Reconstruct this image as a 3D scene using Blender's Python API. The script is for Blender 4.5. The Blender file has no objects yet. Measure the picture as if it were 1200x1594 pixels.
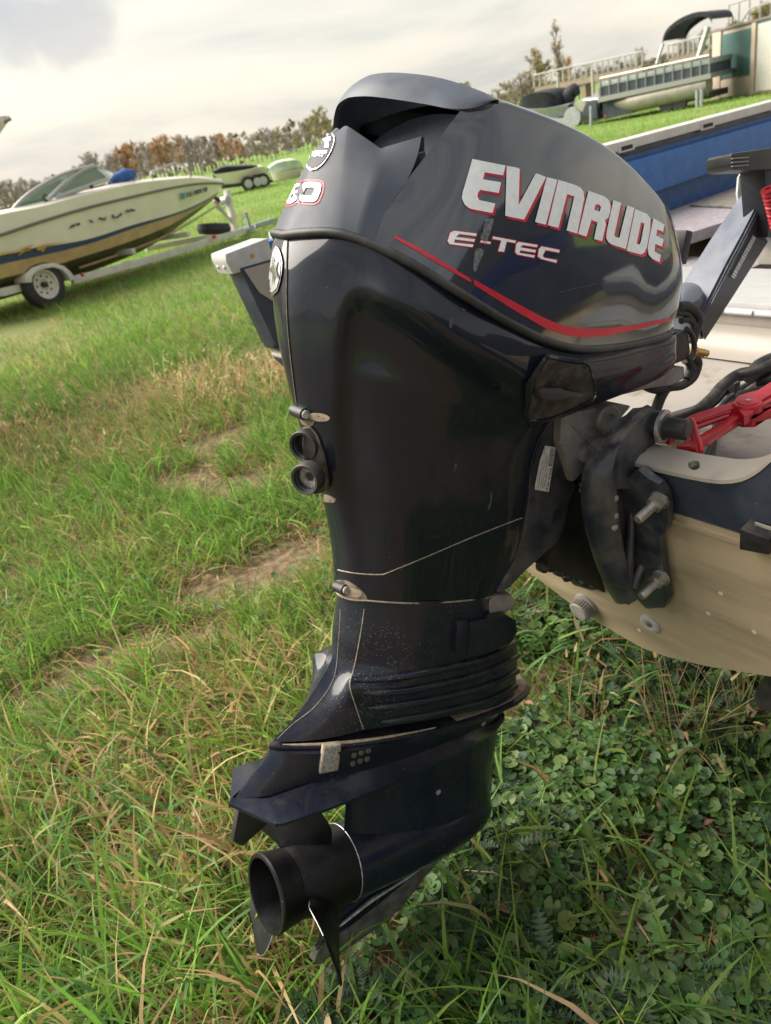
import bpy, bmesh, math, random
import numpy as np
from mathutils import Vector, Matrix
from mathutils.bvhtree import BVHTree

random.seed(7); np.random.seed(7)
scene = bpy.context.scene
COL = scene.collection

# ------------------------------------------------------------------ camera
CAM = Vector((0.0, 0.0, 1.43))
FPX = 1150.0                                  # focal length in photo pixels (1200 x 1594)
AZ, PITCH, ROLL = math.radians(59.4), math.radians(27.16), math.radians(11.8)
FW = Vector((math.cos(AZ) * math.cos(PITCH), math.sin(AZ) * math.cos(PITCH), -math.sin(PITCH)))
R0 = Vector((math.sin(AZ), -math.cos(AZ), 0.0)); U0 = R0.cross(FW)
UP = U0 * math.cos(ROLL) + R0 * math.sin(ROLL)
RT = R0 * math.cos(ROLL) - U0 * math.sin(ROLL)
cam = bpy.data.cameras.new('camera'); camo = bpy.data.objects.new('camera', cam); COL.objects.link(camo)
camo.matrix_world = Matrix(((RT.x, UP.x, -FW.x, CAM.x), (RT.y, UP.y, -FW.y, CAM.y), (RT.z, UP.z, -FW.z, CAM.z), (0, 0, 0, 1)))
cam.sensor_fit = 'VERTICAL'; cam.sensor_height = 24.0; cam.lens = 24.0 * FPX / 1594.0
cam.clip_start = 0.02; cam.clip_end = 3000.0
cam.dof.use_dof = True; cam.dof.focus_distance = 1.03; cam.dof.aperture_fstop = 5.2
scene.camera = camo

# ------------------------------------------------------------------ sky and sun
SUN_EL, SUN_AZ = math.radians(42.0), math.radians(128.0)     # azimuth measured from +X towards +Y
world = bpy.data.worlds.new('World'); scene.world = world; world.use_nodes = True
wn, wl = world.node_tree.nodes, world.node_tree.links
wn.clear()
w_out = wn.new('ShaderNodeOutputWorld'); w_bg = wn.new('ShaderNodeBackground')
sky = wn.new('ShaderNodeTexSky'); sky.sky_type = 'NISHITA'; sky.sun_disc = False
sky.sun_elevation = SUN_EL; sky.sun_rotation = math.pi / 2 - SUN_AZ
sky.air_density = 1.4; sky.dust_density = 1.2; sky.ozone_density = 1.0
tc = wn.new('ShaderNodeTexCoord'); mp = wn.new('ShaderNodeMapping')
mp.inputs['Scale'].default_value = (1.0, 1.0, 4.6); mp.inputs['Rotation'].default_value = (0.0, 0.0, 0.6)
wl.new(tc.outputs['Generated'], mp.inputs['Vector'])
n1 = wn.new('ShaderNodeTexNoise'); n1.inputs['Scale'].default_value = 2.0; n1.inputs['Detail'].default_value = 7; n1.inputs['Roughness'].default_value = 0.56
n1.inputs['Distortion'].default_value = 0.35
wl.new(mp.outputs['Vector'], n1.inputs['Vector'])
r1 = wn.new('ShaderNodeValToRGB')                    # thin layered overcast: cream veil with greyer sheets
r1.color_ramp.elements[0].position = 0.36; r1.color_ramp.elements[0].color = (4.7, 5.0, 5.4, 1)
r1.color_ramp.elements[1].position = 0.63; r1.color_ramp.elements[1].color = (8.3, 7.9, 7.3, 1)
e = r1.color_ramp.elements.new(0.49); e.color = (6.8, 6.8, 6.6, 1)
wl.new(n1.outputs['Fac'], r1.inputs['Fac'])
mx = wn.new('ShaderNodeMix'); mx.data_type = 'RGBA'; mx.inputs[0].default_value = 0.80
# warmer, brighter air towards the horizon, the same all round
sz = wn.new('ShaderNodeSeparateXYZ'); wl.new(tc.outputs['Generated'], sz.inputs[0])
hz = wn.new('ShaderNodeMapRange'); hz.interpolation_type = 'SMOOTHSTEP'; wl.new(sz.outputs['Z'], hz.inputs[0]); hz.inputs[1].default_value = -0.02; hz.inputs[2].default_value = 0.42; hz.inputs[3].default_value = 1.0; hz.inputs[4].default_value = 0.0
mh = wn.new('ShaderNodeMix'); mh.data_type = 'RGBA'; mh.blend_type = 'MULTIPLY'; wl.new(hz.outputs[0], mh.inputs[0]); wl.new(r1.outputs['Color'], mh.inputs[6]); mh.inputs[7].default_value = (1.22, 1.15, 1.06, 1); mh.clamp_result = False
wl.new(sky.outputs['Color'], mx.inputs[6]); wl.new(mh.outputs[2], mx.inputs[7])
# one darker cloud low over the field on the left
cdir = (FW + RT * ((85 - 600.0) / FPX) - UP * ((45 - 797.0) / FPX)).normalized()
dv = wn.new('ShaderNodeVectorMath'); dv.operation = 'SUBTRACT'; dv.inputs[1].default_value = cdir; wl.new(tc.outputs['Generated'], dv.inputs[0])
dm = wn.new('ShaderNodeMapping'); dm.vector_type = 'POINT'; dm.inputs['Rotation'].default_value = (0, 0, math.pi / 2 - AZ); dm.inputs['Scale'].default_value = (1.0, 1.0, 2.0); wl.new(dv.outputs[0], dm.inputs['Vector'])
n2 = wn.new('ShaderNodeTexNoise'); n2.inputs['Scale'].default_value = 22; n2.inputs['Detail'].default_value = 6; wl.new(tc.outputs['Generated'], n2.inputs['Vector'])
dl = wn.new('ShaderNodeVectorMath'); dl.operation = 'LENGTH'; wl.new(dm.outputs[0], dl.inputs[0])
da = wn.new('ShaderNodeMath'); da.operation = 'MULTIPLY_ADD'; wl.new(n2.outputs['Fac'], da.inputs[0]); da.inputs[1].default_value = 0.11; wl.new(dl.outputs['Value'], da.inputs[2])
dr0 = wn.new('ShaderNodeMapRange'); dr0.interpolation_type = 'SMOOTHSTEP'; wl.new(da.outputs[0], dr0.inputs[0]); dr0.inputs[1].default_value = 0.09; dr0.inputs[2].default_value = 0.145; dr0.inputs[3].default_value = 0.5; dr0.inputs[4].default_value = 0.0
mc = wn.new('ShaderNodeMix'); mc.data_type = 'RGBA'; wl.new(dr0.outputs[0], mc.inputs[0]); wl.new(mx.outputs[2], mc.inputs[6]); mc.inputs[7].default_value = (4.3, 4.5, 4.9, 1)
wl.new(mc.outputs[2], w_bg.inputs['Color']); w_bg.inputs['Strength'].default_value = 0.050
wl.new(w_bg.outputs['Background'], w_out.inputs['Surface'])
sun = bpy.data.lights.new('sun', 'SUN'); sun.energy = 3.8; sun.angle = math.radians(60); sun.color = (1.0, 0.93, 0.82)
suno = bpy.data.objects.new('sun', sun); COL.objects.link(suno)
sd = Vector((math.cos(SUN_AZ) * math.cos(SUN_EL), math.sin(SUN_AZ) * math.cos(SUN_EL), math.sin(SUN_EL)))
suno.rotation_euler = (-sd).to_track_quat('-Z', 'Y').to_euler()
scene.view_settings.view_transform = 'Standard'; scene.view_settings.look = 'None'
scene.view_settings.exposure = 1.32; scene.view_settings.gamma = 1.0; scene.view_settings.use_curve_mapping = False
scene.cycles.max_bounces = 6; scene.cycles.diffuse_bounces = 3; scene.cycles.glossy_bounces = 3
scene.cycles.transmission_bounces = 4; scene.cycles.transparent_max_bounces = 6
scene.cycles.use_denoising = True

# ------------------------------------------------------------------ measuring helpers
def ray(px, py):
    return FW + RT * ((px - 600.0) / FPX) - UP * ((py - 797.0) / FPX)
def at(px, py, axis, val):
    """point of the place seen at a photo pixel, on the world plane axis = val"""
    r = ray(px, py); return CAM + r * ((val - CAM[axis]) / r[axis])
TILT = math.radians(20.0)                              # the motor is trimmed up by 20 degrees
MXA = Vector((math.cos(TILT), 0, -math.sin(TILT))); MYA = Vector((0, 1, 0)); MZA = Vector((math.sin(TILT), 0, math.cos(TILT)))
MORG = CAM + ray(418, 1390) * 1.23 + MXA * 0.30        # where drive shaft and propeller axis cross
MOTOR_M = Matrix(((MXA.x, 0, MZA.x, MORG.x), (0, 1, 0, MORG.y), (MXA.z, 0, MZA.z, MORG.z), (0, 0, 0, 1)))
MCAM = MOTOR_M.inverted() @ CAM
def mray(px, py):
    r = ray(px, py); return Vector((r.dot(MXA), r.y, r.dot(MZA)))
def M(px, py, y):
    """motor coordinates (x forward, y port, z up the shaft) of a feature measured at offset y"""
    r = mray(px, py); p = MCAM + r * ((y - MCAM.y) / r.y); return (p.x, p.y, p.z)
def Mz(px, py, z):
    r = mray(px, py); p = MCAM + r * ((z - MCAM.z) / r.z); return (p.x, p.y, p.z)
YC = MORG.y                                            # centre line of the boat

# ------------------------------------------------------------------ mesh helpers
def setp(o, label=None, cat=None, group=None, kind=None):
    if label: o['label'] = label
    if cat: o['category'] = cat
    if group: o['group'] = group
    if kind: o['kind'] = kind
    return o
def empty(name, loc=(0, 0, 0), parent=None):
    o = bpy.data.objects.new(name, None); COL.objects.link(o); o.empty_display_size = 0.1
    o.location = loc
    if parent: o.parent = parent
    return o
def link(name, me, mat=None, parent=None):
    o = bpy.data.objects.new(name, me); COL.objects.link(o)
    if mat is not None and len(me.materials) == 0: me.materials.append(mat)
    if parent is not None: o.parent = parent
    return o
def build(name, vs, fs, mat=None, parent=None, smooth=40, merge=1e-5, recalc=True):
    bm = bmesh.new()
    bv = [bm.verts.new(v) for v in vs]
    for f in fs:
        try: bm.faces.new([bv[i] for i in f])
        except ValueError: pass
    return frombm(name, bm, mat, parent, smooth, merge, recalc)
def frombm(name, bm, mat=None, parent=None, smooth=40, merge=1e-5, recalc=True):
    if merge: bmesh.ops.remove_doubles(bm, verts=bm.verts, dist=merge)
    if recalc: bmesh.ops.recalc_face_normals(bm, faces=bm.faces)
    me = bpy.data.meshes.new(name); bm.to_mesh(me); bm.free()
    if smooth:
        me.polygons.foreach_set('use_smooth', [True] * len(me.polygons))
        me.set_sharp_from_angle(angle=math.radians(smooth))
    return link(name, me, mat, parent)
def join(name, objs, mat=None, parent=None, smooth=40):
    bm = bmesh.new()
    for o in objs:
        tmp = o.data.copy(); tmp.transform(o.matrix_local); bm.from_mesh(tmp); bpy.data.meshes.remove(tmp)
        me = o.data; bpy.data.objects.remove(o); bpy.data.meshes.remove(me)
    return frombm(name, bm, mat, parent, smooth, merge=0, recalc=False)
def spline(pts, n, breaks=(), closed=False):
    """Catmull-Rom through pts with n samples per span; tangents broken at the listed indices"""
    P = [np.array(p, float) for p in pts]; m = len(P); out = []
    spans = m if closed else m - 1
    for i in range(spans):
        a, b = P[i], P[(i + 1) % m]
        if closed: pa, pb = P[i - 1], P[(i + 2) % m]
        else:
            pa = P[i - 1] if i > 0 and i not in breaks else None
            pb = P[i + 2] if i + 2 < m and (i + 1) not in breaks else None
        L = np.linalg.norm(b - a) + 1e-9
        def tang(p0, p1, p2):
            l0 = np.linalg.norm(p1 - p0) + 1e-9; l1 = np.linalg.norm(p2 - p1) + 1e-9
            return ((p1 - p0) / l0 * l1 + (p2 - p1) / l1 * l0) / (l0 + l1)
        ta = tang(pa, a, b) if pa is not None else None
        tb = tang(a, b, pb) if pb is not None else None
        d = (b - a) / L
        if ta is None: ta = d if tb is None else 2 * d - tb if np.linalg.norm(2 * d - tb) < 2.2 else d
        if tb is None: tb = 2 * d - ta if np.linalg.norm(2 * d - ta) < 2.2 else d
        for k in range(n):
            t = k / n; h1 = 2*t**3 - 3*t**2 + 1; h2 = t**3 - 2*t**2 + t; h3 = -2*t**3 + 3*t**2; h4 = t**3 - t**2
            out.append(h1 * a + h2 * L * ta + h3 * b + h4 * L * tb)
    if not closed: out.append(P[-1])
    return [tuple(p) for p in out]
def netgrid(rows, nu=5, nv=5, cb=(), rb=()):
    R = [spline(r, nu, cb) for r in rows]
    C = [spline([R[i][j] for i in range(len(R))], nv, rb) for j in range(len(R[0]))]
    return [[C[j][i] for j in range(len(C))] for i in range(len(C[0]))]
def gridmesh(name, G, mat=None, parent=None, mirror=False, smooth=40, closed_u=False, merge=2e-4):
    vs, fs = [], []
    def add(Gm, flip):
        o = len(vs); nr, nc = len(Gm), len(Gm[0])
        for r in Gm: vs.extend(r)
        for i in range(nr - 1):
            for j in range(nc - (0 if closed_u else 1)):
                q = [o + i*nc + j, o + i*nc + (j+1) % nc, o + (i+1)*nc + (j+1) % nc, o + (i+1)*nc + j]
                fs.append(q[::-1] if flip else q)
    add(G, False)
    if mirror: add([[(p[0], -p[1], p[2]) for p in r] for r in G], True)
    return build(name, vs, fs, mat, parent, smooth, merge)
def box(name, c, s, mat=None, parent=None, rot=None, bevel=0.0, seg=2):
    bm = bmesh.new(); bmesh.ops.create_cube(bm, size=1.0)
    for v in bm.verts: v.co = Vector((v.co.x * s[0], v.co.y * s[1], v.co.z * s[2]))
    if bevel: bmesh.ops.bevel(bm, geom=bm.edges[:], offset=bevel, segments=seg, affect='EDGES', profile=0.7)
    if rot is not None:
        for v in bm.verts: v.co = rot @ v.co
    for v in bm.verts: v.co += Vector(c)
    return frombm(name, bm, mat, parent, 35, merge=0)
def basis(d):
    d = Vector(d).normalized(); a = Vector((0, 0, 1)) if abs(d.z) < 0.9 else Vector((1, 0, 0))
    u = d.cross(a).normalized(); return d, u, d.cross(u)
def tube(name, pts, r, mat=None, parent=None, seg=10, caps=True, smooth=50, spl=0, closed=False):
    if spl: pts = spline(pts, spl, closed=closed)
    P = [Vector(p) for p in pts]; n = len(P); vs, fs = [], []
    rr = r if hasattr(r, '__len__') else [r] * n
    if len(rr) != n: rr = list(np.interp(np.linspace(0, 1, n), np.linspace(0, 1, len(rr)), rr))
    u = None
    for i in range(n):
        d = (P[(i+1) % n] - P[i-1]) if closed or 0 < i < n-1 else (P[1] - P[0] if i == 0 else P[-1] - P[-2])
        d = d.normalized() if d.length > 1e-9 else Vector((0, 0, 1))
        if u is None: _, u, _ = basis(d)
        u = (u - d * u.dot(d)); u = u.normalized() if u.length > 1e-6 else basis(d)[1]
        w = d.cross(u)
        for k in range(seg):
            a = 2 * math.pi * k / seg; vs.append(P[i] + (u * math.cos(a) + w * math.sin(a)) * rr[i])
    for i in range(n - (0 if closed else 1)):
        for k in range(seg):
            j = (i + 1) % n
            fs.append((i*seg + k, i*seg + (k+1) % seg, j*seg + (k+1) % seg, j*seg + k))
    if caps and not closed: fs.append(tuple(range(seg))[::-1]); fs.append(tuple((n-1)*seg + k for k in range(seg)))
    return build(name, vs, fs, mat, parent, smooth, merge=0)
def lathe(name, prof, org, axis, mat=None, parent=None, seg=24, smooth=35, squash=None):
    """prof: (distance along axis, radius)"""
    d, u, w = basis(axis); org = Vector(org); vs, fs = [], []
    for (t, r) in prof:
        for k in range(seg):
            a = 2 * math.pi * k / seg; vs.append(org + d * t + (u * math.cos(a) + w * math.sin(a)) * max(r, 1e-4))
    n = len(prof)
    for i in range(n - 1):
        for k in range(seg): fs.append((i*seg + k, i*seg + (k+1) % seg, (i+1)*seg + (k+1) % seg, (i+1)*seg + k))
    fs.append(tuple(range(seg))[::-1]); fs.append(tuple((n-1)*seg + k for k in range(seg)))
    return build(name, vs, fs, mat, parent, smooth, merge=0)
def prism(name, poly, off, mat=None, parent=None, bevel=0.0, smooth=35, seg=2):
    """closed 3D polygon extruded by vector off"""
    off = Vector(off); bm = bmesh.new()
    a = [bm.verts.new(Vector(p)) for p in poly]; b = [bm.verts.new(Vector(p) + off) for p in poly]
    n = len(poly)
    bm.faces.new(a); bm.faces.new(b[::-1])
    for i in range(n): bm.faces.new((a[i], b[i], b[(i+1) % n], a[(i+1) % n]))
    bmesh.ops.recalc_face_normals(bm, faces=bm.faces)
    if bevel: bmesh.ops.bevel(bm, geom=bm.edges[:], offset=bevel, segments=seg, affect='EDGES', profile=0.7)
    return frombm(name, bm, mat, parent, smooth, merge=0)
def loft(name, loops, mat=None, parent=None, closed=True, caps=True, smooth=40, merge=1e-5):
    vs, fs = [], []; n = len(loops[0])
    for l in loops: vs.extend([tuple(p) for p in l])
    for i in range(len(loops) - 1):
        for k in range(n - (0 if closed else 1)): fs.append((i*n + k, i*n + (k+1) % n, (i+1)*n + (k+1) % n, (i+1)*n + k))
    if caps and closed: fs.append(tuple(range(n))[::-1]); fs.append(tuple((len(loops)-1)*n + k for k in range(n)))
    return build(name, vs, fs, mat, parent, smooth, merge)

# ------------------------------------------------------------------ material helper
MATS = {}
def material(name, col, rough=0.5, metal=0.0, spec=0.5, coat=0.0, coat_rough=0.05, var=0.0, vscale=30.0, col2=None, lo=0.4, hi=0.65,
             bump=0.0, bscale=200.0, bdist=0.001, rvar=0.0, dust=None, dust_amt=0.0, dscale=14.0, specks=None, trans=0.0, alpha=1.0, subsurf=0.0, stretch=None, detail=6):
    m = bpy.data.materials.new(name); m.use_nodes = True; nt = m.node_tree; N, L = nt.nodes, nt.links
    b = N['Principled BSDF']
    b.inputs['Roughness'].default_value = rough; b.inputs['Metallic'].default_value = metal
    b.inputs['Specular IOR Level'].default_value = spec
    b.inputs['Coat Weight'].default_value = coat; b.inputs['Coat Roughness'].default_value = coat_rough
    b.inputs['Transmission Weight'].default_value = trans; b.inputs['Alpha'].default_value = alpha
    t = N.new('ShaderNodeTexCoord'); src = t.outputs['Object']
    if stretch:
        mpn = N.new('ShaderNodeMapping'); mpn.inputs['Scale'].default_value = stretch; L.new(src, mpn.inputs['Vector']); src = mpn.outputs['Vector']
    def noise(scale, det=detail, rgh=0.6):
        n = N.new('ShaderNodeTexNoise'); n.inputs['Scale'].default_value = scale; n.inputs['Detail'].default_value = det
        n.inputs['Roughness'].default_value = rgh; L.new(src, n.inputs['Vector']); return n.outputs['Fac']
    def mixc(fac, a, c):
        x = N.new('ShaderNodeMix'); x.data_type = 'RGBA'
        L.new(fac, x.inputs[0])
        for k, v in ((6, a), (7, c)):
            if hasattr(v, 'node'): L.new(v, x.inputs[k])
            else: x.inputs[k].default_value = (*v[:3], 1)
        return x.outputs[2]
    def ramp(fac, lo, hi, a=0.0, bb=1.0):
        x = N.new('ShaderNodeMapRange'); x.clamp = True; x.interpolation_type = 'SMOOTHSTEP'; L.new(fac, x.inputs[0])
        x.inputs[1].default_value = lo; x.inputs[2].default_value = hi; x.inputs[3].default_value = a; x.inputs[4].default_value = bb
        return x.outputs[0]
    c = col
    if col2 is not None: c = mixc(ramp(noise(vscale), lo, hi), col, col2)
    elif var:
        c = mixc(ramp(noise(vscale), 0.35, 0.65), [v * (1 - var) for v in col], [min(1, v * (1 + var)) for v in col])
    rgh = None
    if rvar: rgh = ramp(noise(vscale * 0.7 + 3), 0.3, 0.7, max(0.02, rough - rvar), min(1, rough + rvar))
    if specks:                                           # (colour, scale, threshold)
        v = N.new('ShaderNodeTexVoronoi'); v.inputs['Scale'].default_value = specks[1]; L.new(src, v.inputs['Vector'])
        msk = ramp(v.outputs['Distance'], specks[2] * 0.6, specks[2], 1.0, 0.0)
        if len(specks) > 3:
            mm = N.new('ShaderNodeMath'); mm.operation = 'MULTIPLY'; L.new(msk, mm.inputs[0]); L.new(ramp(noise(specks[3]), 0.48, 0.62), mm.inputs[1]); msk = mm.outputs[0]
        c = mixc(msk, c, specks[0])
        if rgh is None:
            rgh = ramp(msk, 0, 1, rough, 0.8)
    if dust is not None:                                 # dry dust settled on upward faces and in patches
        g = N.new('ShaderNodeNewGeometry'); sx = N.new('ShaderNodeSeparateXYZ'); L.new(g.outputs['Normal'], sx.inputs[0])
        upf = ramp(sx.outputs['Z'], 0.15, 0.95)
        nz = ramp(noise(dscale, 8, 0.65), 0.38, 0.66)
        a1 = N.new('ShaderNodeMath'); a1.operation = 'MULTIPLY_ADD'; L.new(upf, a1.inputs[0]); a1.inputs[1].default_value = 0.75; a1.inputs[2].default_value = 0.25
        a2 = N.new('ShaderNodeMath'); a2.operation = 'MULTIPLY'; L.new(a1.outputs[0], a2.inputs[0]); L.new(nz, a2.inputs[1])
        a3 = N.new('ShaderNodeMath'); a3.operation = 'MULTIPLY'; a3.use_clamp = True; L.new(a2.outputs[0], a3.inputs[0]); a3.inputs[1].default_value = dust_amt
        c = mixc(a3.outputs[0], c, dust)
        x = N.new('ShaderNodeMix'); L.new(a3.outputs[0], x.inputs[0])
        if rgh is not None: L.new(rgh, x.inputs[2])
        else: x.inputs[2].default_value = rough
        x.inputs[3].default_value = 0.9; rgh = x.outputs[0]
        if coat:
            y = N.new('ShaderNodeMath'); y.operation = 'MULTIPLY_ADD'; L.new(a3.outputs[0], y.inputs[0]); y.inputs[1].default_value = -coat; y.inputs[2].default_value = coat; y.use_clamp = True
            L.new(y.outputs[0], b.inputs['Coat Weight'])
    if hasattr(c, 'node'): L.new(c, b.inputs['Base Color'])
    else: b.inputs['Base Color'].default_value = (*c[:3], 1)
    if rgh is not None: L.new(rgh, b.inputs['Roughness'])
    if bump:
        bn = N.new('ShaderNodeBump'); bn.inputs['Strength'].default_value = bump; bn.inputs['Distance'].default_value = bdist
        L.new(noise(bscale, 4), bn.inputs['Height']); L.new(bn.outputs['Normal'], b.inputs['Normal'])
        if coat: L.new(bn.outputs['Normal'], b.inputs['Coat Normal'])
    MATS[name] = m; return m

DUST = (0.30, 0.235, 0.175)
m_cowl = material('cowl_paint', (0.007, 0.0105, 0.019), 0.34, spec=0.12, coat=1.0, coat_rough=0.06, rvar=0.1, vscale=9, bump=0.05, bscale=7, bdist=0.004,
                  specks=((0.16, 0.16, 0.17), 60, 0.05, 7), dust=(.2,.19,.18), dust_amt=0.04, dscale=7)
m_cowl2 = material('lower_cowl_paint', (0.0075, 0.0105, 0.018), 0.40, spec=0.10, coat=0.62, coat_rough=0.06, rvar=0.1, vscale=9, bump=0.05, bscale=7, bdist=0.004,
                  specks=((0.16, 0.16, 0.17), 60, 0.05, 7), dust=(.2,.19,.18), dust_amt=0.03, dscale=7)
m_cowl.node_tree.nodes['Principled BSDF'].inputs['Coat IOR'].default_value = 1.95
m_hood = material('hood_plastic', (0.060, 0.075, 0.105), 0.42, spec=0.5, var=0.12, vscale=20, bump=0.12, bscale=900, bdist=0.0004, dust=(0.2, 0.19, 0.18), dust_amt=0.25, dscale=12)
m_aft = material('aft_cowl_sky_tint', (0.034, 0.043, 0.062), 0.50, spec=0.3, coat=0.12, coat_rough=0.3, rvar=0.1, vscale=12, bump=0.04, bscale=9, bdist=0.003,
                 specks=((0.16, 0.16, 0.17), 60, 0.05, 7), dust=(0.2, 0.19, 0.18), dust_amt=0.15, dscale=9)  # same navy cowl, paler: reflected sky put into the base colour
m_lower = material('leg_paint', (0.007, 0.0105, 0.023), 0.34, spec=0.15, coat=0.6, coat_rough=0.10, rvar=0.1, vscale=14,
                   specks=((0.42, 0.39, 0.35), 300, 0.17, 9), dust=DUST, dust_amt=0.10, dscale=22, bump=0.05, bscale=60)
m_leg = material('gearcase_paint', (0.0075, 0.011, 0.025), 0.34, spec=0.15, coat=0.6, coat_rough=0.13, rvar=0.12, vscale=14,
                 specks=((0.35, 0.34, 0.33), 110, 0.08, 9), dust=DUST, dust_amt=0.06, dscale=22, bump=0.06, bscale=40)
m_gasket = material('rubber_gasket', (0.016, 0.018, 0.021), 0.45, var=0.3, vscale=60, dust=(0.18, 0.16, 0.14), dust_amt=0.35)
m_black = material('black_plastic', (0.012, 0.012, 0.014), 0.42, var=0.3, vscale=40, bump=0.1, bscale=300, dust=(0.16, 0.14, 0.12), dust_amt=0.3)
m_rubber = material('rubber_hose', (0.013, 0.013, 0.015), 0.55, var=0.3, vscale=40, dust=(0.18, 0.16, 0.14), dust_amt=0.5, dscale=25)
m_dark = material('dark_cavity', (0.008, 0.008, 0.010), 0.7)
m_prop = material('prop_paint', (0.0045, 0.0045, 0.0055), 0.42, spec=.3, var=0.3, vscale=30, rvar=0.1, bump=0.25, bscale=90, bdist=0.0008, specks=((0.4, 0.4, 0.4), 70, 0.05, 8), dust=(0.2, 0.19, 0.18), dust_amt=0.05)
m_worn = material('bare_aluminium', (0.42, 0.42, 0.42), 0.45, metal=0.7, var=0.3, vscale=90, bump=0.3, bscale=300)
m_skeg = material('worn_skeg', (0.12, 0.112, 0.107), 0.5, var=0.35, vscale=40, specks=((0.4, 0.4, 0.38), 80, 0.07, 12), bump=0.15, bscale=120)
m_zinc = material('anode_zinc', (0.34, 0.34, 0.33), 0.6, metal=0.25, var=0.35, vscale=220, bump=0.6, bscale=420, dust=DUST, dust_amt=0.5)
m_steel = material('stainless', (0.46, 0.45, 0.44), 0.36, metal=0.9, var=0.2, vscale=80, dust=DUST, dust_amt=0.45)
m_dustm = material('caked_dust', (0.33, 0.26, 0.19), 0.95, var=0.2, vscale=90, bump=0.4, bscale=300, specks=((0.05, 0.045, 0.04), 120, 0.2, 20))
m_greymetal = material('grey_bracket', (0.21, 0.205, 0.20), 0.5, metal=0.1, var=0.25, vscale=25, dust=DUST, dust_amt=1.0, dscale=20, bump=0.1, bscale=80)
m_bracket = material('bracket_paint', (0.017, 0.021, 0.033), 0.38, coat=0.3, coat_rough=0.15, rvar=0.12, vscale=18, dust=(.27, .24, .21), dust_amt=0.75, dscale=18, bump=0.1, bscale=70, specks=((0.3, 0.26, 0.2), 110, 0.08, 14))
m_white = material('decal_white', (0.80, 0.83, 0.85), 0.4, var=0.05, vscale=120)
m_red = material('decal_red', (0.52, 0.012, 0.035), 0.38, var=0.08, vscale=60)
m_chrome = material('badge_chrome', (0.62, 0.60, 0.57), 0.22, metal=0.95, var=0.15, vscale=200, bump=0.2, bscale=300, bdist=0.0006)
m_silver = material('emblem_silver', (0.62, 0.64, 0.66), 0.3, metal=0.6)
m_paper = material('label_paper', (0.58, 0.56, 0.53), 0.6, var=0.1, vscale=90, dust=DUST, dust_amt=0.4)
m_ink = material('label_ink', (0.04, 0.04, 0.045), 0.6)
m_brass = material('brass', (0.55, 0.36, 0.12), 0.35, metal=0.9)
m_tiller = material('tiller_paint', (0.085, 0.10, 0.135), 0.36, coat=0.3, coat_rough=0.12, var=0.1, vscale=14, specks=((0.6, 0.6, 0.6), 45, 0.05, 6), dust=(0.25, 0.24, 0.23), dust_amt=0.2)
m_tdark = material('tiller_side', (0.018, 0.021, 0.030), 0.4, coat=0.2, var=0.15, vscale=30)
# ================================================================== GROUND
def gz(x, y):
    d = math.hypot(x, y); a = math.degrees(math.atan2(y, x))
    f = min(1, max(0, (62 - a) / 22.0)) if -60 < a < 62 else 0
    return .011 * max(0, d - 48) ** 1.0 * f + (.03 * math.sin(x * .9 + 1) * math.sin(y * .7) if d < 40 else 0) * min(1, max(0, d - 2.5) / 4)
m_ground = bpy.data.materials.new('turf_soil'); m_ground.use_nodes = True
N, L = m_ground.node_tree.nodes, m_ground.node_tree.links; gb = N['Principled BSDF']; gb.inputs['Roughness'].default_value = .95; gb.inputs['Specular IOR Level'].default_value = .1
tcg = N.new('ShaderNodeTexCoord')
def gnoise(sc, det=8, rg=.65):
    n = N.new('ShaderNodeTexNoise'); n.inputs['Scale'].default_value = sc; n.inputs['Detail'].default_value = det; n.inputs['Roughness'].default_value = rg; L.new(tcg.outputs['Object'], n.inputs['Vector']); return n.outputs['Fac']
def gramp(f, stops):
    r = N.new('ShaderNodeValToRGB'); L.new(f, r.inputs['Fac'])
    while len(r.color_ramp.elements) < len(stops): r.color_ramp.elements.new(.5)
    for e, (p, c) in zip(r.color_ramp.elements, stops): e.position = p; e.color = (*c, 1)
    return r.outputs['Color']
def gmix(f, a, b):
    x = N.new('ShaderNodeMix'); x.data_type = 'RGBA'; L.new(f, x.inputs[0]); L.new(a, x.inputs[6]); L.new(b, x.inputs[7]); return x.outputs[2]
near_c = gramp(gnoise(26), ((.30, (.06, .045, .03)), (.46, (.15, .11, .068)), (.58, (.24, .175, .11)), (.74, (.36, .27, .18))))
far_c = gramp(gnoise(.35, 10, .7), ((.30, (.12, .21, .045)), (.5, (.16, .25, .06)), (.66, (.21, .27, .085)), (.8, (.30, .28, .13))))
geo = N.new('ShaderNodeNewGeometry'); vl = N.new('ShaderNodeVectorMath'); vl.operation = 'LENGTH'; L.new(tcg.outputs['Object'], vl.inputs[0])
mr = N.new('ShaderNodeMapRange'); mr.clamp = True; L.new(vl.outputs['Value'], mr.inputs[0]); mr.inputs[1].default_value = 5; mr.inputs[2].default_value = 16
L.new(gmix(mr.outputs[0], near_c, far_c), gb.inputs['Base Color'])
bpn = N.new('ShaderNodeBump'); bpn.inputs['Strength'].default_value = .8; bpn.inputs['Distance'].default_value = .02; L.new(gnoise(40), bpn.inputs['Height']); L.new(bpn.outputs['Normal'], gb.inputs['Normal'])
vs, fs = [], []; rad = [0, .4, .8, 1.2, 1.7, 2.3, 3, 4, 5, 6.5, 8, 10, 13, 17, 22, 28, 36, 46, 60, 80, 110, 150, 220, 350, 600, 1000, 1800]; NA = 96
for i, r in enumerate(rad):
    for k in range(NA):
        a = 2 * math.pi * k / NA; x, y = r * math.cos(a), r * math.sin(a); vs.append((x, y, gz(x, y)))
for i in range(len(rad) - 1):
    for k in range(NA): fs.append((i*NA + k, (i+1)*NA + k, (i+1)*NA + (k+1) % NA, i*NA + (k+1) % NA))
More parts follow.
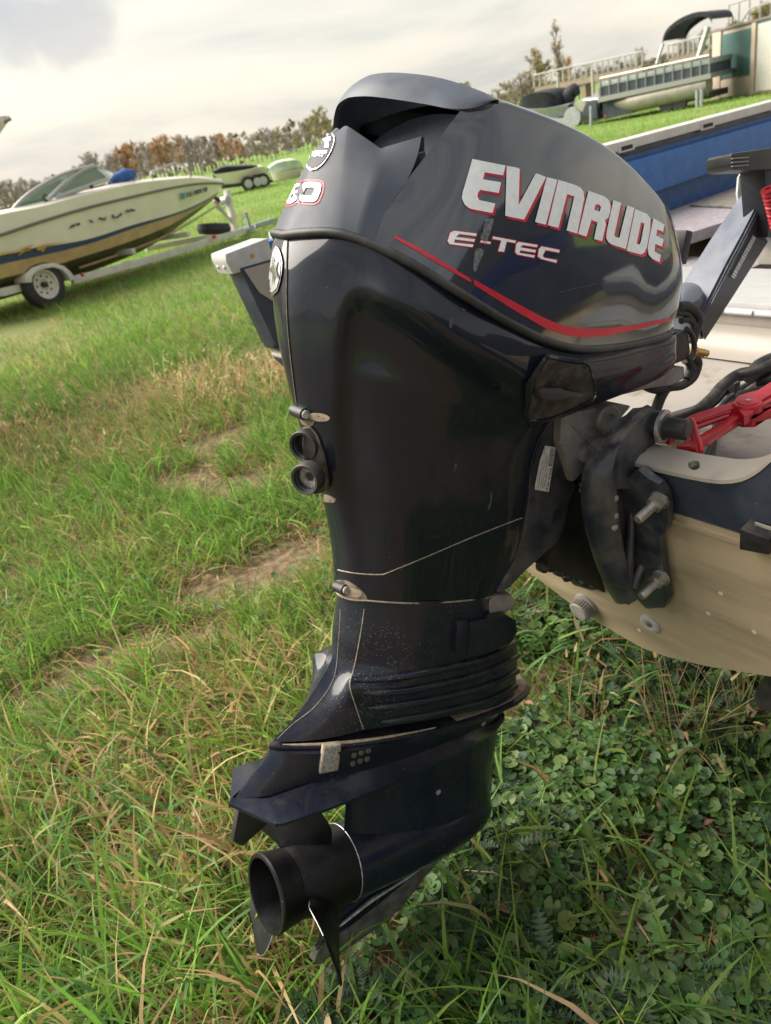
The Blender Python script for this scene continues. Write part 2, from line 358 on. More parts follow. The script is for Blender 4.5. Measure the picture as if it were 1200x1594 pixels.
ground = build('ground', vs, fs, m_ground, None, 80, merge=1e-4); setp(ground, kind='structure')
# ================================================================== OUTBOARD MOTOR
motor = empty('outboard_motor'); motor.matrix_world = MOTOR_M
setp(motor, 'large dark navy outboard motor with red and white lettering tilted up on the transom', 'outboard motor')

def Ms(px, py, xc, k):
    """feature on the rounded stern face x = xc + k y^2"""
    y = -.06
    for it in range(40):
        p = M(px, py, y); q = M(px, py, y + .001); s = (q[0] - p[0]) / .001
        f = p[0] - xc - k * y * y; y -= f / (s - 2 * k * y) * .7; y = min(y, 0.0)
    return M(px, py, y)
SEAM = [(-.342, 0, 1.033), (-.336, -.04, 1.036), Ms(530, 358, -.342, 4), Ms(583, 376, -.340, 4), M(640, 404, -.145), M(720, 453, -.175), M(800, 501, -.187),
        M(880, 535, -.190), M(965, 536, -.181), M(1045, 512, -.155), (.325, -.10, .975), (.336, 0, .978)]
# ---- upper cowl, side shell from the ridge to the front
def lift(a, b, f, out=0.0):
    return tuple(a[i] + (b[i] - a[i]) * f + (0, -out, 0)[i] for i in range(3))
s_bot = SEAM[3:10] + [(.322, -.10, .975), (.334, 0, .978)]
s_top = [M(732, 153, -.140), M(772, 158, -.143), M(820, 173, -.145), M(884, 198, -.146), M(947, 232, -.139), M(1001, 279, -.126), M(1040, 335, -.105), (.285, -.06, 1.150), (.288, 0, 1.152)]
bulge = [0.0, .003, .007, .010, .011, .012, .013, .010, 0]
fwd = [0, 0, 0, 0, 0, .004, .016, .035, .038]
RIDGE = [SEAM[3], Ms(600, 330, -.323, 4), Ms(620, 300, -.307, 4), Ms(633, 281, -.296, 4), Ms(670, 233, -.280, 4), Ms(705, 187, -.268, 4), Ms(732, 153, -.262, 4)]
s_top[0] = RIDGE[-1]
RS = spline(RIDGE, 12)
def ridge_at(f):
    cl = np.concatenate([[0], np.cumsum([np.linalg.norm(np.array(RS[i+1]) - np.array(RS[i])) for i in range(len(RS) - 1)])]); cl /= cl[-1]
    return tuple(np.interp(f, cl, [p[k] for p in RS]) for k in range(3))
rows = []
for f in (0.0, 0.18, 0.4, 0.62, 0.82, 0.94, 1.0):
    k = math.sin(math.pi * min(1, f)) ** 0.9 if 0 < f < 1 else 0
    r = []
    for i, (a, b) in enumerate(zip(s_bot, s_top)):
        p = lift(a, b, f, bulge[i] * k); r.append((p[0] + fwd[i] * k, p[1], p[2]) if i else ridge_at(f))
    rows.append(r)
G = netgrid(rows, 6, 4)
# rounded roof edge and crowned roof
top = G[-1]
for t, dz in ((.02, .0025), (.06, .0055), (.14, .009), (.3, .013), (.5, .016), (.75, .018), (1.0, .0185)):
    G.append([(p[0] - .004 * t, p[1] * (1 - t), p[2] + dz) for p in top])
cowl_side = gridmesh('upper_cowl', G, m_cowl, motor, mirror=True, smooth=38)
# thickness lip behind the ridge so that the slot reads as depth
# ---- upper cowl, aft panel with spine
def arow(xc, z, k, p1, p2, p3):
    a = Ms(*p1, xc, k); h = a[1] * .5
    top_ = z > 1.17; z = a[2] - .003 if top_ else z
    return [(xc, 0, z), (xc + k * h * h, h, a[2] + .001 if top_ else z * .5 + a[2] * .5), a, Ms(*p2, xc, k), p3]
a_rows = [arow(-.342, 1.033, 4, (530, 358), (558, 364), SEAM[3]),
          arow(-.331, 1.065, 4, (532, 325), (567, 330), RIDGE[1]),
          arow(-.315, 1.105, 4, (535, 280), (580, 288), RIDGE[2]),
          arow(-.296, 1.145, 4, (538, 235), (588, 258), RIDGE[3]),
          arow(-.275, 1.178, 4, (542, 197), (592, 231), Ms(656, 212, -.272, 4))]
G2 = netgrid(a_rows, 6, 5, cb=(2, 3))
last = G2[-1]
G2.append([(p[0] + .006, p[1] * .98, p[2] - .001) for p in last])
G2.append([(p[0] + .010, p[1] * .96, p[2] - .014) for p in last])
aft = gridmesh('aft_panel', G2, m_aft, cowl_side, mirror=True, smooth=32)
# ---- intake duct under the hood
d_rows = [[(p[0] + .012, p[1] * .95, p[2] - .014) for p in last],
          [(p[0] + .03, p[1] * .93, p[2] - .045) for p in last],
          [(p[0] + .06, p[1] * .90, p[2] - .055) for p in last],
          [(-.165, -.112 * i / (len(last) - 1), 1.120) for i in range(len(last))],
          [(-.15, -.118 * i / (len(last) - 1), 1.155) for i in range(len(last))],
          [(-.145, -.120 * i / (len(last) - 1), 1.205 - .022 * (i / (len(last) - 1)) ** 2) for i in range(len(last))]]
m_duct = material('duct_plastic', (.06, .078, .115), .5, var=.2, vscale=30, dust=(.2, .19, .18), dust_amt=.1)
gridmesh('intake_duct', netgrid(d_rows, 1, 3), m_duct, cowl_side, mirror=True, smooth=60)
# side walls of the duct (inner face of the ridge)
ridge = RIDGE
rw = [[tuple(p) for p in spline(ridge, 3)], [(p[0] + .035, p[1] + .02, p[2] - .012) for p in spline(ridge, 3)]]
gridmesh('ridge_wall', rw, m_dark, cowl_side); gridmesh('ridge_wall', [[(p[0], -p[1], p[2]) for p in r] for r in rw], m_dark, cowl_side)
# ---- hood over the intake
low = [(-.266, 0, 1.2005), (-.261, -.03, 1.199), (-.243, -.07, 1.194), (-.224, -.103, 1.189), (-.203, -.137, 1.184), (-.188, -.146, 1.187), (-.166, -.150, 1.197)]
upp = [(-.238, 0, 1.232), (-.232, -.03, 1.2315), (-.216, -.06, 1.2295), (-.195, -.092, 1.2245), (-.176, -.122, 1.2155), (-.162, -.139, 1.209), (-.150, -.149, 1.203)]
mid = [tuple((a[i] + b[i]) / 2 + (-.004, -.003, 0)[i] for i in range(3)) for a, b in zip(low, upp)]; mid[0] = (mid[0][0], 0, mid[0][2])
cap = [(p[0] + .03, p[1] * .75, p[2] + dz_) for p, dz_ in zip(upp, (.004, .004, .003, .001, -.003, -.008, -.012))]
cap2 = [(max(p[0] + .10, -.12), p[1] * .3, zz_) for p, zz_ in zip(upp, (1.232, 1.231, 1.228, 1.222, 1.214, 1.208, 1.204))]; cap3 = [(max(p[0] + .12, -.10), 0, zz_) for p, zz_ in zip(upp, (1.230, 1.229, 1.226, 1.221, 1.215, 1.211, 1.208))]
inn = [(p[0] + .007, p[1] * .965, p[2] + .001) for p in low]; inn2 = [(p[0] + .03, p[1] * .9, p[2] + .022 * (1 - (j / 6) ** 2) - .008 * (j / 6)) for j, p in enumerate(low)]
inn3 = [(-.17, p[1] * .85, 1.208 - .022 * (j / 6) ** 2) for j, p in enumerate(low)]
Hh = netgrid([inn3, inn2, inn, low, mid, upp, cap, cap2, cap3], 5, 4, rb=(2, 3, 5))
hood = gridmesh('intake_hood', Hh, m_hood, cowl_side, mirror=True, smooth=40)

# ---- rubber gasket along the seam
sm = spline([(p[0], p[1], p[2]) for p in SEAM], 6)
loop = [(p[0] - .001, p[1] * 1.004, p[2] - .004) for p in sm] + [(p[0], -p[1] * 1.004, p[2] - .004) for p in reversed(sm[1:-1])]
tube('seam_gasket', loop, 0.0056, m_gasket, motor, seg=8, closed=True)

# ---- lower cowl
def lrow(xc, z, k, p2, p3, *rest):
    a = Ms(*p2, xc, k); h = a[1] * .5
    if z < .55: z = a[2] - .003
    return [(xc, 0, z), (xc + k * h * h, h, (z + a[2]) / 2), a, Ms(*p3, xc, k)] + list(rest)
l_rows = [
    lrow(-.340, 1.025, 4, (525, 366), (583, 384), M(640, 412, -.143), M(760, 488, -.178), M(880, 543, -.186), M(1000, 533, -.171), M(1052, 518, -.150), (.325, -.08, .96), (.332, 0, .962)),
    lrow(-.345, 1.00, 4, (505, 392), (572, 408), M(630, 440, -.150), M(745, 512, -.186), M(875, 565, -.191), M(1000, 548, -.174), M(1052, 530, -.151), (.325, -.08, .945), (.332, 0, .947)),
    lrow(-.344, .965, 4, (490, 428), (548, 442), M(612, 458, -.150), M(722, 528, -.187), M(862, 592, -.189), M(1000, 565, -.173), M(1051, 543, -.150), (.322, -.08, .93), (.328, 0, .932)),
    lrow(-.339, .92, 4.4, (484, 480), (530, 500), M(592, 505, -.124), M(700, 572, -.163), M(845, 622, -.176), M(965, 598, -.168), M(1049, 556, -.148), (.315, -.08, .915), (.322, 0, .915)),
    lrow(-.326, .87, 5.2, (486, 560), (526, 575), M(584, 590, -.115), M(690, 622, -.150), M(830, 652, -.163), M(935, 627, -.160), M(1040, 568, -.140), (.295, -.07, .90), (.302, 0, .90)),
    lrow(-.297, .79, 6, (498, 660), (534, 665), M(590, 670, -.108), M(680, 680, -.136), M(770, 685, -.147), M(820, 684, -.147), M(838, 688, -.125), (.03, -.07, .79), (.035, 0, .79)),
    lrow(-.2525, .69, 6.5, (519, 770), (553, 773), M(605, 777, -.098), M(680, 783, -.118), M(755, 790, -.127), M(802, 796, -.122), M(818, 800, -.100), (.055, -.06, .67), (.06, 0, .67)),
    lrow(-.222, .598, 7, (541, 868), (570, 869), M(615, 870, -.083), M(675, 870, -.099), M(745, 868, -.105), M(786, 865, -.098), M(803, 862, -.078), (.075, -.045, .58), (.08, 0, .58)),
    lrow(-.212, .540, 8, (550, 935), (578, 938), M(620, 941, -.076), M(675, 941, -.087), M(728, 937, -.090), M(762, 932, -.081), M(778, 922, -.062), (.085, -.035, .525), (.09, 0, .525))]
G3 = netgrid(l_rows, 9, 9, rb=(4,))
def to_px(p):
    w = MOTOR_M @ Vector(p) - CAM; d = w.dot(FW); return 600 + FPX * w.dot(RT) / d, 797 - FPX * w.dot(UP) / d
def sstep(a, b, t): t = min(1, max(0, (t - a) / (b - a))); return t * t * (3 - 2 * t)
XL = [(440, 545), (452, 543), (470, 539), (500, 532), (560, 526), (650, 524), (760, 530), (860, 550)]; YT = [(500, 450), (560, 447), (580, 452), (605, 468), (700, 540), (770, 592), (830, 620), (900, 640)]
for r in G3:
    for j, p in enumerate(r):
        u, v = to_px(p)
        if p[1] > -.02: continue
        da_, db_ = u - np.interp(v, [q[0] for q in XL], [q[1] for q in XL]), (v - np.interp(u, [q[0] for q in YT], [q[1] for q in YT])) * .85
        d = -12 * np.logaddexp(-da_ / 12, -db_ / 12) + 4
        if d <= -4: continue
        k = .016 * sstep(-4, 30, d) * (1 - .75 * sstep(640, 860, v)) * (1 - sstep(770, 850, u))
        r[j] = (p[0] + k * .45, p[1] + k, p[2])
lower_cowl = gridmesh('lower_cowl', G3, m_cowl2, motor, mirror=True, smooth=38)

# ------------------------------------------------------------------ draping helper for decals and lines on the cowl
def bvh_of(objs):
    vs, fs = [], []
    for o in objs:
        b = len(vs); vs += [v.co.copy() for v in o.data.vertices]; fs += [[b + i for i in p.vertices] for p in o.data.polygons]
    return BVHTree.FromPolygons(vs, fs)
BV = bvh_of([cowl_side, aft, lower_cowl, hood])
def hit(px, py, off=0.0008, bv=None):
    d = mray(px, py).normalized(); loc, nor, i, ds = (bv or BV).ray_cast(MCAM, d)
    if loc is None: return None
    if nor.dot(d) > 0: nor = -nor
    return loc + nor * off
def drape(name, poly, mat, parent, off=0.0008, hole=None, cell=7.0, bv=None):
    """flat print: a polygon measured on the photo, laid on the curved cowl"""
    bm = bmesh.new()
    ring = [bm.verts.new((p[0], p[1], 0)) for p in poly]
    ed = [bm.edges.new((ring[i], ring[(i+1) % len(ring)])) for i in range(len(ring))]
    if hole:
        r2 = [bm.verts.new((p[0], p[1], 0)) for p in hole]
        ed += [bm.edges.new((r2[i], r2[(i+1) % len(r2)])) for i in range(len(r2))]
    bmesh.ops.triangle_fill(bm, edges=ed, use_beauty=True)
    for it in range(6):
        long = [e for e in bm.edges if e.calc_length() > cell]
        if not long: break
        bmesh.ops.subdivide_edges(bm, edges=long, cuts=1); bmesh.ops.triangulate(bm, faces=bm.faces)
    bad = []
    for v in bm.verts:
        h = hit(v.co.x, v.co.y, off, bv)
        if h is None: bad.append(v)
        else: v.co = h
    if bad: bmesh.ops.delete(bm, geom=bad, context='VERTS')
    return frombm(name, bm, mat, parent, 60, merge=0)
def outset(poly, d):
    n = len(poly); A = sum(poly[i][0] * poly[(i+1) % n][1] - poly[(i+1) % n][0] * poly[i][1] for i in range(n)); s = 1 if A > 0 else -1
    out = []
    for i in range(n):
        a, b, c = np.array(poly[i-1], float), np.array(poly[i], float), np.array(poly[(i+1) % n], float)
        e1 = (b - a) / (np.linalg.norm(b - a) + 1e-9); e2 = (c - b) / (np.linalg.norm(c - b) + 1e-9)
        n1 = np.array([e1[1], -e1[0]]) * s; n2 = np.array([e2[1], -e2[0]]) * s
        m = n1 + n2; l = np.linalg.norm(m); m = m / l if l > 1e-6 else n1
        out.append(tuple(b + m * d / max(0.5, m.dot(n1))))
    return out
def rnd(poly, r=0.25, n=3):
    """soften the corners of a polygon"""
    out = []; k = len(poly)
    for i in range(k):
        a, b, c = np.array(poly[i-1], float), np.array(poly[i], float), np.array(poly[(i+1) % k], float)
        for t in np.linspace(0, 1, n):
            p0 = b + (a - b) * r; p2 = b + (c - b) * r
            out.append(tuple((1-t)**2 * p0 + 2*t*(1-t) * b + t*t * p2))
    return out
z1 = lambda P: [(700 + u * .15, 230 + v * .15) for u, v in P]
z2 = lambda P: [(860 + u * .15833, 260 + v * .15833) for u, v in P]
z3 = lambda P: [(680 + u * .175, 340 + v * .175) for u, v in P]
z4 = lambda P: [(430 + u * .10833, 190 + v * .10833) for u, v in P]
z5 = lambda P: [(405 + u * .08785, 340 + v * .08785) for u, v in P]
z6 = lambda P: [(600 + u * .3917, 350 + v * .3917) for u, v in P]
letters = [
    (z1([(232,120),(575,188),(548,290),(358,258),(340,330),(528,362),(503,473),(312,440),(288,470),(282,508),(300,545),(468,582),(437,680),(230,640),(190,625),(150,590),(122,530),(132,460)]), None),
    (z1([(585,190),(700,212),(720,225),(708,598),(880,278),(900,270),(992,308),(765,748),(570,708)]), None),
    (z1([(1000,308),(1110,335),(990,800),(878,772)]), None),
    (z2([(50,128),(220,180),(265,203),(298,245),(305,310),(235,655),(130,625),(207,290),(137,268),(50,600),(-54,572)]), None),
    (z2([(345,235),(500,290),(545,325),(563,375),(560,440),(540,500),(508,525),(518,565),(480,730),(400,710),(435,545),(375,522),(325,685),(245,660)]), z2([(415,370),(452,372),(470,395),(455,440),(403,425)])),
    (z2([(590,328),(668,355),(600,670),(612,690),(650,697),(728,380),(798,405),(715,808),(590,768),(545,745),(520,700),(525,640)]), None),
    (z2([(805,415),(925,465),(955,510),(952,620),(920,790),(895,845),(860,862),(722,825)]), z2([(862,545),(895,558),(860,740),(845,765),(818,755)])),
    (z2([(985,505),(1093,570),(1080,640),(1022,615),(1012,675),(1085,715),(1070,785),(1003,757),(996,832),(1058,868),(1045,938),(975,905),(938,865),(928,800),(945,700)]), None)]
for P, Hl in letters:
    sh = lambda Q, dx=3.2, dy=4.2: [(p[0] + dx, p[1] + dy) for p in Q] if Q else None
    lt = drape('letter', P, m_white, cowl_side, 0.0012, Hl)
    drape('letter_shadow', sh(P), m_red, lt, 0.0006, sh(Hl))
small = [z3([(150,112),(350,137),(343,160),(195,140),(165,168),(335,187),(328,210),(155,188),(150,218),(320,235),(312,257),(110,230),(92,205),(115,130)]),
         z3([(388,198),(475,212),(470,228),(383,214)]),
         z3([(495,162),(698,200),(692,220),(615,207),(592,298),(540,292),(568,198),(490,183)]),
         z3([(720,210),(890,237),(883,258),(760,238),(735,258),(875,283),(868,305),(735,285),(730,308),(865,330),(858,350),(710,322),(690,300),(700,230)]),
         z3([(925,250),(1085,282),(1080,305),(960,282),(935,330),(945,350),(1062,372),(1055,395),(920,360),(892,340),(900,275)])]
for P in small:
    lt = drape('letter', P, m_white, cowl_side, 0.0012); drape('letter_outline', outset(P, 1.3), m_red, lt, 0.0006)
drape('red_stripe', z6([(37,44),(120,86),(200,131),(336,214),(342,226),(332,226),(200,150),(120,101),(37,54)]), m_red, cowl_side, 0.0008, cell=10)
drape('red_stripe', z6([(349,216),(480,290),(620,365),(700,400),(790,413),(900,408),(1000,395),(1100,375),(1150,367),(1150,377),(1090,392),(1000,415),(900,437),(800,448),(720,440),(640,415),(520,345),(400,270),(350,238)]), m_red, cowl_side, 0.0008, cell=10)
# torn film and scuffs beside the small lettering
m_scuff = material('torn_film', (0.30, 0.32, 0.34), 0.25, var=0.5, vscale=240, alpha=0.38, bump=0.8, bscale=400)
for P in (z3([(425,5),(500,5),(490,60),(465,130),(440,200),(425,245),(400,215),(378,160),(405,120),(412,60)]), z3([(330,280),(370,265),(418,285),(395,340),(370,390),(340,480),(318,470),(318,380)])):
    drape('scuff', rnd(P), m_scuff, cowl_side, 0.0018, cell=5)
m_scratch = material('scratch', (0.05, 0.055, 0.062), 0.6, var=0.4, vscale=200)
drape('scuff', [(868,455),(945,437),(946,437.6),(868,456)], m_scratch, cowl_side, 0.0006, cell=6)
drape('scuff', [(776,462),(790,478),(789,478.6),(775,463)], m_scratch, cowl_side, 0.0006, cell=6)
for P in ([(700,497),(705,494),(704,506),(701,512),(698,507)], [(716,478),(722,482),(726,482),(723,485),(718,484)], [(763,764),(766,768),(764,788),(760,795),(758,791),(762,780)], [(707,720),(712,723),(707,734),(705,732)]):
    drape('scuff', rnd(P), m_scratch, lower_cowl, 0.0006, cell=6)
# horsepower number and round emblem on the spine
def ell(c, rx, ry, ang=0, n=28):
    return [(c[0] + rx * math.cos(t) * math.cos(ang) - ry * math.sin(t) * math.sin(ang), c[1] + rx * math.cos(t) * math.sin(ang) + ry * math.sin(t) * math.cos(ang)) for t in np.linspace(0, 2 * math.pi, n, endpoint=False)]
zero = z4([(430,868),(600,868),(650,890),(655,930),(640,1010),(590,1130),(530,1158),(350,1145),(335,1100),(385,900)]); zh = z4([(430,945),(540,945),(555,960),(550,1000),(515,1065),(400,1062),(390,1040)])
six = z4([(300,893),(352,880),(345,925),(300,940),(262,985),(318,985),(335,1030),(300,1120),(240,1170),(175,1185),(158,1140),(190,1040),(235,940)]); sixh = z4([(235,1040),(268,1045),(250,1085),(205,1100)])
lt = drape('numeral', rnd(zero), m_white, aft, .0012, rnd(zh), 4); drape('numeral_outline', rnd(outset(zero, 4.4)), m_red, lt, .0006, rnd(outset(zero, 2.0)), 4)
lt = drape('numeral', rnd(six), m_white, aft, .0012, rnd(sixh), 4); drape('numeral_outline', rnd(outset(six, 4.0)), m_red, lt, .0006, rnd(outset(six, 1.8)), 4)
drape('scuff', z4([(385,830),(380,920),(400,1000),(385,1060),(330,1040),(355,1190),(300,1080),(270,1035),(310,1020),(350,900)]), m_scratch, aft, .0016, None, 4)
emb_o = z4([(740,160),(810,165),(845,215),(840,300),(800,420),(740,530),(670,620),(590,685),(500,705),(447,665),(440,570),(500,430),(590,290),(680,190)])
emb = drape('emblem', emb_o, m_silver, aft, .0016, None, 4)
ec = np.mean(np.array(emb_o), axis=0)
drape('emblem_face', [tuple(ec + (np.array(p) - ec) * .90) for p in emb_o], m_ink, emb, .0023, None, 4)
drape('gear_mark', z4([(500,420),(560,320),(640,260),(710,230),(700,190),(760,185),(770,215),(745,240),(800,230),(800,290),(760,310),(770,330),(765,390),(705,390),(715,310),(680,280),(620,300),(560,370),(520,440),(505,530),(495,560)]), m_silver, emb, .003, None, 4)
for P in ([(548,440),(610,432),(600,470),(590,512),(535,512)], [(610,432),(668,430),(660,468),(640,478),(648,508),(630,508),(622,480),(605,508),(592,508)], [(680,432),(748,430),(740,465),(695,478),(685,512),(662,512)]):
    drape('letter', z4(P), m_silver, emb, .003, z4([(np.mean([p[0] for p in P[:3]]) + dx, 447 + dy) for dx, dy in ((-12, 0), (12, 0), (10, 14), (-14, 14))]), 4)
# star badge on the lower cowl
bd_o = z5([(300,490),(345,530),(385,640),(412,780),(405,950),(370,1150),(330,1290),(240,1378),(195,1362),(165,1250),(170,1050),(200,800),(245,560)])
bd = drape('star_badge', bd_o, m_chrome, lower_cowl, .002, None, 3)
bc = np.mean(np.array(bd_o), axis=0)
drape('badge_face', [tuple(bc + (np.array(p) - bc) * .84) for p in bd_o], m_silver, bd, .0028, None, 3)
star = []
for k in range(10):
    a = math.pi / 5 * k - .35; r = 1.0 if k % 2 == 0 else .38
    star.append((bc[0] + 8.2 * r * math.sin(a) + 1.0, bc[1] - 27 * r * math.cos(a) - 3))
drape('star', star, m_chrome, bd, .0045, None, 3)

# ---- seams, hinge lugs and flush ports on the lower cowl
def line_on(name, pts, r, mat, parent, n=6, off=0.0004, seg=5, bv=None):
    q = [hit(p[0], p[1], off, bv) for p in spline([(a, b, 0) for a, b in pts], n)]
    return tube(name, [p for p in q if p is not None], r, mat, parent, seg=seg)
m_seam = material('seam_dust', (0.27, 0.225, 0.175), 0.9, var=0.3, vscale=150)
line_on('panel_gap', [(449, 362), (447, 420), (447, 480), (453, 560), (462, 632)], .0011, m_dark, lower_cowl)
line_on('panel_gap', [(447.5, 420), (448, 500), (454, 565), (463, 632)], .0006, m_seam, lower_cowl, off=.0012)
line_on('panel_gap', [(500, 800), (512, 850), (524, 895)], .0012, m_dark, lower_cowl)
line_on('parting_line', [(526, 887), (545, 891), (575, 894), (597, 894)], .0011, m_seam, lower_cowl)
line_on('parting_line', [(597, 894), (660, 868), (735, 836), (812, 806)], .0009, m_seam, lower_cowl)
def lug(c0, c1, oval):
    a = hit(*c0, .004); b = hit(*c1, .004)
    if a is None or b is None: print('lug off', c0, c1); return
    t = tube('hinge_lug', [a, b], .0085, m_black, lower_cowl, seg=14)
    drape('hinge_pocket', ell(*oval), m_dustm, lower_cowl, .001, None, 5)
    lathe('hinge_screw', [(0, .006), (.004, .006), (.005, .004)], Vector(b) - Vector((0, 0, .0)), (Vector(b) - Vector(a)), m_zinc, lower_cowl, seg=10)
lug((462, 637), (478, 643), ((497, 649), 17, 6.5, .12)); 
lug((497, 772), (510, 776), ((522, 780), 14, 6.5, .08)); lug((527, 912), (540, 917), ((550, 922), 14, 7, .2))
m_grime2 = material('dusty_plate', (.10, .085, .07), .8, col2=(.05, .045, .04), vscale=60, bump=.2, bscale=150)
pl = z = [M(px, py, -.058) for px, py in ((466, 668), (478, 660), (492, 668), (503, 700), (511, 740), (508, 762), (495, 768), (480, 764))]
prism('port_plate', [hit(px, py, -.004) or Vector(M(px, py, -.01)) for px, py in ((470, 663), (482, 662), (494, 676), (504, 705), (511, 742), (507, 762), (494, 767), (484, 740), (474, 700))], (-.006, -.005, -.002), m_grime2, lower_cowl, bevel=.0025)
pn = Vector((-.87, -.46, -.18)).normalized()
for (px, py), inner in (((481, 690), m_dark), ((484, 741), m_zinc)):
    h = hit(px, py, 0.0) or Vector(M(px, py, -.02))
    p = lathe('flush_port', [(0, .0235), (.006, .0235), (.016, .0225), (.018, .021), (.017, .0175), (.006, .0165), (.002, .0165)], h, pn, m_black, lower_cowl, seg=28)
    lathe('port_core', [(-.004, .0165), (.004, .0165), (.0045, .0115), (.0048, .008), (.001, .006)], h, pn, inner, p, seg=24)
    for q in (.006, .009, .012): tube('port_thread', [h + pn * q + (Vector(basis(pn)[1]) * math.cos(t) + Vector(basis(pn)[2]) * math.sin(t)) * .0168 for t in np.linspace(0, 2 * math.pi, 22, endpoint=False)], .0011, m_black, p, seg=5, closed=True)

m_grime = material('brown_grime', (.20, .155, .115), .92, col2=(.07, .058, .045), vscale=70, lo=.42, hi=.62, bump=.4, bscale=200)
for P in ([(521,903),(538,902),(556,912),(570,926),(573,937),(552,938),(534,932),(523,920)], [(466,652),(480,650),(490,656),(486,664),(472,662)], [(496,768),(512,770),(524,776),(520,783),(503,781)], [(505,742),(512,744),(513,758),(507,764)]):
    drape('grime', rnd(P, .3), m_grime, lower_cowl, .0006, None, 5)
# ---- latch recess on the side of the lower cowl
zl = lambda P: [(800 + u * .13333, 530 + v * .13333) for u, v in P]
o2 = zl([(365,140),(610,185),(850,210),(905,300),(955,480),(978,650),(955,700),(720,815),(500,905),(180,1045),(125,900),(95,640),(80,540),(215,330)])
i2 = zl([(400,205),(620,265),(880,285),(915,380),(945,520),(958,640),(930,680),(715,790),(490,880),(210,930),(175,860),(215,640),(255,520),(330,340)])
def push(p, dy, dx=0.0): return (p[0] + dx, p[1] + dy, p[2])
hp = [hit(*p, 0.0) for p in o2]; hp = [p for p in hp if p is not None]
AA = np.array([[1, p.x, p.z] for p in hp]); bb = np.array([p.y for p in hp]); pf = np.linalg.lstsq(AA, bb, rcond=None)[0]
def on_plane(px, py, off):
    r = mray(px, py); den = r.y - pf[1] * r.x - pf[2] * r.z
    t = (pf[0] + off + pf[1] * MCAM.x + pf[2] * MCAM.z - MCAM.y) / den; p = MCAM + r * t; return (p.x, p.y, p.z)
oo, ii = rnd(o2, .22, 3), rnd(i2, .22, 3)
lo_f = np.repeat([.014, .013, .013, .014, .015, .015, .013, .011, .010, .010, .011, .013, .015, .015], 3)
mixp = lambda a, b, t: (a[0] * (1 - t) + b[0] * t, a[1] * (1 - t) + b[1] * t)
L0 = [on_plane(*p, .010) for p in oo]; L1 = [on_plane(*mixp(p, q, .30), -lo_f[i] * .8) for i, (p, q) in enumerate(zip(oo, ii))]
L1b = [on_plane(*mixp(p, q, .78), -lo_f[i]) for i, (p, q) in enumerate(zip(oo, ii))]; L2 = [on_plane(*q, -lo_f[i] + .002) for i, q in enumerate(ii)]
L3 = [push(p, .036, .003) for p in L2]
latch = loft('latch_frame', [L0, L1, L1b, L2], m_cowl2, lower_cowl, caps=False, smooth=32)
cc = np.mean(np.array(L3), axis=0); fl = L3; lp = [push(p, .0005) for p in L2]
m_pocket = material('dusty_pocket', (0.010, 0.010, 0.012), 0.5, dust=DUST, dust_amt=0.7, dscale=40, col2=(0.07, 0.058, 0.045), vscale=42, lo=0.55, hi=0.75)
loft('latch_pocket', [lp, fl, [tuple(cc + (np.array(p) - cc) * .6 + np.array((0, .006, 0))) for p in fl], [tuple(cc + (np.array(p) - cc) * .05 + np.array((0, .006, 0))) for p in fl]], m_pocket, latch, caps=True, smooth=50)
bm = bmesh.new(); bm.from_mesh(lower_cowl.data)
def inside(p, poly):
    c = False; n = len(poly)
    for i in range(n):
        (x0_, y0_), (x1_, y1_) = poly[i], poly[i - 1]
        if (y0_ > p[1]) != (y1_ > p[1]) and p[0] < (x1_ - x0_) * (p[1] - y0_) / (y1_ - y0_) + x0_: c = not c
    return c
nearf = [f for f in bm.faces if f.calc_center_median().y < -.08 and inside(to_px(f.calc_center_median()), outset(i2, 9))]
bmesh.ops.subdivide_edges(bm, edges=list({e for f in nearf for e in f.edges}), cuts=3, use_grid_fill=True)
ringp = [mixp(p, q, .75) for p, q in zip(oo, ii)]
cut = [f for f in bm.faces if f.calc_center_median().y < -.08 and inside(to_px(f.calc_center_median()), ringp)]
bmesh.ops.delete(bm, geom=cut, context='FACES'); bm.to_mesh(lower_cowl.data); bm.free()
yv = L2[0][1] + .008
lev = [M(px, py, yv) for px, py in zl([(300,575),(345,562),(530,552),(640,590),(820,625),(800,680),(650,668),(590,690),(440,710),(330,690),(298,620)])]
prism('latch_lever', lev, (0, .022, 0), m_black, latch, bevel=.003)

# ---- exhaust housing in front of the cowl, with the data label
zr = lambda P: [(820 + u * .19438, 620 + v * .19438) for u, v in P]
hs = [M(px, py, -.085) for px, py in [(842, 690), (850, 655), (885, 640), (905, 690), (895, 745), (897, 755), (886, 790), (880, 820), (868, 845), (838, 872), (815, 893), (795, 915), (778, 925), (798, 880), (812, 805), (836, 700)]]
hs2 = [(p[0] + .012, .085, p[2]) for p in hs]
housing = prism('exhaust_housing', hs, (0.012, .17, 0), m_bracket, motor, bevel=.008)
hv = bvh_of([housing])
lab = drape('data_label', zr([(142,378),(225,392),(172,748),(60,730),(62,690),(100,500)]), m_paper, housing, .0012, None, 8, hv)
for k in range(14):
    a, b = k / 14, (k + .35 + .4 * random.random()) / 14
    P = [(178 + 40 * 0, 0)]
    u0, v0 = 190 - 38 * 0, 400
    t0, t1 = 400 + 140 * a, 400 + 140 * b
    drape('barcode_bar', zr([(182 - (t0-400)*.12, t0), (216 - (t0-400)*.14, t0 + 4), (216 - (t1-400)*.14, t1 + 4), (182 - (t1-400)*.12, t1)]), m_ink, lab, .0018, None, 20, hv)
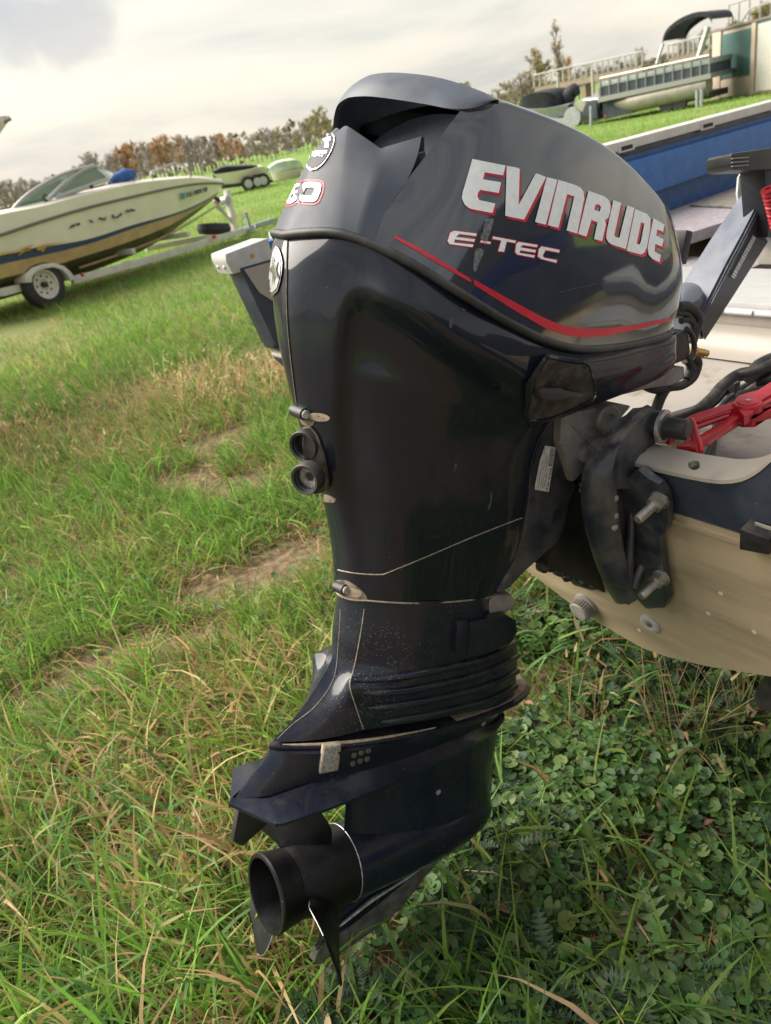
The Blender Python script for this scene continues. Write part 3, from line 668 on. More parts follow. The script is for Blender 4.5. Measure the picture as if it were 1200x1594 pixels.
for (u0, v0, u1, v1) in ((185, 548, 158, 705), (140, 395, 80, 720), (150, 440, 98, 715), (160, 470, 112, 715), (172, 500, 126, 716)):
    w = 9 if u0 == 185 else 4; n = 16
    for k in range(n):
        if random.random() < .16: continue
        a, b = k / n, (k + .72) / n
        drape('print_mark', zr([(u0 + (u1-u0)*a, v0 + (v1-v0)*a), (u0 + (u1-u0)*a + w, v0 + (v1-v0)*a + 1), (u0 + (u1-u0)*b + w, v0 + (v1-v0)*b + 1), (u0 + (u1-u0)*b, v0 + (v1-v0)*b)]), m_ink, lab, .0018, None, 30, hv)
drape('print_mark', zr(ell((155, 725), 8, 9)), m_ink, lab, .0018, zr(ell((155, 725), 4, 4.5)), 20, hv)

# ---- midsection of the leg
m_rows = [
    [(-.206, 0, .548), Ms(540, 922, -.206, 10), Ms(567, 932, -.206, 10), M(640, 936, -.078), M(710, 934, -.086), M(758, 929, -.080), M(766, 926, -.066), (.05, -.03, .535), (.06, 0, .535)],
    [(-.209, 0, .47), Ms(534, 990, -.209, 10), Ms(559, 1000, -.209, 10), M(640, 1003, -.081), M(712, 1000, -.088), M(765, 994, -.084), M(776, 990, -.07), (.08, -.03, .46), (.09, 0, .46)],
    [(-.214, 0, .42), Ms(524, 1038, -.214, 10), Ms(549, 1048, -.214, 10), M(640, 1050, -.082), M(712, 1043, -.088), M(775, 1030, -.082), M(798, 1020, -.064), (.16, -.03, .40), (.17, 0, .40)],
    [(-.246, 0, .362), (-.228, -.020, .366), M(545, 1066, -.055), M(640, 1062, -.084), M(712, 1055, -.090), M(780, 1041, -.083), M(803, 1030, -.06), (.175, -.03, .375), (.185, 0, .375)],
    [(-.283, 0, .318), (-.258, -.018, .322), M(553, 1100, -.056), M(640, 1100, -.082), M(712, 1090, -.088), M(780, 1076, -.080), M(803, 1062, -.058), (.175, -.03, .335), (.185, 0, .335)],
    [(-.311, 0, .293), (-.285, -.014, .293), M(566, 1136, -.056), M(640, 1125, -.078), M(712, 1112, -.084), M(780, 1097, -.076), M(800, 1086, -.055), (.17, -.03, .29), (.18, 0, .29)]]
G4 = netgrid(m_rows, 5, 5, cb=(2,))
midsec = gridmesh('midsection', G4, m_lower, motor, mirror=True, smooth=30)
MV = bvh_of([midsec])
line_on('seam_line', [(567, 948), (559, 1000), (550, 1044), (545, 1064), (554, 1100), (566, 1135)], .0009, m_seam, midsec, bv=MV)
line_on('seam_line', [(530, 948), (527, 1000), (518, 1060), (492, 1098), (450, 1132), (432, 1150)], .0006, m_seam, midsec, bv=MV)
line_on('seam_line', [(551, 1058), (575, 1055), (598, 1051)], .0012, m_seam, midsec, bv=MV)
# dusty joint line between cowl and leg
jl = [(p[0], p[1] * 1.004, p[2] + .001) for p in G3[-1][:-18]]; tube('joint_line', jl[::-1] + [(p[0], -p[1], p[2]) for p in jl[1:]], .0015, m_seam, midsec, seg=6)
# ribs wrapped round the housing
def rib(pts, r, name='rib', mat=None):
    q = [hit(p[0], p[1], 0.001, MV) for p in spline([(a, b, 0) for a, b in pts], 6)]
    q = [p for p in q if p is not None]
    return tube(name, q, [r * .35] + [r] * 8 + [r * .9], mat or m_lower, midsec, seg=8)
rib([(551, 1059), (600, 1056), (690, 1040), (770, 1018), (806, 996)], .0065)
rib([(565, 1078), (610, 1077), (690, 1063), (770, 1040), (805, 1021)], .0062)
rib([(572, 1101), (620, 1097), (700, 1082), (770, 1062), (804, 1045)], .0062)
rib([(592, 1123), (640, 1117), (710, 1102), (770, 1085), (802, 1068)], .0062)
# front cap: block and shoulder with dusty top
blk = [M(px, py, -.098) for px, py in [(732, 968), (790, 958), (804, 965), (806, 985), (795, 1003), (765, 1016), (727, 1024)]]
prism('mount_cover', blk, (.010, .07, 0), m_lower, midsec, bevel=.006)
prism('mount_cover_rib', [M(px, py, -.096) for px, py in [(712, 970), (724, 965), (732, 968), (727, 1024), (718, 1022), (708, 1016)]], (.006, .03, .0), m_lower, midsec, bevel=.003)
sh0 = [M(px, py, -.080) for px, py in [(762, 935), (775, 926), (797, 926), (803, 935), (800, 948), (778, 958), (758, 962)]]
prism('mount_shoulder', sh0, (.02, .10, 0), m_greymetal, midsec, bevel=.006)
prism('trim_notch', [M(px, py, -.088) for px, py in [(697, 975), (704, 978), (690, 1018), (662, 1022), (668, 1016), (684, 1012)]], (.003, .01, 0), m_lower, midsec, bevel=.002)

# ---- upper splash plate at the joint
def platez(name, half, z, th, mat, parent, bevel=.002):
    out = [(x, -w, z) for x, w in half] + [(x, w, z) for x, w in reversed(half) if w > 1e-4]
    return prism(name, out, (0, 0, -th), mat, parent, bevel=bevel)
Q = spline([(-.318, .002, 0), (-.28, .024, 0), (-.2, .056, 0), (-.1, .078, 0), (.0, .090, 0), (.1, .088, 0), (.16, .078, 0), (.205, .055, 0), (.222, .028, 0), (.226, .0, 0)], 4)
splash = platez('splash_plate', [(p[0], max(0, p[1])) for p in Q], .288, .007, m_lower, motor, .0025)
dp = [(p[0] - .004, max(0, p[1] - .008)) for p in Q if p[0] > -.02]
dpl = [(x, -w, .2893) for x, w in dp] + [(x, w, .2893) for x, w in reversed(dp) if w > 1e-4]
build('plate_dust', dpl, [tuple(range(len(dpl)))], m_dustm, splash)

tube('ledge_dust', [(p[0], -max(0, p[1]) + .004, .2895) for p in Q if -.30 < p[0] < -.05], [.0008, .0022, .0028, .0022, .001], m_dustm, splash, seg=6)
# ---- gearcase
gearcase = empty('gearcase', parent=motor)
def gsec(z, xr, xf, w, n=28, p=2.0, tail=0.6):
    """lens-shaped strut section, sharp tail"""
    out = []
    for k in range(n):
        t = 2 * math.pi * k / n; c, s = math.cos(t), math.sin(t)
        x = (xr + xf) / 2 + (xf - xr) / 2 * c
        f = (1 - c * c) ** .5
        u = (c + 1) / 2
        y = w * math.copysign(abs(s) ** (1.0 if c > 0 else 1.25), s)
        out.append((x, y, z))
    return out
upper = loft('gearcase_upper', [gsec(.281, -.315, .205, .080), gsec(.265, -.322, .204, .071), gsec(.24, -.345, .202, .060), gsec(.222, -.36, .200, .052), gsec(.212, -.37, .199, .050)], m_leg, gearcase, smooth=50)
edge = [(-.381, 0), (-.375, .008), (-.340, .074), (-.330, .078), (-.26, .081), (-.19, .080), (-.07, .0735), (.0, .067), (.08, .055), (.14, .043), (.185, .022), (.197, 0)]
E2 = []
for i, (x, w) in enumerate(edge): E2.append((x, w))
ring_o = [(x, -w, .205) for x, w in edge]; ring_i = []
for x, w in edge:
    wi = min(w, .050 * max(0, 1 - ((x + .08) / .29) ** 2) ** .5 * .9 + .004); ring_i.append((x * .985 if x < -.3 else x, -wi * (0 if w == 0 else 1), .226 if -.33 < x < .1 else .214))
ring_b = [(x * .998, -w * .985, .199) for x, w in edge]; ring_b2 = [(x, 0, .197) for x, w in edge]
gridmesh('anti_ventilation_plate', [ring_i, [((a[0]+b[0])/2, (a[1]+b[1])/2, (a[2]*.42+b[2]*.58)) for a, b in zip(ring_i, ring_o)], ring_o, ring_b, ring_b2], m_leg, gearcase, mirror=True, smooth=28)
strut = loft('gearcase_strut', [gsec(.200, -.165, .193, .034), gsec(.12, -.160, .194, .034), gsec(.07, -.158, .196, .040), gsec(.03, -.155, .198, .052), gsec(-.02, -.155, .196, .050), gsec(-.06, -.15, .13, .02)], m_leg, gearcase, smooth=50)
tor = [(-.155, .066), (-.13, .0665), (-.05, .066), (.05, .063), (.11, .056), (.15, .047), (.175, .036), (.192, .023), (.199, .010), (.2, .0)]
lathe('torpedo', [(x + .155, r) for x, r in tor], (-.155, 0, 0), (1, 0, 0), m_leg, gearcase, seg=36, smooth=50)
sk = [(.10, -.045), (.085, -.072), (.045, -.112), (-.008, -.165), (-.06, -.184), (-.15, -.203), (-.185, -.203), (-.198, -.193), (-.196, -.178), (-.17, -.12), (-.145, -.05)]
skeg = loft('skeg', [[(x, s * (.010 if z > -.1 else .006), z) for x, z in sk] for s in (-1, 1)], m_leg, gearcase, smooth=30)
wear = [(.088, -.078), (.045, -.116), (-.008, -.168), (-.06, -.187), (-.15, -.206), (-.186, -.206), (-.201, -.194), (-.197, -.178), (-.185, -.160), (-.12, -.150), (-.04, -.120), (.03, -.088)]
loft('skeg_wear', [[(x, s * (.0118 if z > -.1 else .0085), z) for x, z in wear] for s in (-1, 1)], m_skeg, skeg, smooth=30)
q = [M(px, py, -.0125) for px, py in ((655, 1352), (640, 1362), (610, 1382), (580, 1400), (555, 1420), (535, 1436), (525, 1445))]
tube('skeg_scrape', q, [.001, .0035, .0028, .0045, .0035, .003, .001], m_worn, skeg, seg=6)
# anode, rivets, screws, pick-up screen
UV = bvh_of([upper])
m_leg_b = m_leg
hb = hit(512, 1199, 0, UV); ht = hit(517, 1176, 0, UV)
yb = hb.y if hb is not None else -.04; yt = ht.y if ht is not None else yb - .006
yt = yb + (yt - yb) * 1.4
prism('anode', [M(505, 1164, yt - .004), M(529, 1161, yt - .006), M(524, 1197, yb - .006), M(499, 1203, yb - .004)], (.003, .012, 0), m_zinc, upper, bevel=.001)
prism('anode_frame', [M(503.5, 1162, yt - .002), M(531.5, 1159, yt - .004), M(526, 1199, yb - .004), M(497.5, 1205, yb - .002)], (.003, .010, 0), m_dustm, upper, bevel=.0006)
for px, py in ((551, 1175), (562, 1171), (573, 1168), (549, 1188), (560, 1184), (571, 1181)):
    h = hit(px, py, .0, UV)
    if h is not None: lathe('water_inlet', [(0, .0052), (.0012, .0052), (.0022, .004), (.0024, .001)], h, (-.1, -1, .1), m_grime2, upper, seg=12)
SV = bvh_of([strut])
for px, py, r in ((682, 1233, .0055), (666, 1238, .006), (667, 1222, .004), (671, 1208, .004), (718, 1207, .003), (715, 1217, .003)):
    h = hit(px, py, .0, SV)
    if h is not None: lathe('screw', [(0, r), (.0015, r), (.002, r * .6)], h, (0, -1, 0), m_worn if r == .0055 else m_leg, strut, seg=12)
h = hit(752, 1126, 0, UV)
if h is not None: lathe('screw', [(0, .005), (.0015, .005), (.002, .003)], h, (0, -1, 0), m_greymetal, upper, seg=12)
tube('gearcase_seam', [(-.156, .0665 * math.cos(t), .0665 * math.sin(t)) for t in np.linspace(0, 2 * math.pi, 40, endpoint=False)], .0011, m_worn, gearcase, seg=5, closed=True)
prism('trim_tab', [(-.365, -.006, .2), (-.372, -.004, .135), (-.355, -.004, .118), (-.315, -.006, .145), (-.30, -.006, .2)], (0, .012, 0), m_black, gearcase, bevel=.003)

# ---- propeller
prop = empty('propeller', parent=motor)
hubp = [(-.157, .030), (-.158, .0655), (-.175, .066), (-.20, .0655), (-.245, .0605), (-.262, .058), (-.264, .0605), (-.285, .0625), (-.303, .066), (-.3065, .0645), (-.3065, .0585), (-.298, .0575), (-.24, .054), (-.20, .052), (-.199, .018), (-.235, .015), (-.236, .002)]
lathe('hub', [(-x, r) for x, r in hubp], (0, 0, 0), (-1, 0, 0), m_prop, prop, seg=48, smooth=30)
inner_hub = lathe('inner_hub', [(.160, .030), (.236, .030), (.240, .027), (.241, .016), (.262, .015), (.264, .004)], (0, 0, 0), (-1, 0, 0), m_black, prop, seg=24)
lathe('prop_nut', [(.241, .015), (.256, .015), (.258, .011)], (0, 0, 0), (-1, 0, 0), m_greymetal, inner_hub, seg=6, smooth=20)
for a_ in (20, 140, 260):
    ca_, sa_ = math.cos(math.radians(a_)), math.sin(math.radians(a_))
    prism('hub_web', [(-.165, ca_ * .027, sa_ * .027), (-.165, ca_ * .056, sa_ * .056), (-.232, ca_ * .055, sa_ * .055), (-.228, ca_ * .027, sa_ * .027)], (0, -sa_ * .006, ca_ * .006), m_prop, prop)
PIT = .36
for phi0 in (-8, 112, 232):
    rows_f, rows_b = [], []
    for i, r in enumerate(np.linspace(.052, .180, 11)):
        f = (r - .052) / .128
        half = (.58 + .62 * f - .9 * max(0, f - .45) ** 2 * 2.4) if f < .95 else .5
        half = max(.16, half) * .72
        if f > .9: half *= max(.25, 1 - (f - .9) * 6)
        ru, rd = [], []
        for j in range(9):
            s = j / 8 * 2 - 1
            hs_ = half * ((1.35 - .75 * f) if s < 0 else 1.0)
            phi = math.radians(phi0) + s * hs_ - .06 * f
            x = -.226 - PIT / (2 * math.pi) * s * hs_ * 1.10 - .040 * f
            x = min(x, -.170)
            th = (.018 * (1 - f) ** 2.2 + .0024) * (1 - s * s) ** .5 + .0007
            ru.append((x + th, -r * math.cos(phi), r * math.sin(phi))); rd.append((x - th, -r * math.cos(phi), r * math.sin(phi)))
        rows_f.append(ru); rows_b.append(rd)
    loops = [rf + rb[::-1] for rf, rb in zip(rows_f, rows_b)]
    bl = loft('blade', loops, m_prop, prop, smooth=50)
    tube('blade_edge', [((rows_f[i][8][0] + rows_b[i][8][0]) / 2,) + rows_f[i][8][1:] for i in range(2, 10)], [.0004, .0009, .0006, .0011, .0007, .0010], m_worn, bl, seg=5)
for k, px in enumerate((466, 470, 474, 479, 483, 487, 491)):
    PV = None
hv2 = bvh_of([o for o in prop.children if o.name.startswith('hub')])
for k, px in enumerate((466, 471, 477, 481, 485, 490, 494)):
    h = hit(px, 1369 - k * 1.7, 0.0, hv2)
    if h is not None: box('stamped_mark', h, (.0022, .0012, .0055), m_black, prop, bevel=.0003)
# ================================================================== FISHING BOAT CARRYING THE MOTOR
TC, TK = 1.0424, 0.20                                  # transom plane x + TK z = TC
def tr(px, py, off=0.0):
    r = ray(px, py); s = (TC - off - CAM.x - TK * CAM.z) / (r.x + TK * r.z); return CAM + r * s
def tp(y, z, off=0.0): return Vector((TC - off - TK * z, y, z))
YP, YS = 1.905, -0.16                                  # outer faces of the hull sides
m_hull = material('hull_tan', (0.37, 0.295, 0.20), 0.42, coat=0.25, coat_rough=0.25, col2=(0.235, 0.19, 0.13), vscale=5, lo=.40, hi=.70, rvar=.12, bump=.03, bscale=30, specks=((.5, .45, .36), 36, .05, 6), stretch=(1, .5, 3.5))
m_navy = material('hull_navy', (0.014, 0.021, 0.042), 0.45, coat=0.12, coat_rough=0.3, col2=(0.028, 0.036, 0.058), vscale=9, rvar=.12, dust=(.25, .23, .21), dust_amt=.2, specks=((.3, .28, .26), 60, .05, 9))
m_cream = material('gelcoat_cream', (0.30, 0.27, 0.235), 0.45, coat=0.15, coat_rough=0.3, col2=(0.25, 0.22, 0.185), vscale=7, lo=.45, hi=.75, specks=((.16, .11, .08), 30, .07, 7), bump=.05, bscale=40)
m_creamdirty = material('gelcoat_dirty', (0.30, 0.27, 0.24), 0.6, col2=(0.17, 0.135, 0.105), vscale=11, lo=.52, hi=.72, specks=((.10, .08, .06), 46, .13, 8), bump=.1, bscale=70)
m_royal = material('side_blue', (0.028, 0.085, 0.215), 0.55, var=.15, vscale=25, bump=.3, bscale=500, specks=((.25, .33, .45), 70, .05, 10))
m_royal2 = material('gunwale_blue', (0.03, 0.13, 0.36), 0.5, var=.1, vscale=25)
m_rail = material('rail_white', (0.50, 0.485, 0.44), 0.4, var=.06, vscale=20, dust=DUST, dust_amt=.2)
m_alu = material('cast_alu', (0.44, 0.44, 0.43), 0.5, metal=.1, var=.1, vscale=30)
m_carpet = material('carpet_lilac', (0.36, 0.315, 0.345), 0.95, var=.12, vscale=60, bump=.9, bscale=700, bdist=.003)
m_beige = material('locker_beige', (0.36, 0.335, 0.29), 0.6, var=.06, vscale=20, specks=((.12, .09, .06), 24, .06, 5))
m_lid = material('lid_white', (0.36, 0.36, 0.355), 0.5, var=.05, vscale=40, bump=.5, bscale=350, bdist=.002)
m_redpl = material('red_plastic', (0.50, 0.018, 0.03), 0.38, var=.1, vscale=50, bump=.08, bscale=260)
m_cord = material('red_cord', (0.42, 0.02, 0.03), 0.4)
boat = empty('fishing_boat', (.9, YC, 0)); BI = Matrix.Translation((-.9, -YC, 0))
setp(boat, 'tan and navy fishing boat with cream interior, its transom carrying the outboard', 'boat')
def bl(o):
    """take a mesh built in world space into the boat"""
    o.data.transform(BI); o.parent = boat; return o
def bsub(o, par):
    o.data.transform(BI); o.parent = par; return o
# transom outline (outer face): lower edge measured, upper edge the low motor well
lowv = [tr(1200, 1053), tr(1100, 1037), tr(1040, 1023), tr(1000, 1009), tr(960, 986), tr(910, 956), tr(870, 926), tr(832, 897)]
stb_low = [tp(-.10, .822), tp(.06, .72), tp(.27, .61)]
prt_low = [tp(1.25, .60), tp(1.5, .71), tp(1.72, .82)]
upv = [tp(1.88, .93), tp(1.2, .925), tr(1020, 731), tr(1080, 744), tr(1125, 750), tr(1155, 746), tr(1180, 733), tr(1200, 716), tp(.40, 1.05), tp(.30, 1.15), tp(.2, 1.20), tp(YS + .02, 1.21), tp(YS + .02, .90)]
# split into the tan lower skin and the navy band
ZB = .822
tan = stb_low + lowv + prt_low
bl(prism('transom', tan, (.05, 0, 0), m_hull))
nav = [tp(-.10, ZB + .002), tp(1.72, ZB + .002), tp(1.875, .92)] + upv
band = bl(prism('transom_band', nav, (.05, 0, .0), m_navy))
bsub(prism('band_edge', [tp(-.07, ZB - .020, .004), tp(1.68, ZB - .020, .004), tp(1.70, ZB - .012, .004), tp(-.08, ZB - .012, .004)], (.006, 0, 0), m_hull), band)
# cream lip on top of the low transom
lo_, li_ = [], []
for p in spline(upv[:10], 4):
    lo_.append(Vector(p) + Vector((-.001, 0, .003)))
inner = [(1020, 701), (1062, 711), (1102, 719), (1147, 722), (1170, 719), (1200, 704)]
bl(loft('transom_lip', [[p + Vector((0, 0, -.006)) for p in lo_], lo_, [p + Vector((.012, 0, .008)) for p in lo_], [p + Vector((.055, 0, .010)) for p in lo_], [p + Vector((.062, 0, -.01)) for p in lo_], [p + Vector((.063, 0, -.16)) for p in lo_]], m_cream, closed=False, smooth=50))
# splash well: floor and forward wall, hinge and lid
ZF = .80
bl(box('well_floor', (1.30, .84, ZF - .02), (.80, 1.50, .03), m_creamdirty))
bl(loft('well_cove', [[(1.575 + .07 * math.sin(a), y, ZF + .06 - .06 * math.cos(a)) for a in np.linspace(0, math.pi / 2, 7)] for y in (.05, 1.62)], m_cream, closed=False))
bl(box('well_wall', (1.665, .86, .845), (.03, 1.62, .10), m_cream, bevel=.003))
bl(box('hinge_strip', (1.652, .9, .892), (.022, 1.6, .010), m_alu, bevel=.002))
for k in range(14):
    bl(tube('hinge_knuckle', [(1.641, .35 + k * .075, .893), (1.641, .415 + k * .075, .893)], .0065, m_alu, seg=8))
bl(box('locker_lid', (1.82, .86, .897), (.31, 1.70, .022), m_lid, bevel=.005))
bl(box('locker_face', (2.10, .60, .955), (.03, 1.2, .13), m_beige, bevel=.003))
bl(box('locker_trim', (2.07, .60, .99), (.05, 1.2, .055), m_tiller, bevel=.01))
bl(box('bench_top', (2.45, .60, 1.03), (.72, 1.2, .03), m_lid, bevel=.01))
# port side: navy skin outside, blue inside, white rail on top
side_poly = [(tp(0, 1.205).x, 0, 1.205), (tp(0, .95).x, 0, .95), (6.2, 0, .97), (6.2, 0, 1.19)]
bl(prism('port_side', [(p[0], YP, p[2]) for p in side_poly], (0, -.060, 0), m_navy, bevel=.003))
bl(prism('port_inner_panel', [(.93, 1.843, 1.185), (1.1, 1.843, .90), (6.1, 1.843, .95), (6.1, 1.843, 1.17)], (0, -.006, 0), m_royal))
bl(prism('inner_ledge', [(1.8, 1.837, 1.03), (6.0, 1.837, 1.09), (6.0, 1.837, 1.155), (1.8, 1.837, 1.165)], (0, -.03, 0), m_royal2, bevel=.008))
bl(prism('port_side_end', [tp(YP + .001, 1.18) + Vector((-.002, 0, 0)), tp(YP + .001, .965) + Vector((-.002, 0, 0)), tp(YP + .001, .965) + Vector((.16, 0, 0)), tp(YP + .001, 1.18) + Vector((.10, 0, 0))], (0, -.084, 0), m_navy, bevel=.004))
bl(prism('white_return', [tp(YP - .0835, 1.175) + Vector((.006, 0, 0)), tp(YP - .0835, 1.11) + Vector((.018, 0, 0)), tp(YP - .0835, 1.06) + Vector((.06, 0, 0)), tp(YP - .0835, 1.175) + Vector((.08, 0, 0))], (0, -.004, 0), m_cream))
rail = bl(prism('gunwale_rail', [(.95, YP + .01, 1.206), (6.2, YP + .01, 1.190), (6.2, YP + .01, 1.222), (.95, YP + .01, 1.238)], (0, -.085, 0), m_rail, bevel=.008))
for x in (2.33, 2.80, 3.27, 3.8):
    h = at(970, 240, 1, 1.83)
    s = bsub(box('rail_slot', (x, 1.8285, 1.214 - (x - .95) * .003), (.06, .006, .013), m_dark, bevel=.002), rail)
    bsub(box('slot_frame', (x, 1.8305, 1.214 - (x - .95) * .003), (.085, .006, .026), m_rail, bevel=.003), rail)
bl(prism('gunwale_blue_strip', [(.89, YP - .008, 1.2095), (.89, YP - .065, 1.2095), (1.6, YP - .065, 1.2075), (1.6, YP - .008, 1.2075)], (0, 0, .012), m_royal2, bevel=.003))
# cast corner cap at the aft end of the gunwale
cx0 = tp(0, 1.19).x
cpoly = [(cx0 - .022, YP + .012, 1.170), (cx0 - .030, YP + .012, 1.205), (cx0 - .028, YP + .012, 1.222), (cx0 + .10, YP + .012, 1.232), (cx0 + .10, YP + .012, 1.172)]
capo = bl(prism('corner_cap', cpoly, (0, -.092, 0), m_alu, bevel=.006))
for p in ((cx0 - .0275, YP - .012, 1.188), (cx0 - .0275, YP - .050, 1.188)): bsub(lathe('cap_screw', [(0, .005), (.0015, .005), (.0022, .003)], p, (-1, 0, .15), m_steel, seg=10), capo)
bsub(lathe('cap_screw', [(0, .006), (.0015, .006), (.0022, .003)], (cx0 + .045, YP - .0805, 1.20), (0, -1, 0), m_brass, seg=10), capo)
# carpeted port deck and locker
bl(prism('carpet_deck', [(2.15, 1.836, .955), (2.15, 1.50, .955), (2.55, 1.44, .955), (6, 1.44, .955), (6, 1.836, .955)], (0, 0, -.04), m_carpet, bevel=.015))
bl(prism('deck_hatch', [(2.62, 1.78, .957), (2.55, 1.56, .957), (3.35, 1.56, .957), (3.35, 1.78, .957)], (0, 0, .006), m_greymetal, bevel=.002))
bl(box('deck_front', (4.0, 1.475, .83), (2.9, .03, .20), m_beige))
bl(box('deck_end', (2.19, 1.67, .87), (.03, .33, .12), m_beige))
bl(box('cockpit_floor', (3.6, .65, .60), (3.2, 1.65, .03), m_carpet))
bl(box('carpet_bench', (2.0, 1.45, .845), (.5, .42, .05), m_carpet, bevel=.015))
# starboard side (outside the frame, continues the hull)
bl(prism('starboard_side', [(p[0], YS + .06, p[2]) for p in side_poly], (0, -.060, 0), m_navy, bevel=.003))
# bottom skin
secs = []
for x, dz, yw in ((0, 0, 1), (2.5, .02, 1.0), (4.5, .10, .85), (6.2, .45, .25)):
    pts = [Vector((YS + .03, .90)), Vector((.06, .725)), Vector((.50, .535)), Vector((.78, .438)), Vector((1.0, .505)), Vector((1.5, .725)), Vector((1.885, .945))]
    base = [tp(p.x, p.y).x + .03 for p in pts]
    secs.append([(base[i] + x, .87 + (p.x - .87) * yw, p.y + dz) for i, p in enumerate(pts)])
bl(loft('hull_bottom', secs, m_hull, closed=False))
# drain plug, round fitting, bracket on the transom
dr = tr(913, 941); nrm = Vector((-1, 0, -.2)).normalized()
pl_ = bl(lathe('drain_plug', [(0, .028), (.006, .028), (.007, .023), (.026, .0215), (.028, .019)], dr, nrm, m_greymetal, seg=26))
for k in range(26):
    a = 2 * math.pi * k / 26; d_, u_, w_ = basis(nrm); o = dr + (u_ * math.cos(a) + w_ * math.sin(a)) * .0228
    bsub(tube('plug_knurl', [o + nrm * .008, o + nrm * .025], .0014, m_greymetal, seg=5), pl_)
ft = tr(1012, 970)
f_ = bl(lathe('round_fitting', [(0, .0205), (.003, .0205), (.005, .016), (.005, .009), (.003, .006)], ft, nrm, m_lid, seg=26))
bsub(lathe('fitting_screw', [(.002, .006), (.006, .006), (.007, .003)], ft, nrm, m_steel, seg=10), f_)
br = [tr(1169, 806), tr(1215, 822), tr(1215, 846), tr(1168, 838)]
b_ = bl(prism('light_bracket', br, nrm * .028, m_black, bevel=.003))
bsub(prism('bracket_slot', [tr(1176, 812, .0285), tr(1212, 824, .0285), tr(1212, 828, .0285), tr(1176, 816, .0285)], nrm * .002, m_greymetal), b_)
for px, py in ((1102, 955), (1174, 984), (1122, 924), (995, 981)):
    q = tr(px, py); bl(lathe('gelcoat_chip', [(0, .0045), (.0006, .004)], q, nrm, m_rail, seg=7))

# ------------------------------------------------------------------ stern bracket of the motor (fixed to the transom, not tilted)
brk = empty('stern_bracket'); brk.parent = motor
MINV = MOTOR_M.inverted()
def br_(o, par=None):
    o.data.transform(MINV); o.parent = par or brk; return o
YO, YI = YC - .200, YC - .185                           # outboard and inboard faces of the starboard bracket web
outer_px = [(1012, 640), (985, 665), (962, 700), (953, 735), (952, 770), (956, 810), (962, 850), (970, 890), (978, 925), (985, 938)]
inner_px = [(985, 640), (948, 672), (920, 703), (907, 735), (904, 770), (908, 810), (918, 850), (932, 890), (950, 925), (958, 937)]
A = [at(px, py, 1, YO) for px, py in outer_px]; B = [at(px, py, 1, YI + .03) for px, py in inner_px]
A = [Vector(p) for p in spline(A, 4)]; B = [Vector(p) for p in spline(B, 4)]
A2 = [Vector((p.x + .012, YO, p.z)) for p in A]
Cc = [Vector((max(p.x + .020, .0) + .0, YO + .020, p.z)) for p in A]
Dd = [Vector((TC - TK * p.z - .012, YO + .024, p.z)) for p in A]
br_(loft('bracket_web', [B, [b * .9 + a * .1 + Vector((-.004, 0, 0)) for a, b in zip(A, B)], [b * .5 + a * .5 + Vector((-.008, 0, 0)) for a, b in zip(A, B)], [b * .12 + a * .88 + Vector((-.004, 0, 0)) for a, b in zip(A, B)], A, A2, Cc, Dd], m_bracket, closed=False, smooth=45))
fl = [(985, 735), (1003, 722), (1018, 735), (1036, 745), (1046, 762), (1051, 800), (1046, 818), (1036, 828), (1042, 880), (1049, 925), (1044, 938), (1014, 940), (1000, 925), (985, 936), (960, 900), (938, 820), (935, 760)]
br_(prism('bracket_flange', [tr(px, py, .006) for px, py in fl], (-.016, 0, -.003), m_bracket, bevel=.005))
# arm running forward over the transom, tilt tube and nut
arm = [at(px, py, 1, YO + .002) for px, py in ((1012, 642), (1030, 640), (1044, 652), (1042, 680), (1022, 690), (1008, 699), (1004, 716), (1014, 738), (1000, 762), (957, 762), (955, 735), (964, 702), (987, 667))]
br_(prism('bracket_arm', arm, (.004, .036, 0), m_bracket, bevel=.005))
tu = [at(px, py, 1, YC - .065) for px, py in ((878, 800), (896, 755), (915, 735), (935, 760), (945, 830), (960, 900), (955, 930), (930, 918), (900, 902), (868, 890), (850, 884))]
br_(prism('trim_unit', tu, (0, .12, 0), m_black, bevel=.008))
tt = at(1030, 664, 1, YO - .004); td = Vector((.18, -.98, 0)).normalized()
nut = br_(lathe('tilt_tube_nut', [(-.01, .022), (.006, .022), (.008, .020), (.010, .017), (.040, .0165), (.043, .013)], tt, td, m_black, seg=20))
br_(lathe('tilt_tube_washer', [(.0, .027), (.005, .027), (.007, .022)], tt, td, m_steel, seg=24), nut)
br_(lathe('bracket_hole', [(0, .013), (.004, .013), (.005, .009), (.002, .008)], at(967, 716, 1, YO + .018), (0, -1, 0), m_greymetal, seg=20))
for px, py in ((1028, 777), (1030, 897)):
    q = tr(px, py, .02); ax = Vector((-1, 0, -.2)).normalized()
    b0 = br_(lathe('mount_bolt', [(0, .0078), (.052, .0078), (.056, .0065)], q, ax, m_steel, seg=14))
    br_(lathe('washer', [(0, .016), (.004, .016)], q, ax, m_steel, seg=20), b0)
    br_(lathe('nut', [(.004, .0135), (.018, .0135), (.019, .010)], q, ax, m_steel, seg=6, smooth=20), b0)
for px, py in ((957, 775), (957, 802), (956, 820)):
    br_(lathe('casting_boss', [(0, .006), (.004, .005), (.005, .003)], at(px, py, 1, YO + .003), (-.6, -.8, 0), m_greymetal, seg=12))
# ribs in the bracket pocket
for pts in (((985, 745), (982, 830), (975, 920)), ((1010, 850), (1000, 880), (985, 915))):
    br_(tube('pocket_rib', [at(px, py, 1, YO + .012) for px, py in pts], [.004, .007, .010], m_bracket, seg=8))
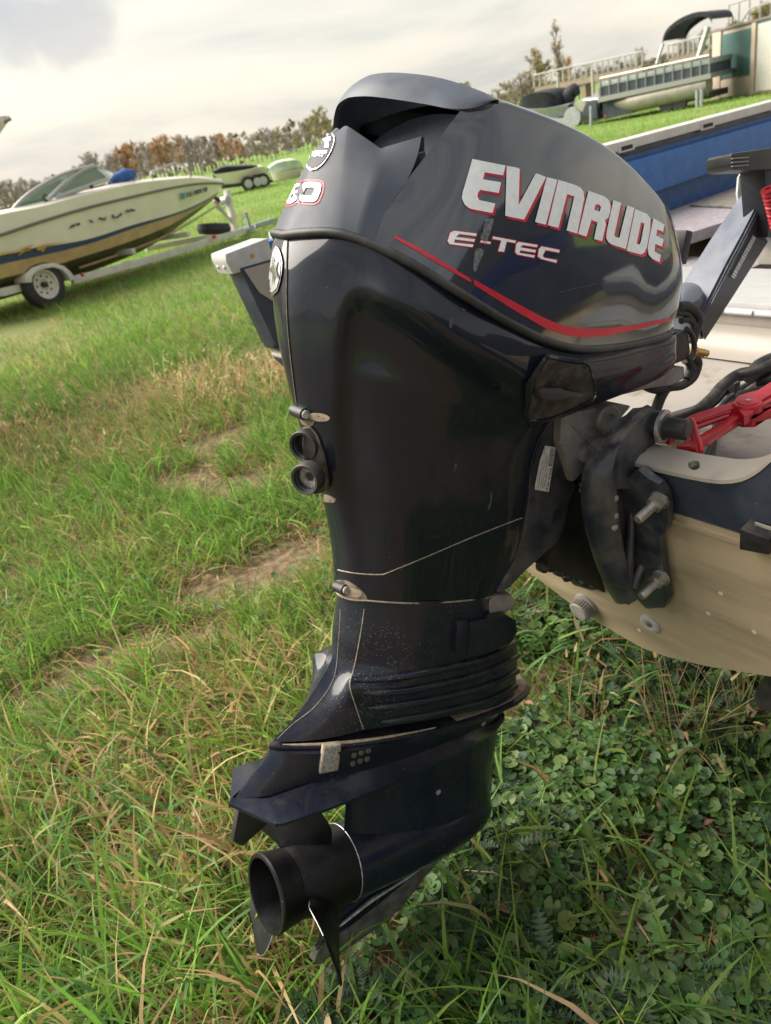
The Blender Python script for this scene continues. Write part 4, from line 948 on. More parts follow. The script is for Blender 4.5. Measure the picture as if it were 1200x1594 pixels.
# swivel bracket and tilt cylinder between the brackets
sw = [at(px, py, 1, YC - .100) for px, py in ((874, 650), (900, 640), (960, 628), (985, 632), (950, 672), (918, 700), (908, 735), (893, 752), (884, 722), (872, 690))]
swo = br_(prism('swivel_bracket', sw, (0, .15, 0), m_greymetal, bevel=.008))
br_(lathe('swivel_boss', [(-.01, .024), (.012, .024), (.016, .020), (.016, .010), (.012, .008)], at(940, 650, 1, YC - .103), (-.2, -1, 0), m_greymetal, seg=20), swo)
br_(lathe('swivel_boss', [(-.01, .014), (.010, .014), (.012, .010), (.012, .005)], at(908, 705, 1, YC - .103), (-.2, -1, 0), m_greymetal, seg=16), swo)
br_(tube('seam_line', [at(889, 660, 1, YC - .1015), at(922, 692, 1, YC - .1015)], .0014, m_seam, seg=5), swo)
cyl = [at(px, py, 1, YC - .03) for px, py in ((898, 740), (905, 780), (915, 830), (925, 880), (942, 915))]
br_(tube('tilt_cylinder', cyl, [.026, .03, .03, .03, .028], m_black, seg=16))
cy2 = [at(px, py, 1, YC - .02) for px, py in ((895, 840), (880, 870), (905, 890), (935, 905))]
br_(tube('trim_manifold', cy2, [.012, .028, .03, .024], m_black, seg=12))
ch = [at(px, py, 1, YC - .05) for px, py in ((845, 882), (858, 880), (870, 888), (882, 895), (896, 893), (910, 903), (925, 908))]
for i, p in enumerate(ch):
    br_(lathe('rubber_bush', [(-.012, .006), (-.008, .011), (.008, .011), (.012, .006)], p, (-.3, -.9, .3 * (-1) ** i), m_rubber, seg=12))
br_(tube('trim_hose', [at(px, py, 1, YC - .06) for px, py in ((893, 850), (905, 862), (912, 885), (930, 893))], .003, m_rubber, seg=6, spl=4))

# ------------------------------------------------------------------ front of the motor: grommet, hoses, tiller
gro = [M(px, py, -.10) for px, py in ((1048, 525), (1066, 513), (1072, 520), (1076, 548), (1070, 560), (1050, 568))]
prism('front_grommet', gro, (0, .09, 0), m_black, motor, bevel=.006)
tube('grommet_ring', [M(px, py, -.10) for px, py in ((1068, 512), (1077, 522), (1080, 545), (1072, 561))], .005, m_rubber, motor, seg=8, spl=4)
lathe('hose_barb', [(0, .010), (.006, .010), (.007, .006), (.012, .008), (.013, .0055), (.019, .0078), (.020, .0055), (.026, .0075), (.027, .005), (.034, .0065), (.036, .004)], M(1078, 547, -.07), (.93, -.30, -.04), m_brass, motor, seg=16)
for pts, r in ((((1056, 478), (1078, 482), (1087, 498), (1080, 520), (1076, 535)), .010), (((1054, 488), (1070, 490), (1079, 505), (1074, 525)), .006), (((1060, 500), (1072, 498), (1082, 512), (1081, 530)), .006),
               (((1076, 555), (1086, 565), (1080, 585), (1065, 598), (1045, 602), (1020, 606), (1005, 600)), .009), (((1040, 600), (1030, 615), (1022, 635), (1018, 648)), .010), (((1066, 560), (1075, 575), (1068, 590)), .008)):
    tube('hose', [M(px, py, -.055) for px, py in pts], r, m_rubber, motor, seg=10, spl=5)
prism('front_pan', [M(px, py, -.09) for px, py in ((960, 618), (1048, 572), (1066, 570), (1066, 590), (1045, 600), (1010, 605))], (0, .18, 0), m_greymetal, motor, bevel=.006)
box('front_latch', M(1057, 385, -.06), (.02, .03, .055), m_black, motor, bevel=.004)
tiller = empty('tiller_handle', parent=motor)
lft = [M(1050, 455, .045), M(1111, 360, .045), M(1150, 305, .045), M(1183, 262, .045)]
rgt = [M(1088, 500, -.040), M(1130, 415, -.040), M(1160, 358, -.040), M(1194, 288, -.040)]
far = [M(1096, 532, -.034), M(1150, 450, -.034), M(1182, 402, -.034), M(1225, 335, -.034)]
fl2 = [tuple(np.array(f) + np.array((0, .076, 0))) for f in far]
arm_o = loft('tiller_arm', [[l, r, f, g] for l, r, f, g in zip(lft, rgt, far, fl2)], m_tiller, tiller, smooth=25)
bm = bmesh.new(); bm.from_mesh(arm_o.data); bmesh.ops.bevel(bm, geom=bm.edges[:], offset=.006, segments=2, affect='EDGES'); bm.to_mesh(arm_o.data); bm.free()
arm_o.data.polygons.foreach_set('use_smooth', [True] * len(arm_o.data.polygons)); arm_o.data.set_sharp_from_angle(angle=math.radians(35))
def lerp(a, b, t): return Vector(a) * (1 - t) + Vector(b) * t
sidep = [lerp(rgt[0], far[0], .12), lerp(rgt[1], far[1], .12), lerp(rgt[3], far[3], .12), lerp(rgt[3], far[3], .9), lerp(far[1], rgt[1], .1), lerp(far[0], rgt[0], .1)]
side_face = prism('tiller_side_face', [p + Vector((0, -.0015, 0)) for p in sidep], (0, -.0015, 0), m_tdark, arm_o)
# raised lettering strip along the side (too small in the photo to read)
a0, a1 = Vector(M(1138, 430, -.0445)), Vector(M(1172, 366, -.0445)); wv = Vector(M(1143, 434, -.0445)) - a0
k = 0.0
while k < .96:
    w = random.uniform(.03, .055); s0 = a0 + (a1 - a0) * k; s1 = a0 + (a1 - a0) * (k + w)
    prism('print_mark', [s0, s1, s1 + wv * random.uniform(.75, 1), s0 + wv], (0, -.0008, 0), m_silver, side_face); k += w + .018
bump_ = lathe('pivot_boss', [(-.02, .035), (.0, .034), (.015, .028), (.022, .012), (.023, .001)], M(1068, 465, .0), (-.6, -.3, .6), m_tiller, tiller, seg=24)
prism('paint_chip', [M(px, py, -.0) for px, py in ((1170, 297), (1176, 290), (1177, 292), (1172, 300))], (-.002, -.001, .001), m_white, arm_o)
prism('tiller_grip_bracket', [M(px, py, -.07) for px, py in ((1138, 242), (1142, 238), (1200, 230), (1235, 232), (1235, 262), (1190, 264), (1142, 265), (1138, 258))], (.02, .06, 0), m_black, tiller, bevel=.004)
for yy in (247, 253, 259): tube('grip_groove', [M(1139, yy, -.071), M(1165, yy - 2, -.071)], .0012, m_greymetal, tiller, seg=5)
prism('tiller_grip_stem', [M(px, py, -.06) for px, py in ((1190, 262), (1232, 258), (1232, 385), (1196, 370))], (.0, .05, 0), m_tdark, tiller, bevel=.005)
prism('tiller_back_plate', [M(px, py, .06) for px, py in ((1148, 300), (1150, 275), (1158, 262), (1185, 262), (1150, 318))], (.01, .01, 0), m_alu, tiller, bevel=.002)
# red coiled safety cord hanging from the grip
helix = []
p0, p1 = Vector(M(1196, 292, -.085)), Vector(M(1216, 372, -.085))
dd, uu, ww = basis(p1 - p0)
for k in range(220):
    t = k / 219; a = t * 2 * math.pi * 13
    helix.append(p0 + (p1 - p0) * t + (uu * math.cos(a) + ww * math.sin(a)) * .0105)
co = tube('safety_cord', [MOTOR_M @ p for p in helix], .0036, m_cord, None, seg=6)
cen = sum((v.co for v in co.data.vertices), Vector()) / len(co.data.vertices)
co.data.transform(Matrix.Translation(-cen)); co.location = cen
setp(co, 'red coiled safety cord hanging from the tiller handle', 'cord')

# ------------------------------------------------------------------ loose things in the splash well
ZW = ZF - .005
def wf(px, py, dz=0.0): return at(px, py, 2, ZW + dz)
def origin_to(o):
    n = len(o.data.vertices); c = sum((v.co for v in o.data.vertices), Vector()) / n; c.z = min(v.co.z for v in o.data.vertices)
    o.data.transform(Matrix.Translation(-c)); o.location = c; return o
cable = empty('cable_bundle', wf(1120, 600)); setp(cable, 'thick bundle of black battery cables running along the splash well floor', 'cable')
CI = Matrix.Translation(-cable.location)
def cb(o, par=None):
    o.data.transform(CI); o.parent = par or cable; return o
cb(tube('main_cable', [wf(px, py, .02 + .01 * i) for i, (px, py) in enumerate(((1033, 654), (1060, 646), (1085, 638), (1105, 622), (1128, 597), (1150, 582), (1175, 577), (1215, 560)))], .0105, m_rubber, seg=12, spl=5))
cb(tube('second_cable', [wf(px, py, .014) for px, py in ((1060, 650), (1090, 641), (1115, 625), (1135, 602), (1150, 590), (1190, 585))], .0065, m_rubber, seg=10, spl=5))
cb(tube('thin_cable', [wf(px, py, .010) for px, py in ((1100, 713), (1108, 690), (1113, 665), (1118, 640), (1130, 624), (1145, 612), (1160, 600), (1180, 588), (1215, 575))], .0055, m_rubber, seg=8, spl=5))
cb(tube('thin_cable', [wf(px, py, .008) for px, py in ((1106, 715), (1112, 690), (1117, 665), (1121, 642))], .004, m_rubber, seg=8, spl=5))
cb(tube('cable_end', [wf(1150, 618, .02), wf(1175, 612, .022), wf(1215, 606, .03)], .012, m_rubber, seg=12, spl=4))
cb(tube('cable_clump', [wf(1165, 590, .05), wf(1185, 572, .06), wf(1215, 562, .06)], [.012, .02, .022], m_rubber, seg=10, spl=4))
cb(tube('cable_clump', [wf(1178, 596, .03), wf(1195, 592, .035), wf(1215, 586, .04)], .012, m_rubber, seg=10, spl=4))
cb(box('cable_tie', wf(1138, 604, .02), (.02, .03, .03), m_black, bevel=.004))
# red hose clamp pliers
ZP = .885
def wp(px, py, z=ZP): return at(px, py, 2, z)
pliers = empty('hose_pliers', wp(1162, 648)); setp(pliers, 'bright red plastic hose clamp pliers lying in the splash well', 'pliers')
PI_ = Matrix.Translation(-pliers.location)
def pb(o, par=None):
    o.data.transform(PI_); o.parent = par or pliers; return o
up_arm = [(1033, 690), (1036, 686), (1058, 670), (1075, 661), (1085, 657), (1140, 640), (1150, 630), (1165, 625), (1178, 622), (1200, 608), (1240, 590), (1240, 612), (1200, 628), (1180, 640), (1172, 655), (1158, 664), (1148, 652), (1142, 650), (1090, 668), (1078, 672), (1062, 680), (1042, 694)]
a_ = pb(prism('upper_arm', [wp(*p) for p in up_arm], (0, 0, .018), m_redpl, bevel=.003))
lo_arm = [(1052, 708), (1060, 704), (1090, 690), (1130, 665), (1140, 656), (1150, 655), (1158, 664), (1172, 664), (1180, 652), (1200, 640), (1240, 622), (1240, 640), (1200, 652), (1165, 663), (1150, 664), (1120, 683), (1092, 700), (1075, 709)]
b_ = pb(prism('lower_arm', [wp(*p, ZP - .008) for p in lo_arm], (0, 0, .016), m_redpl, bevel=.003))
for P in ([(1085, 662), (1135, 645), (1135, 648), (1086, 666)], [(1178, 632), (1200, 620), (1230, 606), (1230, 610), (1200, 625), (1180, 636)]):
    pb(prism('arm_recess', [wp(*p, ZP + .0182) for p in P], (0, 0, .001), m_cord), a_)
for P in ([(1100, 690), (1138, 663), (1141, 665), (1104, 693)],):
    pb(prism('arm_recess', [wp(*p, ZP + .0082) for p in P], (0, 0, .001), m_cord), b_)
for k in range(13):
    t = k / 12; p = wp(1086 + 48 * t, 657.5 - 15.5 * t, ZP + .017)
    pb(box('grip_tooth', p, (.003, .008, .004), m_redpl, bevel=.0008), a_)
c_ = wp(1163, 645, ZP)
piv = pb(lathe('pivot_disc', [(-.012, .024), (.019, .024), (.022, .022), (.022, .0165), (.024, .0155), (.025, .013), (.025, .004)], c_, (0, 0, 1), m_redpl, seg=32))
pb(lathe('pivot_pin', [(.022, .004), (.027, .004), (.028, .002)], c_, (0, 0, 1), m_steel, seg=12), piv)
rg = [wp(px, py, ZP + dz) for px, py, dz in ((1070, 656, .01), (1074, 653, .02), (1080, 660, .025), (1086, 680, .022), (1091, 700, .016), (1091, 708, .006), (1085, 706, .0), (1079, 690, -.004), (1074, 668, .0))]
pb(tube('locking_ring', rg, .0042, m_redpl, seg=8, spl=4, closed=True))
# crumb of dirt on the lip and a stone in the well
def pebble(name, c, r, mat, seed):
    bm = bmesh.new(); bmesh.ops.create_icosphere(bm, subdivisions=2, radius=r); rn = random.Random(seed)
    for v in bm.verts: v.co *= rn.uniform(.75, 1.2); v.co.z *= .7
    for v in bm.verts: v.co += Vector(c)
    return frombm(name, bm, mat, None, 60)
m_dirt = material('dry_dirt', (.06, .055, .04), .95, var=.3, vscale=100)
d_ = pebble('dirt_crumb', at(1081, 724, 2, .94), .008, m_dirt, 3); setp(d_, 'small dark dirt crumb on the cream transom lip', 'dirt'); origin_to(d_)
m_rope = material('old_rope', (.32, .26, .19), .95, var=.35, vscale=90, bump=.8, bscale=260, bdist=.003)
rp = tube('rope_end', [wf(px, py, .03) for px, py in ((1036, 704), (1047, 692), (1058, 684), (1063, 676), (1060, 668))], [.012, .017, .018, .017, .011], m_rope, None, seg=10, spl=4)
setp(rp, 'frayed dirty tan rope end beside the tilt tube nut', 'rope'); origin_to(rp)
# trailer part visible at the right edge below the hull
m_trail = material('trailer_black', (.015, .015, .017), .45, var=.3, vscale=30, dust=DUST, dust_amt=.5, bump=.1, bscale=100)
tpos = at(1195, 1085, 0, 1.0); rest = empty('trailer_bunk', (tpos.x, tpos.y, 0)); setp(rest, 'black trailer bunk bracket under the hull at the right edge', 'trailer')
RI = Matrix.Translation(-Vector((tpos.x, tpos.y, 0)))
def rb_(o, par=None): o.data.transform(RI); o.parent = par or rest; return o
X0 = .99
pb_ = [at(px, py, 0, X0) for px, py in ((1172, 1088), (1177, 1070), (1188, 1054), (1200, 1047), (1240, 1042), (1240, 1112), (1200, 1110), (1180, 1104))]
rb_(prism('bunk_bracket', pb_, (.05, .0, .0), m_trail, bevel=.006))
q = at(1250, 1080, 0, X0 + .08)
rb_(tube('trailer_post', [(q.x, q.y, 0), (q.x, q.y, q.z)], .03, m_trail, seg=10)); rb_(box('trailer_rail', (q.x + 2.6, q.y, .33), (3.6, .06, .09), m_trail, bevel=.006))
# ================================================================== BACKGROUND BOATS, TRAILERS, SHED
class Frame:
    """local frame standing on the ground: x along the thing, y to its left, z up"""
    def __init__(self, name, x, y, ang, label, cat, group=None, z=0.0):
        self.o = empty(name); self.o.location = (x, y, z); self.o.rotation_euler = (0, 0, ang)
        self.m = Matrix.Translation((x, y, z)) @ Matrix.Rotation(ang, 4, 'Z'); self.mi = self.m.inverted()
        self.c = self.mi @ CAM; self.r3 = self.mi.to_3x3()
        setp(self.o, label, cat, group)
    def p(self, px, py, y):
        r = self.r3 @ ray(px, py); s = (y - self.c.y) / r.y; q = self.c + r * s; return (q.x, y, q.z)
m_gel = material('runabout_gelcoat', (0.74, 0.67, 0.565), 0.35, coat=.3, coat_rough=.15, var=.05, vscale=2)
m_gold = material('bottom_tan', (0.56, 0.38, 0.20), 0.55, var=.12, vscale=4)
m_bottom = material('bottom_olive', (0.17, 0.145, 0.10), 0.6, var=.2, vscale=4)
m_bstripe = material('stripe_blue', (0.025, 0.04, 0.13), 0.4, coat=.2)
m_yellow = material('flash_yellow', (0.55, 0.33, 0.04), 0.5)
m_rub = material('rub_rail', (0.16, 0.14, 0.12), 0.6)
m_trw = material('trailer_white', (0.62, 0.57, 0.52), 0.5, var=.08, vscale=6, dust=DUST, dust_amt=.3)
m_tyre = material('tyre', (0.035, 0.032, 0.032), 0.8, var=.25, vscale=20, bump=.4, bscale=60, bdist=.004)
m_rim = material('rim_white', (0.60, 0.56, 0.48), 0.5, var=.1, vscale=8, dust=DUST, dust_amt=.3)
m_galv = material('galvanised', (0.36, 0.38, 0.40), 0.5, metal=.5, var=.15, vscale=12)
m_bluec = material('blue_canvas', (0.03, 0.09, 0.30), 0.8, var=.2, vscale=12, bump=.4, bscale=40, bdist=.01)
m_blackc = material('black_canvas', (0.02, 0.022, 0.028), 0.8, var=.3, vscale=8, bump=.4, bscale=14, bdist=.02)
m_orange = material('marker_orange', (0.6, 0.11, 0.02), 0.35)
m_teal = material('sticker_teal', (0.02, 0.26, 0.26), 0.5)
m_charc = material('letter_charcoal', (0.05, 0.055, 0.06), 0.5)
m_glass = material('tinted_glass', (0.42, 0.55, 0.53), 0.05, spec=.6, trans=.85)
m_seatd = material('cockpit_dark', (0.07, 0.08, 0.085), 0.7)
m_silvert = material('aluminium_tube', (0.42, 0.41, 0.41), 0.35, metal=.7)
def wheel(fr, name, c, r, w, par):
    """c in the frame, axle along y (towards -y is the near side)"""
    x, y, z = c
    root = empty(name, (x, y, z), par)
    lathe('tyre', [(-w/2, r*.62), (-w/2, r*.86), (-w*.42, r*.96), (-w*.25, r), (w*.25, r), (w*.42, r*.96), (w/2, r*.86), (w/2, r*.62), (w*.3, r*.58), (-w*.3, r*.58)], (0, 0, 0), (0, -1, 0), m_tyre, root, seg=36)
    rim = lathe('rim', [(w*.1, r*.02), (w*.12, r*.2), (w*.22, r*.24), (w*.22, r*.40), (w*.30, r*.50), (w*.5, r*.56), (w*.52, r*.61), (w*.46, r*.63), (-w*.4, r*.63), (-w*.4, r*.02)], (0, 0, 0), (0, -1, 0), m_rim, root, seg=36)
    lathe('hub_cap', [(w*.1, r*.13), (w*.45, r*.12), (w*.5, r*.08), (w*.5, .005)], (0, 0, 0), (0, -1, 0), m_trail, rim, seg=16)
    for k in range(8):
        a = 2 * math.pi * k / 8; lathe('rim_hole', [(w*.2, .018), (w*.235, .018)], (r*.38*math.cos(a), 0, r*.38*math.sin(a)), (0, -1, 0), m_dark, rim, seg=8)
    return root

# ------------------------------------------------------------------ cream runabout on its trailer, left
ANG = math.radians(24)
wx, wy = 2.24, 11.82
cxx, cyy = wx - math.sin(ANG) * 1.02, wy + math.cos(ANG) * 1.02
RB = Frame('runabout', cxx, cyy, ANG, 'cream runabout with blue stripe and tan bottom on a white trailer', 'boat')
bw = [1.12, 1.12, 1.12, 1.08, .95, .74, .42, .04]
def hrow(pts, f=1.0): return [RB.p(px, py, -b * f) for (px, py), b in zip(pts, bw)]
sheer = hrow([(-60, 352), (0, 334), (60, 322), (130, 304), (207, 286), (265, 279), (310, 277), (347, 284)])
rubr = hrow([(-60, 384), (0, 366), (60, 346), (130, 325), (207, 306), (265, 293), (310, 286), (347, 286)], 1.0)
btop = hrow([(-60, 416), (0, 398), (60, 386), (134, 373), (207, 350), (265, 334), (305, 319), (341, 298)], .96)
bbot = hrow([(-60, 430), (0, 412), (60, 399), (134, 381), (207, 356), (265, 338), (306, 322), (340, 300)], .95)
tanb = hrow([(-60, 452), (0, 434), (60, 420), (134, 398), (207, 374), (262, 352), (303, 328), (338, 304)], .88)
keel = [(a[0], 0, min(a[2] - .34, .62 - .0) if i < 5 else a[2] - (.30, .18, .03)[i - 5]) for i, a in enumerate(tanb)]
def strip(name, r1, r2, mat, par, n=5, smooth=60): return gridmesh(name, netgrid([r1, r2], n, 3), mat, par, mirror=True, smooth=smooth)
hull = empty('hull', parent=RB.o)
strip('deck_flare', sheer, rubr, m_gel, hull); strip('topside', rubr, btop, m_gel, hull); strip('blue_stripe', btop, bbot, m_bstripe, hull)
strip('tan_band', bbot, tanb, m_gold, hull); strip('bottom', tanb, keel, m_bottom, hull)
rr_ = [(p[0], p[1] - .012, p[2]) for p in spline(rubr, 5)]
tube('rub_rail', rr_ + [(p[0], -p[1], p[2]) for p in reversed(rr_)], .022, m_rub, RB.o, seg=6)
deckc = [(p[0], p[1] * .75, p[2] + .05) for p in sheer]; deckm = [(p[0], 0, p[2] + .07) for p in sheer]
strip('deck', sheer, deckc, m_gel, RB.o); 
fd = [p for p in zip(deckc, deckm)][4:]
gridmesh('fore_deck', netgrid([[a for a, b in fd], [b for a, b in fd]], 4, 3), m_gel, RB.o, mirror=True)
gridmesh('cockpit_well', netgrid([[ (p[0], p[1], p[2]) for p in deckc[:5]], [(p[0], p[1] * .95, p[2] - .3) for p in deckc[:5]], [(p[0], 0, p[2] - .35) for p in deckc[:5]]], 3, 2), m_seatd, RB.o, mirror=True)
sl = tanb[3:7]; tube('strake', [(p[0], p[1] * .72, p[2] - .16) for p in tanb[3:8]], .02, m_gold, RB.o, seg=6, spl=4)
# windshield
wy_ = -.86
def rp_(px, py, y=wy_): return RB.p(px, py, y)
wsa = [(18, 328), (40, 305), (70, 285), (100, 270), (135, 260), (146, 257)]
ws = empty('windshield', parent=RB.o)
tube('top_frame', [rp_(*p) for p in wsa], .022, m_silvert, ws, seg=8, spl=4)
tube('corner_post', [rp_(74, 312), rp_(95, 290), rp_(120, 270), rp_(146, 258)], .030, m_silvert, ws, seg=8, spl=4)
tube('lower_frame', [rp_(85, 308), rp_(120, 296), rp_(150, 285), rp_(168, 279)], .036, m_silvert, ws, seg=8)
tube('centre_frame', [rp_(146, 258), rp_(172, 268, -.5), rp_(208, 285, -.2)], .020, m_silvert, ws, seg=8)
prism('side_pane', [rp_(*p) for p in ((20, 328), (40, 307), (70, 287), (100, 272), (140, 260), (120, 268), (96, 288), (76, 311), (50, 318))], (0, .012, 0), m_glass, ws)
prism('quarter_pane', [rp_(*p) for p in ((88, 306), (106, 286), (125, 270), (146, 259), (168, 278), (150, 283), (120, 294))], (0, .012, 0), m_glass, ws)
prism('front_pane', [rp_(147, 258), rp_(168, 278), rp_(208, 286, -.2), rp_(176, 268, -.45)], (0.01, .01, 0), m_glass, ws)
tube('far_frame', [rp_(20, 326, .86), rp_(80, 282, .86), rp_(130, 262, .86)], .022, m_silvert, ws, seg=6, spl=3)
tube('windshield_arm', [rp_(70, 313), rp_(66, 306), rp_(72, 302)], .012, m_trail, ws, seg=6)
for p in ((71, 314), (142, 291)): lathe('frame_clamp', [(-.02, .03), (.02, .03)], rp_(*p, wy_ - .03), (0, -1, 0), m_trail, ws, seg=8)
tube('folded_cover', [rp_(172, 284, -.6), rp_(182, 279, -.6), rp_(195, 273, -.6), rp_(206, 271, -.6)], [.05, .085, .10, .075], m_bluec, RB.o, seg=12, spl=4)
brl = empty('bow_rail', parent=RB.o)
tube('rail_tube', [rp_(238, 280, -.7), rp_(235, 270, -.7), rp_(245, 265, -.7), rp_(284, 256, -.55), rp_(291, 262, -.5), rp_(297, 276, -.45)], .016, m_silvert, brl, seg=8, spl=3)
# raised lettering on the topside and registration number
FU = [rubr, btop]
def htop(px, py, off=.012):
    best = None
    for i in range(7):
        a, b = rubr[i], btop[i]; c, d = rubr[i+1], btop[i+1]
        t = np.clip((RB.p(px, py, a[1])[0] - a[0]) / (c[0] - a[0] + 1e-9), 0, 1)
        if 0 < t < 1: best = a[1] + (c[1] - a[1]) * t
    y = best if best is not None else -1.0
    return RB.p(px, py, y * .985 - off)
def hmark(name, P, mat, par, th=.01): return prism(name, [htop(*p) for p in P], (0, -th, 0), mat, par)
let = [[(107,356.5),(110,352),(114,354),(118,349),(122,351.5),(124.5,349.5),(123,346.5),(118,348),(114,351),(112,349.5)],
       [(138,342.5),(141.5,342.5),(146,346.5),(143.5,347)],
       [(152,342.5),(156,341),(153,338.5),(157,338.8),(160,340),(166,337),(164,339.5),(162,341),(167,341.5),(163,343),(159,341.8)],
       [(174,334.5),(177,334),(176.5,337.5),(180,337.5),(186,334.5),(187,331.5),(189.5,331.5),(189,335.5),(182,339.5),(175,340)],
       [(193,334),(196,329.5),(200,331),(203,327.5),(206,329.5),(210.5,328.5),(209,326),(203,325),(200,328),(197,326.5)]]
for P in let: hmark('letter', P, m_charc, hull)
hmark('registration_sticker', [(282, 301), (287.5, 300), (287.5, 309.5), (282, 310.5)], m_teal, hull)
for i, (x0, x1) in enumerate(((290, 294), (294.8, 298.6), (301, 303.6), (304.4, 307), (307.6, 310.4), (311, 313.4), (316, 318.6), (319.4, 322))):
    y0 = 300.5 - (x0 - 290) * .30
    hmark('letter', [(x0, y0), (x0 + 1, y0 - .3), (x0 + 1, y0 + 4), (x1 - 1, y0 + 3.6), (x1 - 1, y0 - .6), (x1, y0 - .9), (x1, y0 + 6), (x0, y0 + 7)] if i % 2 else [(x0, y0), (x1, y0 - .9), (x1, y0 + 2), (x0 + 1.1, y0 + 3), (x0 + 1.1, y0 + 4.2), (x1, y0 + 3.6), (x1, y0 + 5.6), (x0, y0 + 6.6)], m_charc, hull)
hmark('flash_mark', [(28, 398), (36, 391), (34, 387), (42, 384), (51, 380), (48, 385), (40, 390), (30, 397)], m_yellow, hull)
hmark('flash_mark', [(0, 394), (30, 390), (40, 386), (52, 388), (70, 380), (100, 377), (125, 372), (72, 383), (60, 390), (55, 387), (40, 391), (2, 397)], m_yellow, hull)
hmark('flash_mark', [(64, 390), (72, 383), (66, 392)], m_yellow, hull)
# trailer
TR = Frame('boat_trailer', cxx, cyy, ANG, 'white painted boat trailer under the cream runabout', 'trailer')
NY = -1.02
wheel(TR, 'wheel', (0, NY + .09, .325), .325, .20, TR.o)
fd_o = [(39, 440), (40, 428), (50, 417), (66, 411), (84, 409), (100, 414), (111, 424), (118, 434)]; fd_i = [(50, 440), (51, 430), (58, 423), (70, 418), (84, 416), (97, 420), (105, 428), (110, 437)]
prism('fender', [TR.p(*p, NY - .04) for p in fd_o] + [TR.p(*p, NY - .04) for p in reversed(fd_i)], (0, .26, 0), m_trw, TR.o, bevel=.015)
tube('fender_marker', [TR.p(127, 428, NY - .03), TR.p(129, 427, NY - .03)], .03, m_orange, TR.o, seg=8)
rails = [(( -40, 462), (0, 449), (36, 441)), ((112, 430), (200, 408), (260, 391), (330, 369))]
for seg_, y0 in ((rails[0], NY + .12), (rails[1], NY + .12)):
    for P in zip(seg_[:-1], seg_[1:]):
        a, b = TR.p(*P[0], y0), TR.p(*P[1], y0)
        prism('side_rail', [(a[0], a[1], a[2]), (b[0], b[1], b[2]), (b[0], b[1], b[2] - .10), (a[0], a[1], a[2] - .11)], (0, .06, 0), m_trw, TR.o, bevel=.006)
a, b = TR.p(330, 369, NY + .12), TR.p(385, 353, -.05)
for s in (1, -1): prism('tongue_rail', [(a[0], a[1] * s, a[2]), (b[0], b[1] * s, b[2]), (b[0], b[1] * s, b[2] - .10), (a[0], a[1] * s, a[2] - .10)], (0, .06 * s, 0), m_trw, TR.o, bevel=.006)
c = TR.p(428, 338, 0)
prism('coupler', [(b[0] - .1, -.05, b[2] + .01), (c[0], -.05, c[2]), (c[0], -.05, c[2] - .10), (b[0] - .1, -.05, b[2] - .10)], (0, .10, 0), m_galv, TR.o, bevel=.01)
prism('far_rail', [(-2.5, .9, .46), (3.2, .9, .46), (3.2, .9, .36), (-2.5, .9, .36)], (0, .06, 0), m_trw, TR.o, bevel=.006)
for x in (-1.6, .02, 1.8, 3.1): box('cross_member', (x, 0, .40), (.08, 1.9, .08), m_trw, TR.o, bevel=.006)
for y in (-.55, .55): prism('bunk', [(-2.4, y, .62), (2.2, y, .70), (2.2, y, .56), (-2.4, y, .48)], (0, .1, 0), m_trail, TR.o, bevel=.01)
wp_ = [TR.p(353, 296, 0), TR.p(358, 330, 0), TR.p(366, 364, 0)]
prism('winch_post', [(wp_[0][0] - .06, -.05, wp_[0][2]), (wp_[0][0] + .06, -.05, wp_[0][2]), (wp_[2][0] + .06, -.05, wp_[2][2]), (wp_[2][0] - .06, -.05, wp_[2][2])], (0, .10, 0), m_trw, TR.o, bevel=.006)
tube('post_brace', [TR.p(333, 312, 0), TR.p(372, 360, 0)], .045, m_trw, TR.o, seg=4)
lathe('bow_roller', [(-.06, .05), (0, .06), (.06, .05)], TR.p(337, 312, 0), (0, 1, 0), m_trail, TR.o, seg=12)
tube('winch_handle', [TR.p(352, 318, -.12), TR.p(344, 330, -.12), TR.p(336, 322, -.12)], .012, m_galv, TR.o, seg=6)
lathe('winch', [(-.09, .05), (-.085, .08), (.085, .08), (.09, .05)], TR.p(350, 312, 0), (0, 1, 0), m_galv, TR.o, seg=14)
sp = TR.p(333, 356, -.2)
lathe('spare_wheel', [(-.10, .20), (-.09, .30), (0, .33), (.09, .30), (.10, .20), (.05, .19), (-.05, .19)], sp, (0.15, -.1, 1), m_tyre, TR.o, seg=28)
tube('tongue_jack', [TR.p(393, 372, -.12), TR.p(388, 350, -.12), TR.p(382, 330, -.12)], .035, m_galv, TR.o, seg=10)
tube('jack_handle', [TR.p(384, 336, -.14), TR.p(377, 340, -.2), TR.p(377, 356, -.2)], .014, m_galv, TR.o, seg=6)
box('jack_foot', (TR.p(393, 372, -.12)[0], -.12, .012), (.14, .14, .024), m_galv, TR.o, bevel=.004)
tube('safety_chain', [TR.p(389, 352, -.1), TR.p(386, 362, -.1), TR.p(392, 368, -.1), TR.p(397, 350, -.1)], .014, m_galv, TR.o, seg=6, spl=4)
tube('side_marker', [TR.p(332, 369, NY + .05), TR.p(335, 368, NY + .05)], .035, m_orange, TR.o, seg=8)

